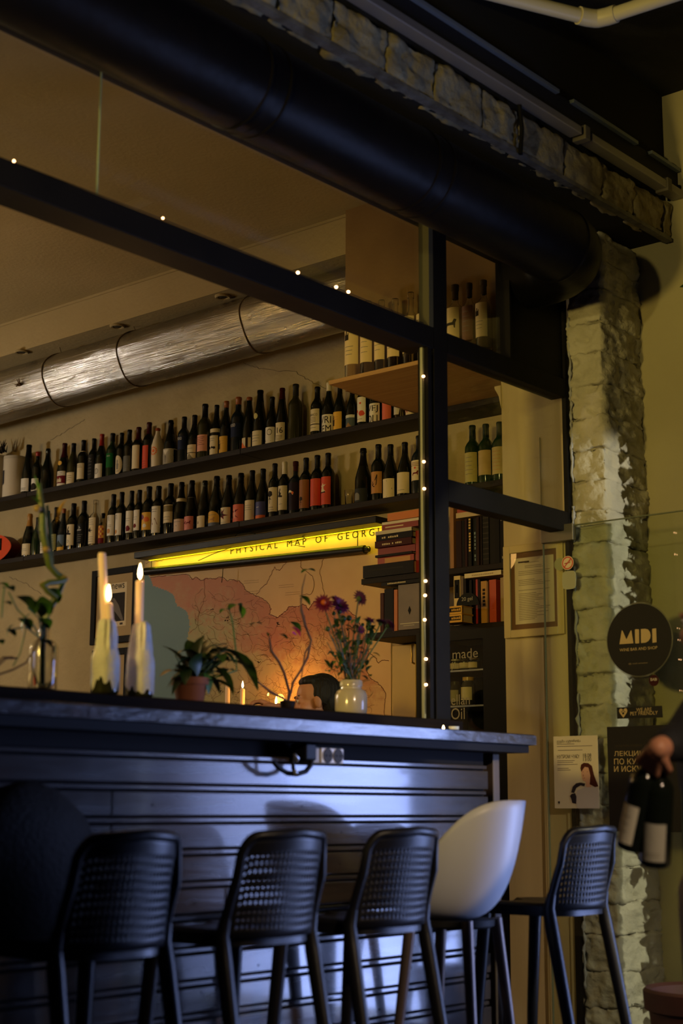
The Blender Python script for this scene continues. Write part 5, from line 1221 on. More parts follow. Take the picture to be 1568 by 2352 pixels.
# dark bag on the nearest stool
bx, by = xst(225)+.0, 3.03
bg = thing('bag', (bx, by, .775), 'big dark rounded bag slumped on the seat of the nearest stool', 'bag')
def bagp(u, v):
    a = 2*PI*u; z = v; w = (1-abs(2*z-.85)**3.2*.55) if z < .92 else .55*(1-(z-.92)/.08*.8)
    x = .205*w*math.copysign(abs(math.cos(a))**.7, math.cos(a)); y = .085*w*math.copysign(abs(math.sin(a))**.8, math.sin(a))
    p = Vector((bx+x, by+y, .775+.365*z)); nn = noise.noise(p*7)*.012
    return p+Vector((math.cos(a)*nn, math.sin(a)*nn, 0))
mb = MB(); mb.grid(bagp, 40, 20, closed_u=True); n = len(mb.v); mb.f.append(list(range(39,-1,-1))); mb.m.append(0); mb.f.append(list(range(n-40, n))); mb.m.append(0)
cloth_dark = mat('dark bag cloth', (.012,.010,.008), .8, bump=.3, bscale=90)
mb.build('bag_body', cloth_dark, bg, smooth=60)

# white tub shell stool
def shell_stool(loc, lab, m, rz=0):
    t = thing('shell_stool', loc, lab, 'stool', None, rz); K = dict(local=True)
    def sp(u, v):
        a = 2*PI*u                          # a = 0 at the back (-y)
        c = (math.cos(a)+1)/2
        H = .045+.325*(c*c*(3-2*c))**.9
        r = (1-(1-v)**2.4)**.62; 
        R = .186*(1+.06*v*c)
        z = .735+.0+H*v**1.7
        lean = -.055*(v**1.7)*c
        return Vector((R*r*math.sin(a)*.98, -R*r*math.cos(a)*.92+lean+.0, z))
    mb = MB(); mb.grid(lambda u, v: sp(u, .02+.98*v), 56, 18, closed_u=True)
    mb.f.append(list(range(55,-1,-1))); mb.m.append(0)
    o = mb.build('shell', m, t, smooth=180, solid=.010, **K)
    leg_m = mat('bronze steel leg', (.16,.12,.10), .35, metal=.5)
    for sx in (-1, 1):
        for sy in (-1, 1):
            MB().tube([(sx*.10, sy*.10, .735),(sx*.165, sy*.165, 0)], [.019,.012], 12).build('leg', leg_m, t, smooth=60, **K)
    rr_ = [((.205)*math.cos(2*PI*k/36)*1.0, .205*math.sin(2*PI*k/36), .27) for k in range(36)]
    MB().tube(rr_, .008, 8, closed=True).build('foot_ring', leg_m, t, smooth=60, **K)
    MB().lathe([(.12,.708),(.13,.715),(.13,.734)], 24).build('seat_mount', flat((.02,.02,.02)), t, smooth=50, **K)
    return t
shell_stool((at_y(1090, 1990, 2.90).x, 2.985, 0), 'white plastic tub shell stool on slim legs at the counter', plastic_white, math.radians(8))

# ------------------------------------------------------------------ socket box and cable on the bar front
YO = YBF-.001
a, b = at_y(735, 1716, YO-.05), at_y(786, 1756, YO-.05)
sk = thing('power_socket', ((a.x+b.x)/2, YO-.05, b.z), 'white double socket screwed to the boards under the counter', 'socket')
MB().box(a.x-.045, b.x, YO-.05, YO-.004, b.z, a.z).build('box', flat(srgb(170,162,140), .4), sk, bevel=.004)
MB().box(a.x, b.x-.001, YO-.056, YO-.05, b.z+.002, a.z-.002).build('face_plate', flat(srgb(244,244,238), .35), sk, bevel=.003)
for k in (.27, .73):
    x = a.x+(b.x-a.x)*k; z = (a.z+b.z)/2
    MB().prism(ngon(0,0,.023,.023,24), lambda u, v, d: Vector((x+u, d, z+v)), YO-.0585, YO-.056).build('socket_well', flat(srgb(70,68,64), .5), sk)
    for s in (-1, 1): MB().prism(ngon(s*.009,0,.0035,.0035,10), lambda u, v, d: Vector((x+u, d, z+v)), YO-.0592, YO-.0585).build('pin_hole', flat((.004,.004,.004)), sk)
a, b = at_y(686, 1702, YO-.04), at_y(711, 1748, YO-.04); a.z = min(a.z, zc0-.031)
pg = thing('cable_plug', ((a.x+b.x)/2, YO-.03, b.z), 'black plug and looped cable hanging beside the double socket', 'plug')
MB().box(a.x, b.x, YO-.07, YO-.004, b.z, a.z).build('plug_body', flat((.008,.008,.009), .4), pg, bevel=.006)
L = lambda pts, Y=YO-.06: [at_y(*p, Y) for p in pts]
MB().tube(L([(628,1750),(640,1764),(660,1776),(682,1778),(702,1772),(714,1756),(716,1742)]), .008, 8).build('cable', flat((.008,.008,.009), .35), pg, smooth=70)
MB().tube(L([(676,1735),(672,1750),(673,1765),(678,1778)], YO-.075), .006, 8).build('cable', flat((.008,.008,.009), .35), pg, smooth=70)
MB().tube(L([(676,1733),(682,1742),(680,1752)], YO-.08), [.005,.009,.004], 10).build('metal_clip', mat('bright clip', (.6,.62,.66), .25, metal=.8), pg, smooth=70, label='bright metal clip')
MB().tube(L([(676,1768),(679,1776),(678,1781)], YO-.08), [.004,.008,.004], 10).build('metal_clip', mat('bright clip b', (.6,.62,.66), .25, metal=.8), pg, smooth=70, label='bright metal clip')

# ------------------------------------------------------------------ candles in wax covered bottles on the sill
wax = mat('dripped wax', (.78,.76,.73), .45, col2=(.64,.62,.58), nscale=20, bump=.3, bscale=60, sss=.15)
candle_m = mat('candle wax', (.86,.66,.46), .5, sss=.3, emit=(1,.45,.18), estr=.12)
flame_m = mat('candle flame', (1,.8,.4), .5, emit=(1,.62,.26), estr=22)
YI = 3.50
def flame(base, h, parent):
    c = Vector(base); P = [(.0005,0),(.0045,h*.12),(.0068,h*.32),(.0055,h*.58),(.0028,h*.82),(.0004,h)]
    MB().lathe(P, 12, c).build('flame', flame_m, parent, smooth=180)
def candle(px0, y0, px1, y1, r, Y, lab, lit, fh=.05):
    a, b = at_y(px0, y0, Y), at_y(px1, y1, Y)
    t = thing('candle', b, lab, 'candle', 'candles standing on the sill')
    MB().tube([b, b.lerp(a,.5), a-Vector((0,0,.004)), a], [r*1.03, r, r*.98, r*.8], 16).build('wax_stick', candle_m, t, smooth=60)
    MB().tube([a, a+Vector((.001,0,.008))], .0009, 5).build('wick', flat((.02,.015,.01)), t)
    if lit:
        flame(a+Vector((0,0,.005)), fh, t)
        l = lamp('POINT', 'candle_light', a+Vector((0,0,.028)), .55, (1,.52,.18), .012); l.parent = None
    return t
def wax_bottle(px, ytop, ybase, lab, seed):
    Y = YI; b = at_y(px, ybase, Y); z = zsill; H = at_y(px, ytop, Y).z-z
    t = thing('candle_bottle', (b.x, Y, z+.0005), lab, 'bottle', 'wax covered candle bottles')
    k = H/.30; P = [(r*1.0, zz*k) for r, zz in PROF['burgundy']]
    MB().lathe(P, 24).build('glass_body', olive_glass, t, smooth=50, local=True)
    rr = random.Random(seed); n = 48
    drip = [rr.uniform(.0,.10)*H if rr.random() < .82 else rr.uniform(.12,.34)*H for _ in range(n)]
    drip = [(drip[k-1]+2*drip[k]+drip[(k+1)%n])/4 for k in range(n)]
    rid = [rr.uniform(-1,1) for _ in range(n)]
    mb = MB(); vs = []; fs = []; NV = 30
    for j in range(NV+1):
        v = j/NV
        for k_ in range(n):
            q = 2*PI*k_/n; z_ = H*1.03-(H*1.03-drip[k_])*v; s_ = 1-z_/H
            zz = max(.001, min(.299, z_/k)); r0 = prof_r('burgundy', zz)
            rc = .024+.018*max(0,s_)**.8 + .0055*rid[k_] + .004*noise.noise(Vector((math.cos(q)*2+seed, math.sin(q)*2, z_*14)))
            r_ = max(r0+.002, rc)
            if j == NV: r_ = r0+.0008
            if j == 0: r_ = .015
            if j == 1: r_ = min(r_, .022)
            vs.append((r_*math.cos(q), r_*math.sin(q), z_))
    for j in range(NV):
        for k_ in range(n): fs.append((j*n+k_, j*n+(k_+1)%n, (j+1)*n+(k_+1)%n, (j+1)*n+k_))
    fs.append(tuple(range(n-1,-1,-1)))
    mb.add(vs, fs); mb.build('wax_drips', wax, t, smooth=180, local=True)
    return t
wax_bottle(240, 1424, 1592, 'wax covered bottle holding two candles on the sill', 3)
wax_bottle(321, 1432, 1598, 'wax covered bottle holding one lit candle on the sill', 8)
candle(234, 1270, 241, 1424, .0125, YI, 'tall unlit candle in the wax covered bottle', False)
candle(249, 1384, 251, 1422, .0125, YI-.016, 'short lit candle burning before the tall unlit one', True)
candle(321, 1334, 319, 1432, .0130, YI, 'single lit candle in the second wax covered bottle', True)
for o in COL.objects:
    if o.name == 'candle.001': pass

# two slim candles and a glass lamp further inside
def inner_candle(px, y0, y1, X, lab, lit):
    a, b = at_x(px, y0, X), at_x(px, y1, X); t = thing('inner_candle', b, lab, 'candle')
    MB().tube([b, a-Vector((0,0,.004)), a], [.013,.013,.010], 14).build('wax_stick', candle_m, t, smooth=60)
    MB().tube([a, a+Vector((0,0,.008))], .0009, 5).build('wick', flat((.02,.015,.01)), t)
    if lit: flame(a+Vector((0,0,.004)), .04, t)
    return t
zcab = 1.40
bc = thing('back_counter', (6.2, 6.2, 0), 'dark low counter along the map wall holding candles', 'cabinet')
MB().box(6.0, XM-.004, 5.05, 7.4, 0, zcab-.03).build('carcass', flat((.02,.015,.012)), bc)
MB().box(5.97, XM-.004, 5.03, 7.42, zcab-.03, zcab).build('worktop', shelf_wood, bc, bevel=.003)
for px, y0, lit, lab in ((523,1570,False,'white candle without flame in front of the map'),(557,1582,True,'lit candle in front of the map')):
    b = at_x(px, 1700, 6.15); a = at_x(px, y0, 6.15); t = thing('inner_candle', (6.15, a.y, zcab+.0005), lab, 'candle')
    MB().lathe([(.045,0),(.045,.006),(.016,.012),(.016,.03)], 20, (6.15, a.y, zcab+.0005)).build('holder', mat('brass dish', (.5,.33,.1), .3, metal=.8), t, smooth=40)
    MB().tube([(6.15, a.y, zcab+.03), (6.15, a.y, a.z-.004), (6.15, a.y, a.z)], [.0135,.0135,.010], 14).build('wax_stick', candle_m, t, smooth=60)
    MB().tube([a, a+Vector((0,0,.008))], .0009, 5).build('wick', flat((.02,.015,.01)), t)
    if lit: flame(a+Vector((0,0,.004)), .04, t)
gl = at_x(634, 1606, 6.2)
t = thing('glass_lamp', (6.2, gl.y, zcab+.0005), 'round glass candle lamp glowing orange before the map', 'lamp')
HZ = gl.z-zcab
MB().lathe([(.05,0),(.05,.008),(.014,.02),(.012,HZ-.06),(.03,HZ-.04)], 20, (6.2, gl.y, zcab+.0005)).build('stem', mat('brass stem', (.4,.26,.08), .3, metal=.8), t, smooth=40)
MB().lathe([(.028,HZ-.04),(.052,HZ-.02),(.060,HZ+.01),(.050,HZ+.04),(.030,HZ+.055)], 24, (6.2, gl.y, zcab+.0005), cap=False).build('glass_bowl', glass_sheet, t, smooth=180)
flame((6.2, gl.y, gl.z-.03), .045, t)
lamp('POINT', 'glow_light', (6.2, gl.y+.03, gl.z+.02), 4.6, (1,.40,.07), .03)

# ------------------------------------------------------------------ plants
leaf_d = mat('dark leaf', (.016,.042,.012), .4, col2=(.028,.07,.016), nscale=20)
leaf_b = mat('fresh leaf', (.05,.16,.025), .45, col2=(.035,.11,.02), nscale=14)
leaf_y = mat('yellowed leaf', (.42,.24,.03), .5)
stem_g = mat('green stem', (.05,.09,.02), .5)
stem_b = mat('brown twig', (.10,.055,.03), .6)
def leaf(mb, base, tip, w, droop=.0, fold=.25, n=6, up=(0,0,1)):
    base = Vector(base); tip = Vector(tip); d = tip-base; s = d.cross(Vector(up))
    if s.length < 1e-5: s = Vector((1,0,0))
    s.normalize(); nn = s.cross(d).normalized(); vs = []; fs = []
    for i in range(n+1):
        t = i/n; c = base+d*t+Vector((0,0,-droop*t*t))+nn*(.12*d.length*math.sin(PI*t)); ww = w*math.sin(PI*min(1,t*.96+.03))**.8*(1-.25*t)
        vs += [c-s*ww+nn*ww*fold, c, c+s*ww+nn*ww*fold]
    for i in range(n): a = i*3; fs += [(a,a+1,a+4,a+3),(a+1,a+2,a+5,a+4)]
    mb.add(vs, fs)
def leafo(parent, base, tip, w, m, **k):
    mb = MB(); leaf(mb, base, tip, w, **k); return mb.build('leaf', m, parent, smooth=180)
PY = lambda px, py, dy=0: at_y(px, py, 3.55+dy)
# broad leaved plant in a clay pot
pc = PY(446, 1606); pc.z = zsill+.0005
pc.y += .02
pt = thing('potted_plant', pc, 'leafy dark green plant in a small clay pot on the sill', 'plant')
hpot = PY(446, 1557).z-zsill
MB().lathe([(.040,0),(.043,.002),(.055,hpot*.72),(.060,hpot*.72),(.062,hpot),(.055,hpot),(.052,hpot*.8),(.01,hpot*.8)], 28, pc).build('pot', mat('clay', (.30,.10,.04), .75, col2=(.24,.08,.035), nscale=9), pt, smooth=40)
top = pc+Vector((0,0,hpot*.8))
for (bx_, by_), (tx, ty), w, m, dy in [((430,1548),(372,1475),.020,leaf_d,.05),((425,1550),(367,1545),.022,leaf_y,.0),((440,1530),(400,1500),.020,leaf_y,.03),((440,1520),(432,1462),.026,leaf_d,.08),((450,1530),(470,1450),.028,leaf_d,.0),((455,1525),(525,1470),.026,leaf_d,-.03),((470,1520),(545,1495),.024,leaf_d,.0),((520,1490),(592,1578),.034,leaf_d,-.02),((470,1550),(505,1586),.022,leaf_d,-.02),((490,1530),(536,1590),.024,leaf_d,-.02),((440,1550),(395,1588),.022,leaf_d,.0),((430,1540),(390,1572),.024,leaf_d,.04),((450,1550),(420,1480),.028,leaf_d,.02),((465,1545),(500,1480),.028,leaf_d,.05),((450,1555),(462,1490),.030,leaf_d,-.04),((470,1545),(478,1586),.020,leaf_b,-.03),((440,1560),(450,1500),.030,leaf_d,.06),((480,1545),(560,1520),.022,leaf_d,.05),((420,1545),(400,1520),.024,leaf_d,.0),((460,1560),(520,1545),.026,leaf_d,.02),((475,1560),(482,1586),.012,leaf_y,-.03),((445,1540),(480,1462),.026,leaf_d,.04),((430,1560),(412,1495),.026,leaf_d,.03),((450,1570),(540,1580),.022,leaf_d,-.05)]:
    a_, b_ = PY(bx_, by_, dy*.4), PY(tx, ty, dy)
    MB().tube([top+Vector((rnd(-.02,.02), rnd(-.02,.02), 0)), a_.lerp(top,.4)+Vector((0,0,.01)), a_], .0022, 5).build('stalk', stem_g, pt)
    leafo(pt, a_, b_, w, m, droop=.012)
for k in range(30):
    q = rnd(0, 2*PI); bx_, by_ = 450+rnd(-50,60), rnd(1490,1552); a_ = PY(bx_, by_, rnd(-.03,.07)); tip = a_+Vector((math.cos(q)*rnd(.05,.09), math.sin(q)*.06, rnd(-.05,.02)))
    tip.z = max(tip.z, zsill+.05)
    leafo(pt, a_, tip, rnd(.016,.026), leaf_d, droop=.01)
    MB().tube([top+Vector((rnd(-.02,.02), rnd(-.02,.02), 0)), a_], .0018, 5).build('stalk', stem_g, pt)
# single tall shoot beside it
sh = [PY(545,1600), PY(543,1540), PY(541,1490), PY(534,1430), PY(526,1400)]
MB().tube([top+Vector((.03,0,0)), sh[1], sh[2], sh[3], sh[4]], [.003,.003,.003,.0025,.002], 6).build('shoot', leaf_b, pt, smooth=70)
leafo(pt, sh[4], PY(505,1408), .018, leaf_b); leafo(pt, sh[4], PY(556,1392,.02), .022, leaf_b); leafo(pt, PY(550,1390), PY(556,1420), .018, leaf_b)

# bare twigs with a few leaves in a small dark pot
tc_ = PY(660, 1618, .04); tc_.z = zsill+.0005
tw = thing('twig_plant', tc_, 'thin bare twigs with a few leaves rising before the map', 'plant')
MB().lathe([(.020,0),(.022,.002),(.028,.030),(.026,.034),(.02,.034),(.01,.03)], 18, tc_).build('pot', flat((.02,.014,.012)), tw, smooth=40)
tb_ = tc_+Vector((0,0,.03))
for pts, r in (([(664,1590),(652,1545),(640,1520),(622,1495),(618,1462)], .0045), ([(668,1590),(672,1568),(690,1540),(706,1510),(714,1470),(702,1440),(692,1400),(690,1372)], .0042), ([(650,1604),(622,1590),(592,1566)], .0042), ([(700,1440),(690,1402),(694,1350),(702,1318)], .0025), ([(712,1480),(700,1500),(690,1570)], .003)):
    P = [PY(*p, .03) for p in pts]
    MB().tube(([tb_] if r > .0041 else [])+P, [r]*(len(P)+(1 if r > .0041 else 0)-1)+[r*.5], 6).build('twig', stem_b, tw, smooth=70)
for a_, b_, w, m in (((692,1316),(724,1312),.017,leaf_b),((686,1368),(712,1390),.016,leaf_b),((574,1437),(602,1434),.012,leaf_d),((640,1458),(660,1468),.012,leaf_d),((666,1428),(690,1452),.018,leaf_b),((616,1462),(612,1452),.006,leaf_d)):
    leafo(tw, PY(*a_, .03), PY(*b_, .03), w, m)
MB().tube([PY(672,1452,.03), PY(680,1458,.03)], [.004,.002], 6).build('bud', flat(srgb(190,60,150)), tw)
mb = MB(); leaf(mb, PY(670,1440,.025), PY(690,1462,.025), .011); mb.build('petal', flat(srgb(190,60,150)), tw, smooth=180)

# asters in a milky jar
jc = PY(806, 1637, -.01); jc.z = zsill+.0005
jr = thing('flower_jar', jc, 'milky white jar of purple asters standing on the sill', 'vase')
hj = PY(806, 1563, -.01).z-zsill
milky = mat('milky glass', (.52,.46,.34), .18, sss=.2, coat=.5)
MB().lathe([(.052,0),(.056,.004),(.058,.02),(.058,hj*.55),(.052,hj*.68),(.038,hj*.74),(.037,hj*.80),(.041,hj*.82),(.041,hj*.97),(.038,hj),(.034,hj*.97),(.034,hj*.7),(.02,hj*.6)], 32, jc).build('jar', milky, jr, smooth=50)
jt = jc+Vector((0,0,hj*.9))
pet_m = [mat('magenta petals', srgb(110,16,50), .6), mat('violet petals', srgb(76,24,84), .6), mat('purple petals', srgb(100,26,80), .6)]
def aster(px, py, r, m, face, dy, centre=True, green=False):
    r *= 1.25
    c = PY(px, py, dy); f_ = Vector(face).normalized()
    mid = c.lerp(jt, .5)+Vector((rnd(-.01,.01), rnd(-.01,.01), 0))
    MB().tube([jt+Vector((rnd(-.02,.02), rnd(-.02,.02), -.01)), mid, c-f_*.008], .0024, 6).build('flower_stem', stem_g, jr, smooth=70)
    x = f_.cross(Vector((.3,.2,1))).normalized(); y = f_.cross(x); mb = MB()
    for ring, (n, l, lift) in enumerate(((16, 1, .0), (14, .85, .25), (12, .6, .5))):
        for k in range(n):
            q = 2*PI*(k+.5*ring)/n+rnd(-.1,.1); d = x*math.cos(q)+y*math.sin(q); tip = c+d*r*l+f_*r*lift*.9
            leaf(mb, c+d*r*.15, tip, r*.17, fold=.1, n=2, up=f_)
    mb.build('petals', m, jr, smooth=180)
    if centre: MB().ball(c+f_*r*.25, (r*.28,)*3 if False else r*.28, 10, 6).build('flower_centre', flat(srgb(190,90,30) if not green else srgb(60,84,40)), jr, smooth=180)
    MB().ball(c-f_*r*.15, r*.3, 8, 5).build('sepals', stem_g, jr, smooth=180)
cf = (-.6,-.7,.25)
aster(742,1386,.030,pet_m[0],cf,-.02); aster(780,1392,.034,pet_m[2],(-.2,-.8,.6),.0,False); aster(772,1380,.026,pet_m[2],(.1,-.6,.8),.03,False)
aster(826,1374,.027,pet_m[1],(.8,-.1,.4),.01,True,True); aster(848,1428,.027,pet_m[2],(.1,-.4,1),-.01,False); aster(874,1430,.022,pet_m[1],(.3,-.2,1),.02,False); aster(893,1436,.026,pet_m[1],(.6,-.5,.6),.0,False); aster(829,1446,.014,pet_m[2],(-.3,-.9,.2),-.02,False)
for k in range(26):
    px, py = rnd(735,860), rnd(1400,1490); c = PY(px, py, rnd(-.03,.04))
    MB().tube([jt+Vector((rnd(-.02,.02),rnd(-.02,.02),0)), c.lerp(jt,.5)+Vector((rnd(-.012,.012),0,0)), c], [.0022,.002,.0012], 5).build('flower_stem', stem_g if k % 3 else stem_b, jr)
    if k % 2: MB().ball(c, rnd(.006,.013), 8, 5).build('bud', leaf_d, jr, smooth=180)
for k in range(110):
    a_ = PY(rnd(756,856), rnd(1430,1566), rnd(-.04,.04)); q = rnd(0, 2*PI)
    leafo(jr, a_, a_+Vector((math.cos(q)*.03, math.sin(q)*.03, rnd(-.015,.03))), rnd(.007,.012), leaf_d if k % 3 else leaf_b)

# clear bottle vase with pothos leaves and a knotted green stalk
vc = PY(97, 1580, -.03); vc.z = zsill+.0005; hv = PY(97, 1430, -.03).z-zsill
vz = thing('glass_bottle_vase', vc, 'clear glass bottle vase holding green stalks and round leaves', 'vase')
kk_ = hv/.30
P = [(r*1.08, z*kk_) for r, z in PROF['bordeaux']]
MB().lathe(P[:-1]+[(max(.002, r-.003), z) for r, z in P[3:-1]][::-1]+[(.004,.012)], 28, vc).build('bottle', clear_bottle, vz, smooth=50)
Q = lambda pts, dy=-.03: [PY(*p, dy) for p in pts]
green_s = mat('bamboo stalk', (.07,.13,.03), .4, col2=(.12,.12,.03), nscale=14)
stk_pts = [(97,1560),(97,1500),(97,1440),(108,1400),(132,1360),(150,1335),(148,1326),(118,1316),(104,1338),(112,1356),(122,1300),(112,1250),(104,1200),(96,1150),(94,1115)]
MB().tube(Q([(97,1570),(98,1500),(100,1440),(112,1405),(132,1372),(148,1332)]), .008, 10).build('stalk', green_s, vz, smooth=70)
MB().tube(Q([(148,1332),(134,1336),(112,1338),(98,1344),(108,1356),(130,1372)], -.05), .009, 10).build('stalk', green_s, vz, smooth=70)
MB().tube(Q([(150,1330),(130,1318),(114,1300),(106,1262),(98,1220),(98,1180),(92,1140),(90,1110)], -.03), [.010,.010,.011,.012,.012,.011,.009,.006], 10).build('stalk', green_s, vz, smooth=70)
MB().tube(Q([(118,1300),(116,1260),(112,1200),(108,1160)], -.02), [.007,.007,.006,.004], 8).build('stalk', green_s, vz, smooth=70)
for q in ((148,1330),(100,1344),(86,1168),(106,1262)): MB().ball(PY(*q, -.04), (.013,.013,.010), 10, 6).build('node', mat('dry node', (.30,.20,.07), .6), vz, smooth=180)
for a_, b_, w, m in (((136,1190),(152,1150),.010,leaf_y),((130,1200),(156,1145),.008,leaf_y),((96,1165),(64,1140),.008,leaf_b),((84,1150),(78,1090),.007,leaf_b),((100,1230),(60,1222),.007,leaf_d)): leafo(vz, PY(*a_, -.03), PY(*b_, -.03), w, m)
for a_, b_, w, m in (((20,1352),(-4,1340),.020,leaf_b),((8,1350),(32,1358),.022,leaf_b),((36,1370),(76,1400),.030,leaf_d),((60,1375),(80,1412),.026,leaf_d),((78,1385),(110,1420),.034,leaf_b),((96,1370),(100,1428),.032,leaf_d),((120,1360),(134,1386),.022,leaf_b),((108,1352),(138,1372),.018,leaf_b),((44,1420),(70,1448),.026,leaf_d),((70,1408),(52,1452),.026,leaf_b),((10,1446),(36,1462),.018,leaf_d),((32,1434),(16,1464),.018,leaf_b),((6,1384),(26,1390),.014,leaf_b),((-6,1470),(6,1480),.016,leaf_b),((96,1470),(118,1486),.016,leaf_d),((92,1420),(112,1446),.026,leaf_b)):
    leafo(vz, PY(*a_, -.05), PY(*b_, -.04), w, m)
for pts in ([(97,1480),(90,1420),(64,1396)],[(97,1480),(80,1440),(40,1400),(20,1360)],[(97,1470),(60,1440),(30,1445)],[(30,1530),(46,1500),(60,1440)],[(97,1470),(104,1420),(120,1372)],[(4,1420),(6,1380),(10,1350)]):
    MB().tube(Q(pts, -.04), .0022, 5).build('leaf_stalk', leaf_b, vz, smooth=70)
for pts in ([(-6,1530),(14,1512),(40,1512)],[(-6,1550),(30,1538),(60,1522),(80,1490),(98,1450)],[(-4,1520),(6,1510),(30,1510)]):
    MB().tube(Q(pts, -.04), .003, 5).build('tendril', stem_b, vz, smooth=70)

# ------------------------------------------------------------------ fairy lights clipped round the frame
bulb_m = mat('fairy bulb', (1,.8,.6), .5, emit=(1,.50,.22), estr=14)
fl = thing('fairy_lights', (xp0-.06, YF-.01, 1.6), 'string of tiny warm fairy lights along the window post and rail', 'fairy lights')
YB_ = YF+.012
fp = [(372,503),(682,628),(770,661),(798,672)]; fpost = [(970,866),(971,1062),(972,1124),(975,1336),(974,1369),(973,1425),(976,1515),(976,1574)]
P = [at_y(*p, YB_) for p in [(30,372)]+fp]; Pp = [at_y(*p, YB_) for p in fpost]
MB().tube([P[0], P[1], P[2], P[3], P[4], at_y(900,713,YB_), at_y(972,742,YB_)], .0016, 5).build('wire', flat((.02,.015,.012)), fl)
MB().tube(Pp+[at_y(977,1640,YB_)], .0016, 5).build('wire', flat((.02,.015,.012)), fl)
for i, p in enumerate(P+Pp):
    MB().ball(p+Vector((0,-.004,.002)), (.0062,.0062,.005) if i > 1 else .0035, 10, 6).build('bulb', bulb_m, fl, smooth=180)
# two tea lights by the foot of the post
for px, c_, lab in ((1018, (1,.55,.15), 'tiny burning tea light at the foot of the window post'), (1042, (.6,.75,1), 'small glass tumbler glinting blue on the counter end')):
    p = at_y(px, 1672, 3.40); p.z = zc1+.0006
    if px == 1018:
        t = thing('tea_light', p, lab, 'candle'); MB().lathe([(.016,0),(.017,.012),(.015,.012),(.014,.008)], 16, p).build('cup', grey_metal, t, smooth=40); MB().lathe([(.0005,.010),(.005,.018),(.004,.026),(.0005,.034)], 10, p).build('flame', flame_m, t, smooth=180)
    else:
        t = thing('small_tumbler', p, lab, 'glass'); MB().lathe([(.016,0),(.018,.002),(.020,.032),(.018,.032),(.015,.006),(.002,.006)], 20, p).build('bowl', mat('frosted glass', (.6,.66,.75), .25), t, smooth=50)
# ------------------------------------------------------------------ glass door leaf standing open, with its stickers
XD = 5.62
p0 = at_x(1250, 1400, XD); ptop = at_x(1420, 1193, XD)
gd = thing('door_1', (XD, p0.y, 0), 'frameless glass door standing open beside the stone pillar', 'door'); gd['kind'] = 'structure'
ztop = at_x(1320, 1205, XD).z; Y1d = p0.y-.95
MB().box(XD-.005, XD+.005, Y1d, p0.y, .02, ztop).build('glass_leaf', glass_door_m, gd)
MB().box(XD-.0055, XD+.0055, Y1d, p0.y, ztop-.004, ztop+.0005).box(XD-.0055, XD+.0055, p0.y-.003, p0.y, .02, ztop).build('polished_edge', mat('polished glass edge', (.16,.18,.12), .3), gd)
a, b = at_x(1247, 1216, XD), at_x(1319, 1240, XD)
MB().box(XD-.014, XD+.014, b.y, a.y+.004, b.z, ztop+.006).build('patch_fitting', mat('steel fitting', (.16,.15,.13), .4, metal=.5), gd, bevel=.002)
MB().box(XD-.014, XD+.014, b.y, a.y+.004, .0, .06).build('floor_pivot', mat('steel pivot', (.16,.15,.13), .4, metal=.5), gd, bevel=.002)
def flatpoly(pxs, d=0): return [at_x(px, py, XD-.0055-d) for px, py in pxs]
def face(mb, pts): return mb.add(pts, [tuple(range(len(pts)))])
def fpoly(parent, name, m, pxs, d): return face(MB(), flatpoly(pxs, d)).build(name, m, parent)
class Plane:
    """a print on the door glass: a runs along the door towards the camera, b up; both in metres from a picture point"""
    def __init__(s, px, py, d): s.o = at_x(px, py, XD-.0055-d)
    def __call__(s, a, b): return s.o+Vector((0, -a, b))
def disc(parent, name, m, c, ry, rz, d, n=40): return face(MB(), [c+Vector((-d, ry*math.cos(2*PI*k/n), rz*math.sin(2*PI*k/n))) for k in range(n)]).build(name, m, parent)
STK = dict(black=mat('black vinyl', (.006,.006,.006), .35), gold=flat(srgb(196,170,116)), white=flat(srgb(216,204,176)))
c = at_x(1467, 1469, XD-.006); rz = (at_x(1467, 1386, XD).z-at_x(1467, 1552, XD).z)/2
ms = thing('round_sign', c-Vector((0,0,rz)), 'round black door sticker reading MIDI wine bar and shop', 'sticker')
MB().prism([(rz*math.cos(2*PI*k/48), rz*math.sin(2*PI*k/48)) for k in range(48)], lambda a, b, d: Vector((d, c.y+a, c.z+b)), XD-.0075, XD-.0052).build('disc', STK['black'], ms)
ringm = MB()
for k in range(48):
    q0, q1 = 2*PI*k/48, 2*PI*(k+1)/48
    ringm.add([Vector((XD-.0050, c.y+r*math.cos(q), c.z+r*math.sin(q))) for r, q in ((rz,q0),(rz+.006,q0),(rz+.006,q1),(rz,q1))], [(0,1,2,3)])
ringm.build('clear_border', flat(srgb(120,118,112)), ms)
def P2(px, py, d=.0026): return at_x(px, py, XD-.0055-d)
K = lambda pts: [((1380+x/7.84), (1350+y/7.84)) for x, y in pts]      # from the enlarged view of the sign
for n_, pts in (('letter_m', [(330,1018),(370,770),(385,770),(456,930),(532,768),(545,768),(582,1000)]), ('letter_i', [(608,755),(622,746),(676,746),(682,755),(686,996),(676,1000),(622,1004),(612,996)]), ('letter_d', [(714,744),(790,738),(840,748),(876,790),(892,850),(884,910),(850,960),(800,988),(718,996)]), ('letter_i', [(918,740),(990,730),(998,980),(924,992)])):
    face(MB(), [P2(*p) for p in K(pts)]).build(n_, STK['gold'], ms)
o = P2(*K([(334,1150)])[0]); w_ = (o-P2(*K([(1012,1118)])[0])).length
mb = MB(); text(mb, 'WINE BAR AND SHOP', lambda a, b: o+Vector((0,-a,b+.02*a*0)), 0, 0, .0125, w_); mb.build('small_lettering', STK['gold'], ms)
o2 = P2(*K([(496,1390)])[0]); mb = MB(); text(mb, '@ midi.winebar', lambda a, b: o2+Vector((0,-a,b)), 0, 0, .008, (o2-P2(*K([(846,1370)])[0])).length); mb.build('small_lettering', flat(srgb(140,124,90)), ms)
c2 = at_x(1501, 1563, XD-.006); r2 = rz*.155
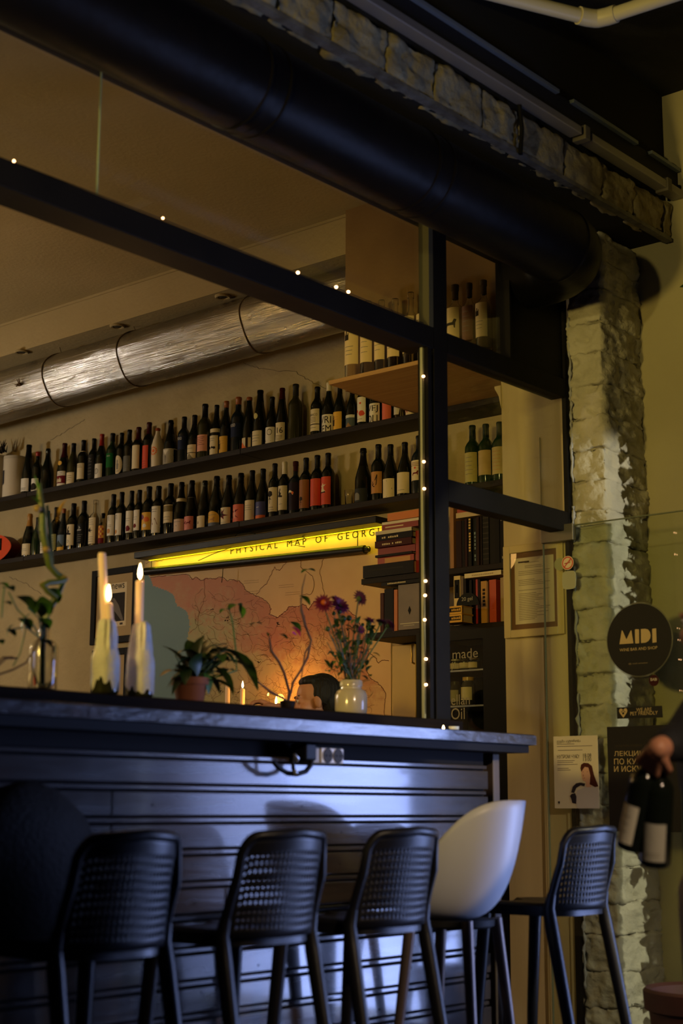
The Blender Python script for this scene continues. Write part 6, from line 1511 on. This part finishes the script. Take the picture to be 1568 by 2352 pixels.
bs_ = thing('small_round_sticker', c2-Vector((0,0,r2)), 'tiny round dark red sticker under the round black sign', 'sticker')
disc(bs_, 'disc', flat(srgb(58,18,16)), c2, r2, r2, 0, 28); o = c2+Vector((-.0006, r2*.62, -r2*.05)); mb = MB(); text(mb, 'BABI', lambda a, b: o+Vector((0,-a,b)), 0, 0, r2*.5, r2*1.24); mb.build('lettering', STK['white'], bs_)
# no smoking sign and the two frosted patches
c3 = at_x(1303, 1293, XD-.006); r3 = (at_x(1303,1277,XD).z-at_x(1303,1309,XD).z)/2
ns = thing('no_smoking_sign', c3-Vector((0,0,r3)), 'small round no smoking sign in red and white on the glass', 'sign')
disc(ns, 'disc', flat(srgb(226,206,170)), c3, r3, r3, 0)
mb = MB(); red = flat(srgb(196,52,26))
for k in range(40):
    q0, q1 = 2*PI*k/40, 2*PI*(k+1)/40
    mb.add([c3+Vector((-.0006, r*math.cos(q), r*math.sin(q))) for r, q in ((r3*.74,q0),(r3*.9,q0),(r3*.9,q1),(r3*.74,q1))], [(0,1,2,3)])
u = Vector((0,-.7,.714)); v = Vector((0,.714,.7))
face(mb, [c3+Vector((-.0006,0,0))+u*r3*.76*s+v*r3*.07*t for s, t in ((-1,-1),(1,-1),(1,1),(-1,1))]); mb.build('red_ring', red, ns)
mb = MB(); face(mb, [c3+Vector((-.0005,0,0))+Vector((0,-a*r3,b*r3)) for a, b in ((-.5,-.12),(.45,-.02),(.45,.10),(-.5,.0))]); face(mb, [c3+Vector((-.0005,0,0))+Vector((0,-a*r3,b*r3)) for a, b in ((.3,.1),(.38,.1),(.5,.4),(.42,.42))]); mb.build('cigarette', flat(srgb(150,50,30)), ns)
frost = mat('frosted patch', (.46,.47,.30), .6, alpha=.75)
pa_ = thing('frosted_patch', at_x(1284, 1309, XD-.004), 'small round frosted patch behind the no smoking sign', 'patch'); disc(pa_, 'film', frost, at_x(1285, 1296, XD+.0062), r3*.95, r3*.9, 0)
qa, qb = at_x(1291, 1313, XD-.006), at_x(1323, 1352, XD-.006)
pb2 = thing('frosted_patch', qb, 'rounded square frosted patch below the no smoking sign', 'patch')
MB().prism([(qb.y+(qa.y-qb.y)*(.5+.5*math.copysign(abs(math.cos(t))**.5, math.cos(t))), qb.z+(qa.z-qb.z)*(.5+.5*math.copysign(abs(math.sin(t))**.5, math.sin(t)))) for t in [2*PI*k/28 for k in range(28)]], lambda a, b, d: Vector((d, a, b)), XD-.009, XD-.0052).build('film', frost, pb2)
# pet friendly strip
pts = [(1416,1625),(1520,1621),(1522,1648),(1417,1651)]
pf = thing('pet_sticker', at_x(1470, 1650, XD), 'black strip sticker reading we are pet friendly with a heart', 'sticker')
fpoly(pf, 'strip', STK['black'], pts, 0)
K2 = lambda P: [(1380+x/7.84, 1350+y/7.84) for x, y in P]
hc = P2(*K2([(398,2250)])[0], .0008); s = .021
face(MB(), [hc+Vector((0, -a*s, b*s)) for a, b in [(0,-1),(.75,-.1),(.95,.35),(.8,.75),(.45,.85),(.12,.65),(0,.45),(-.12,.65),(-.45,.85),(-.8,.75),(-.95,.35),(-.75,-.1)]]).build('heart', STK['gold'], pf)
mb = MB()
for a, b, r in ((0,-.12,.24),(-.38,.18,.11),(-.14,.38,.11),(.14,.38,.11),(.38,.18,.11)): face(mb, [hc+Vector((-.0005,-(a+r*math.cos(q))*s,(b+r*math.sin(q))*s)) for q in [2*PI*k/14 for k in range(14)]])
mb.build('paw_print', STK['black'], pf)
for t_, xy, x1 in (('WE ARE',(632,2230),(910,2215)),('PET FRIENDLY',(526,2300),(1020,2270))):
    o = P2(*K2([xy])[0], .0008); mb = MB(); text(mb, t_, lambda a, b: o+Vector((0,-a,b)), 0, 0, .0145, (o-P2(*K2([x1])[0], .0008)).length); mb.build('lettering', STK['gold'], pf)
# white poster
W4 = [(1271,1692),(1374,1688),(1380,1857),(1276,1859)]
wp = thing('white_poster', at_x(1325, 1858, XD), 'white event poster with a long haired woman on the glass door', 'poster')
TL, BR = at_x(1272, 1692, XD), at_x(1378, 1857, XD); Wd, Hd = TL.y-BR.y, TL.z-BR.z
f4 = lambda u, v, d=.0065: Vector((XD-d, TL.y-Wd*u, BR.z+Hd*v))
paper = mat('poster paper', srgb(206,196,170), .6)
MB().box(XD-.0062, XD-.0052, BR.y, TL.y, BR.z, TL.z).build('sheet', paper, wp)
ink = flat(srgb(44,38,46))
def pp4(n, m, P, d): return face(MB(), [f4(u, v, d) for u, v in P]).build(n, m, wp)
for t_, u, v, h, w_ in (('გეგმა ავტორობა',.08,.90,.016,.54),('НУТРОМ ЧУЮ!',.08,.69,.016,.50),('18.08',.67,.70,.016,.18),('13:00',.67,.645,.016,.18)):
    mb = MB(); o = f4(u, v, .0068); text(mb, t_, lambda a, b: o+Vector((0,-a,b)), 0, 0, h, Wd*w_); mb.build('lettering', ink, wp)
mb = MB()
for u0, u1, v in ((.08,.48,.885),(.08,.88,.855),(.10,.66,.80),(.08,.48,.655),(.08,.44,.63),(.08,.54,.602),(.08,.34,.55),(.08,.38,.525)):
    face(mb, [f4(u0,v,.0068), f4(u1,v,.0068), f4(u1,v+.008,.0068), f4(u0,v+.008,.0068)])
mb.build('text_lines', flat(srgb(110,100,100)), wp)
skin_p, hair_p = flat(srgb(196,152,128)), flat(srgb(70,30,22))
pp4('shirt', flat(srgb(186,178,172)), [(.50,.0),(1.0,.0),(1.0,.28),(.86,.30),(.76,.32),(.62,.27),(.52,.25),(.48,.16)], .0066)
pp4('hair', hair_p, [(.60,.55),(.62,.60),(.68,.625),(.78,.62),(.86,.58),(.90,.46),(.99,.30),(.92,.29),(.80,.33),(.82,.45),(.78,.56),(.70,.57),(.62,.50)], .0069)
pp4('face_print', skin_p, [(.61,.56),(.64,.595),(.70,.60),(.78,.57),(.83,.50),(.82,.42),(.80,.36),(.84,.29),(.72,.29),(.71,.36),(.65,.38),(.62,.46)], .0068)
mb = MB()
for P in ([(.64,.50),(.67,.505),(.67,.495)],[(.73,.50),(.77,.505),(.77,.495)],[(.64,.415),(.70,.418),(.70,.41)],[(.655,.44),(.675,.44),(.665,.47)]): face(mb, [f4(u, v, .00705) for u, v in P])
mb.build('face_features', flat(srgb(120,70,60)), wp)
pp4('scarf', ink, [(.70,.34),(.60,.355),(.50,.345),(.42,.30),(.38,.22),(.45,.21),(.50,.28),(.60,.315),(.68,.30)], .0070)
pp4('scarf', ink, [(.39,.20),(.47,.21),(.50,.16),(.49,.06),(.40,.075),(.38,.13),(.35,.17)], .0070)
mb = MB(); face(mb, [f4(.10+.022*math.cos(q), .085+.014*math.sin(q), .0068) for q in [2*PI*k/12 for k in range(12)]]); face(mb, [f4(.08,.08,.0068), f4(.10,.05,.0068), f4(.12,.08,.0068)]); mb.build('map_pin', ink, wp)
# black lecture poster
TL, BR = at_x(1395, 1670, XD), at_x(1566, 1900, XD); Wd2, Hd2 = TL.y-BR.y, TL.z-BR.z
bp_ = thing('black_poster', Vector((XD, (TL.y+BR.y)/2, BR.z)), 'black lecture poster with bold pale Cyrillic letters on the door', 'poster')
MB().box(XD-.0062, XD-.0052, BR.y, TL.y, BR.z-.02, TL.z).build('sheet', mat('black poster', (.007,.006,.007), .35), bp_)
for t_, p, p1, h in (('ЛЕКЦИИ',(1410,1739),(1478,1737),.030),('ПО КУЛЬТУРЕ',(1410,1756),(1528,1753),.030),('И ИСКУССТВУ',(1410,1773),(1530,1771),.030),('КУЛЬТУРА И ОБРАЗ',(1413,1716),(1474,1714),.011)):
    o = P2(*p, .0011); mb = MB(); text(mb, t_, lambda a, b: o+Vector((0,-a,b)), 0, 0, h*.80, (o-P2(*p1, .0011)).length); mb.build('lettering', STK['gold'] if h > .02 else flat(srgb(74,64,50)), bp_)

# ------------------------------------------------------------------ people
skin_m = mat('skin', (.52,.24,.13), .5, sss=.12, col2=(.46,.20,.11), nscale=12)
hair_m = mat('dark hair', (.005,.004,.0035), .65, bump=.6, bscale=90, bstretch=(1,1,.15))
black_cloth = mat('black cloth', (.008,.008,.009), .8, bump=.2, bscale=70)
cream_cloth = mat('cream cloth', (.55,.50,.40), .8, bump=.2, bscale=70)
def capsule(mb, a, b, ra, rb, n=14):
    a = Vector(a); b = Vector(b); d = b-a; L = d.length; d.normalize()
    x = d.orthogonal().normalized(); y = d.cross(x); vs = []; fs = []; rows = []
    for i in range(5): q = -PI/2+PI/2*i/4; rows.append((a+d*ra*math.sin(q), max(ra*math.cos(q), .0004)))
    for i in range(5): q = PI/2*i/4; rows.append((b+d*rb*math.sin(q), max(rb*math.cos(q), .0004)))
    for c, r in rows:
        for k in range(n): w_ = 2*PI*k/n; vs.append(c+(x*math.cos(w_)+y*math.sin(w_))*r)
    N = len(rows)
    for i in range(N-1):
        for k in range(n): fs.append((i*n+k, i*n+(k+1)%n, (i+1)*n+(k+1)%n, (i+1)*n+k))
    fs += [tuple(range(n-1,-1,-1)), tuple(range((N-1)*n, N*n))]
    mb.add(vs, fs)
def chain(mb, pts, rs):
    for a, b, ra, rb in zip(pts, pts[1:], rs, rs[1:]): capsule(mb, a, b, ra, rb)
def ell(mb, c, r, R=None):
    n0 = len(mb.v); mb.ball((0,0,0), Vector(r), 20, 14)
    for i in range(n0, len(mb.v)): mb.v[i] = (R @ mb.v[i] if R else mb.v[i])+Vector(c)
def fuse(o, vox, it=4):
    md = o.modifiers.new('fuse', 'REMESH'); md.mode = 'VOXEL'; md.voxel_size = vox; md.use_smooth_shade = True
    sm = o.modifiers.new('soften', 'SMOOTH'); sm.iterations = it; sm.factor = .5
    return o
def head(mb, c, F_, U_, s=1.0):
    """skull, jaw, nose, lips, brows and ears about the middle of the head; F_ looks forward"""
    F_ = Vector(F_).normalized(); U_ = (Vector(U_)-F_*Vector(U_).dot(F_)).normalized(); Rr_ = F_.cross(U_); R = Matrix((Rr_, F_, U_)).transposed()
    T = lambda x, y, z: Vector(c)+Rr_*x*s+F_*y*s+U_*z*s
    ell(mb, T(0,-.012,.035), (.074*s,.092*s,.085*s), R); ell(mb, T(0,.022,-.02), (.062*s,.068*s,.088*s), R); ell(mb, T(0,.040,-.072), (.044*s,.045*s,.038*s), R)
    ell(mb, T(0,.088,-.015), (.014*s,.020*s,.022*s), R); capsule(mb, T(0,.080,.02), T(0,.104,-.022), .008*s, .011*s)
    ell(mb, T(0,.083,-.058), (.024*s,.012*s,.007*s), R); ell(mb, T(0,.082,-.070), (.021*s,.012*s,.008*s), R)
    for q in (-1, 1):
        ell(mb, T(q*.032,.076,.028), (.020*s,.014*s,.008*s), R); ell(mb, T(q*.034,.068,.006), (.017*s,.015*s,.012*s), R)
        ell(mb, T(q*.048,.052,-.028), (.022*s,.026*s,.026*s), R); ell(mb, T(q*.076,-.008,-.004), (.009*s,.019*s,.031*s), R)
    return T, R
def hand(mb, wrist, d, nrm, curl, s=1.0, spread=1.0, thumb=1):
    """palm, four bent fingers of unequal length and a thumb from the palm's side; d points from wrist to knuckles, nrm out of the palm"""
    d = Vector(d).normalized(); nrm = Vector(nrm); nrm = (nrm-d*nrm.dot(d)).normalized(); x = d.cross(nrm)
    w_ = Vector(wrist)
    for k in range(4):
        a = w_+d*.02*s+x*(-.018+.012*k)*s; b = w_+d*.088*s+x*(-.032+.0213*k)*s; capsule(mb, a, b, .015*s, .0115*s)
    for k, ln in enumerate((.070,.082,.078,.060)):
        p = w_+d*.090*s+x*(-.032+.0213*k)*s*spread; q = 0; r = .0092*s
        for j, f in enumerate((.46,.31,.23)):
            q += curl[j]; dd = d*math.cos(q)+nrm*math.sin(q); p2 = p+dd*ln*f*s; capsule(mb, p, p2, r, r*.9, 10); p = p2; r *= .9
    a = w_+d*.022*s+x*(-.028*thumb)*s; b = a+d*.034*s+x*(-.026*thumb)*s+nrm*.014*s; c_ = b+d*.030*s+nrm*.018*s+x*(.002*thumb)*s; e_ = c_+d*.018*s+nrm*.016*s+x*(.012*thumb)*s
    capsule(mb, a, b, .014*s, .0115*s, 10); capsule(mb, b, c_, .0115*s, .010*s, 10); capsule(mb, c_, e_, .010*s, .0085*s, 10)
def person(name, base, face_dir, lab, arms, headC, headF, headU, zs=1.38, zh=.92, hips=None, pose_hand=(), legs=None, top_m=black_cloth, leg_m=black_cloth, bun=True, sleeve=.62, hair_len=False):
    t = thing(name, base, lab, 'person'); B = Vector(base); F_ = Vector(face_dir).normalized(); U_ = Vector((0,0,1)); S_ = F_.cross(U_)
    at = lambda s_, f_, z: B+S_*s_+F_*f_+U_*z
    mb = MB(); top = MB(); low = MB()
    neck = at(0,0,zs+.06)
    ell(mb, at(0,0,zh+.02), (.16,.16,.12)); ell(mb, at(0,0,zs-.14), (.15,.15,.20)); chain(mb, [at(0,0,zh), at(0,.0,zs-.05)], [.125,.125])
    A0, A1 = [A['pts'][0]+U_*.0 for A in arms]; mid_ = (A0+A1)/2+U_*.045
    chain(mb, [A0, mid_, A1], [.052,.068,.052]); chain(mb, [mid_, Vector(headC)-Vector(headU)*.05], [.064,.056])
    T, R = head(mb, headC, headF, headU)
    for s_ in (-1, 1):
        L = [at(s_*.095,.0,zh-.03), at(s_*.10,.02,.50), at(s_*.10,-.02,.09)]
        chain(mb, L, [.088,.056,.040]); capsule(mb, at(s_*.10,-.03,.05), at(s_*.11,.13,.035), .036, .030); chain(low, L, [.105,.078,.066])
        capsule(low, at(s_*.10,-.035,.048), at(s_*.11,.14,.04), .045, .040)
    ell(low, at(0,0,zh), (.185,.175,.13))
    for A in arms:
        chain(mb, A['pts'], [.050,.038,.027]); hand(mb, *A['hand'], **A.get('kw', {}))
        e = A['pts'][1].lerp(A['pts'][2], sleeve); chain(top, [A['pts'][0], A['pts'][1], e], [.066,.056,.046])
    ell(top, at(0,.0,zs-.14), (.175,.165,.22)); chain(top, [at(0,0,zh-.02), at(0,0,zs-.1)], [.160,.155]); chain(top, [A0, mid_-U_*.01, A1], [.066,.082,.066]); chain(top, [A0-U_*.06, at(0,0,zs-.22)], [.075,.14]); chain(top, [A1-U_*.06, at(0,0,zs-.22)], [.075,.14])
    body = fuse(mb.build('body', skin_m, t), .0048, 3)
    fuse(top.build('top', top_m, t), .011, 4); fuse(low.build('trousers', leg_m, t), .012, 4)
    hm = MB(); ell(hm, T(0,-.040,.050), (.082,.088,.082), R); ell(hm, T(0,-.066,.0), (.074,.056,.080), R); ell(hm, T(0,.005,.096), (.064,.062,.030), R)
    for q in (-1, 1): ell(hm, T(q*.066,-.036,.030), (.020,.048,.048), R)
    if bun: ell(hm, T(0,-.128,.040), (.044,.042,.046), R)
    if hair_len: ell(hm, T(0,-.055,-.09), (.075,.05,.11), R)
    # keep the face free: hair is cut back in front of the hairline
    fuse(hm.build('hair', hair_m, t), .006, 4)
    em = MB(); im = MB()
    for q in (-1, 1): em.ball(T(q*.034,.0755,.008), .0105, 12, 8); im.ball(T(q*.034,.0835,.008), .0042, 10, 6)
    em.build('eyes', flat(srgb(200,190,180), .2), t, smooth=180); im.build('irises', flat(srgb(40,26,18), .2), t, smooth=180)
    mb2 = MB()
    for q in (-1, 1): capsule(mb2, T(q*.018,.088,.030), T(q*.050,.074,.032), .004, .003, 8)
    mb2.build('eyebrows', hair_m, t, smooth=180)
    return t
at_d = lambda px, py, d: EYE + ray(px, py)*d
# woman behind the counter, seen in profile
DI = 7.05
hC = at_d(722, 1613, DI); Lft = Vector((-_sa, _ca, 0)); Fwd = Vector((_ca, _sa, 0))
fdir = (Lft*.97-Fwd*.12+Vector((0,0,-.10))).normalized()
pb0 = Vector((hC.x, hC.y, 0)) - Lft*.05
zsw = hC.z-.25
sh1, sh2 = pb0+Vector((0,0,zsw))-Fwd*.16, pb0+Vector((0,0,zsw))+Fwd*.16
w1 = at_d(640, 1628, DI-.05); w2 = at_d(690, 1760, DI+.1)
person('person', pb0, (Lft.x, Lft.y, 0), 'dark haired woman in profile behind the counter, one hand raised', [
  dict(pts=[sh1, sh1+Lft*.10+Vector((0,0,-.24)), w1], hand=(w1, (Lft*.9+Vector((0,0,.35)))[:], (0,0,-1), (.5,.7,.5)), kw=dict(thumb=-1)),
  dict(pts=[sh2, sh2+Lft*.04+Vector((0,0,-.27)), w2], hand=(w2, (Lft+Vector((0,0,-.1)))[:], (0,0,-1), (.4,.5,.4)))],
  hC, fdir, Vector((0,0,1))+Lft*.10, zs=zsw, zh=.95*zsw/1.38)
# server on the right carrying two bottles by the neck
DS = 3.95
pS = at_d(1690, 1500, DS+.12); pS = Vector((pS.x, pS.y, 0))
zss = at_d(1600, 1632, DS).z
wr = at_d(1512, 1718, DS-.16); sh = at_d(1612, 1645, DS+.0); el = at_d(1568, 1700, DS-.04)
hS = at_d(1640, 1432, DS+.12)
dirh = ((at_d(1484, 1784, DS-.15)-wr).normalized()+Fwd*.75).normalized()
sh_b = pS+Fwd*.0+(pS-Vector((sh.x, sh.y, 0)))*.75; sh_b = Vector((sh_b.x, sh_b.y, sh.z))
toCam = -Fwd
person('person', pS, (Lft*.8-Fwd*.6)[:], 'person in black top carrying two wine bottles, cut by the picture edge', [
  dict(pts=[sh, el, wr], hand=(wr, dirh[:], (Fwd*.95-Lft*.3)[:], (1.0,1.2,.9)), kw=dict(thumb=-1, s=.86)),
  dict(pts=[sh_b, sh_b+Vector((0,0,-.28))-Lft*.03, sh_b+Vector((0,0,-.50))+Lft*.02], hand=(sh_b+Vector((0,0,-.50))+Lft*.02, (0,0,-1), (0.6,0.6,0), (.3,.4,.3)))],
  hS, (Lft*.75-Fwd*.55+Vector((0,0,-.1)))[:], (0,0,1), zs=zss, zh=.86, leg_m=cream_cloth)
def held(px0, py0, px1, py1, dist0, dist1, lab, L_, labspec, roll=0):
    """bottle from its foot to its mouth"""
    a, b = at_d(px0, py0, dist0), at_d(px1, py1, dist1); z = (b-a).normalized(); k = (b-a).length/.30
    t = thing('held_bottle', a, lab, 'bottle', None); x = (-toCam).cross(z).normalized()   # label (-y) faces the camera
    y = z.cross(x); R = Matrix((x, y, z)).transposed().to_4x4() @ Matrix.Rotation(roll, 4, 'Z')
    t.rotation_euler = R.to_euler(); t.scale = (k, k, k)
    MB().lathe(PROF['bordeaux'], 28).build('glass_body', dark_glass, t, smooth=50, local=True)
    P = [(r+.0007, z_) for r, z_ in PROF['bordeaux'] if z_ > .226]; MB().lathe(P[:-1]+[(.014,.3012)], 20).build('capsule', flat((.012,.014,.012), .35), t, smooth=45, local=True)
    draw_label(t, 'bordeaux', labspec)
    return t
held(1504, 1988, 1516, 1712, DS-.09, DS-.10, 'dark wine bottle with large grey white label hanging from the hand', .3, (srgb(170,166,150), .06, .37, 46, [(srgb(170,166,150),'stroke',[(-.3,.5),(-.1,.7),(.1,.55),(.3,.75)],.05),(srgb(150,146,130),'lines',2,.1,.25)]), -.38)
held(1446, 1950, 1497, 1705, DS-.07, DS-.10, 'dark wine bottle tilted in the hand, narrow strip of its label showing', .3, (srgb(206,200,180), .07, .42, 50, [(GREY,'lines',3,.2,.8)]), -1.0)

# ------------------------------------------------------------------ clay planter and ivy by the hall wall
pc = at_z(1580, 2262, .45); 
pl2 = thing('planter', (5.28, 2.72, 0), 'large dark clay planter on the floor by the stone pillar', 'planter')
clay = mat('dark clay', (.075,.025,.014), .7, col2=(.05,.018,.011), nscale=5)
c_ = Vector((5.28, 2.72, 0))
MB().lathe([(.17,0),(.18,.01),(.225,.36),(.24,.365),(.245,.43),(.235,.44),(.215,.43),(.205,.38),(.05,.38)], 40, c_).build('pot', clay, pl2, smooth=40)
MB().lathe([(.208,.385),(.12,.395),(.01,.392)], 30, c_).build('soil', flat((.02,.014,.01)), pl2, smooth=60)
iv = thing('ivy_plant', (XR-.05, 2.45, 3.3), 'thick green ivy hanging down the hall side wall beside the glass door', 'plant')
rr = random.Random(12); lv = [MB(), MB()]
for v_ in range(84):
    y = rr.uniform(2.05, 2.92); x = XR-rr.uniform(.08,.24); z = 3.35; P = [Vector((x, y, z))]; zend = rr.uniform(.35, 1.6)
    while z > zend:
        z -= .07; x += rr.uniform(-.03,.03); x = min(XR-.055, max(XR-.245+.03*math.sin(z*9), x)); y += rr.uniform(-.03,.03); y = min(2.93, max(2.0, y)); P.append(Vector((x, y, z)))
    if v_ % 3 == 0: MB().tube(P, .003, 4).build('stem', stem_b, iv)
    for p in P[1:]:
        q = rr.uniform(0, 2*PI); tip = p+Vector((-.02-abs(math.cos(q))*.05, math.sin(q)*.07, rr.uniform(-.06,.02)))
        tip.x = max(tip.x, XR-.28+.025*math.sin(z*40)); leaf(lv[rr.randint(0,1)], p, tip, rr.uniform(.05,.075), n=3)
lv[0].build('foliage', leaf_b, iv, kind='stuff'); lv[1].build('foliage', leaf_d, iv, kind='stuff')
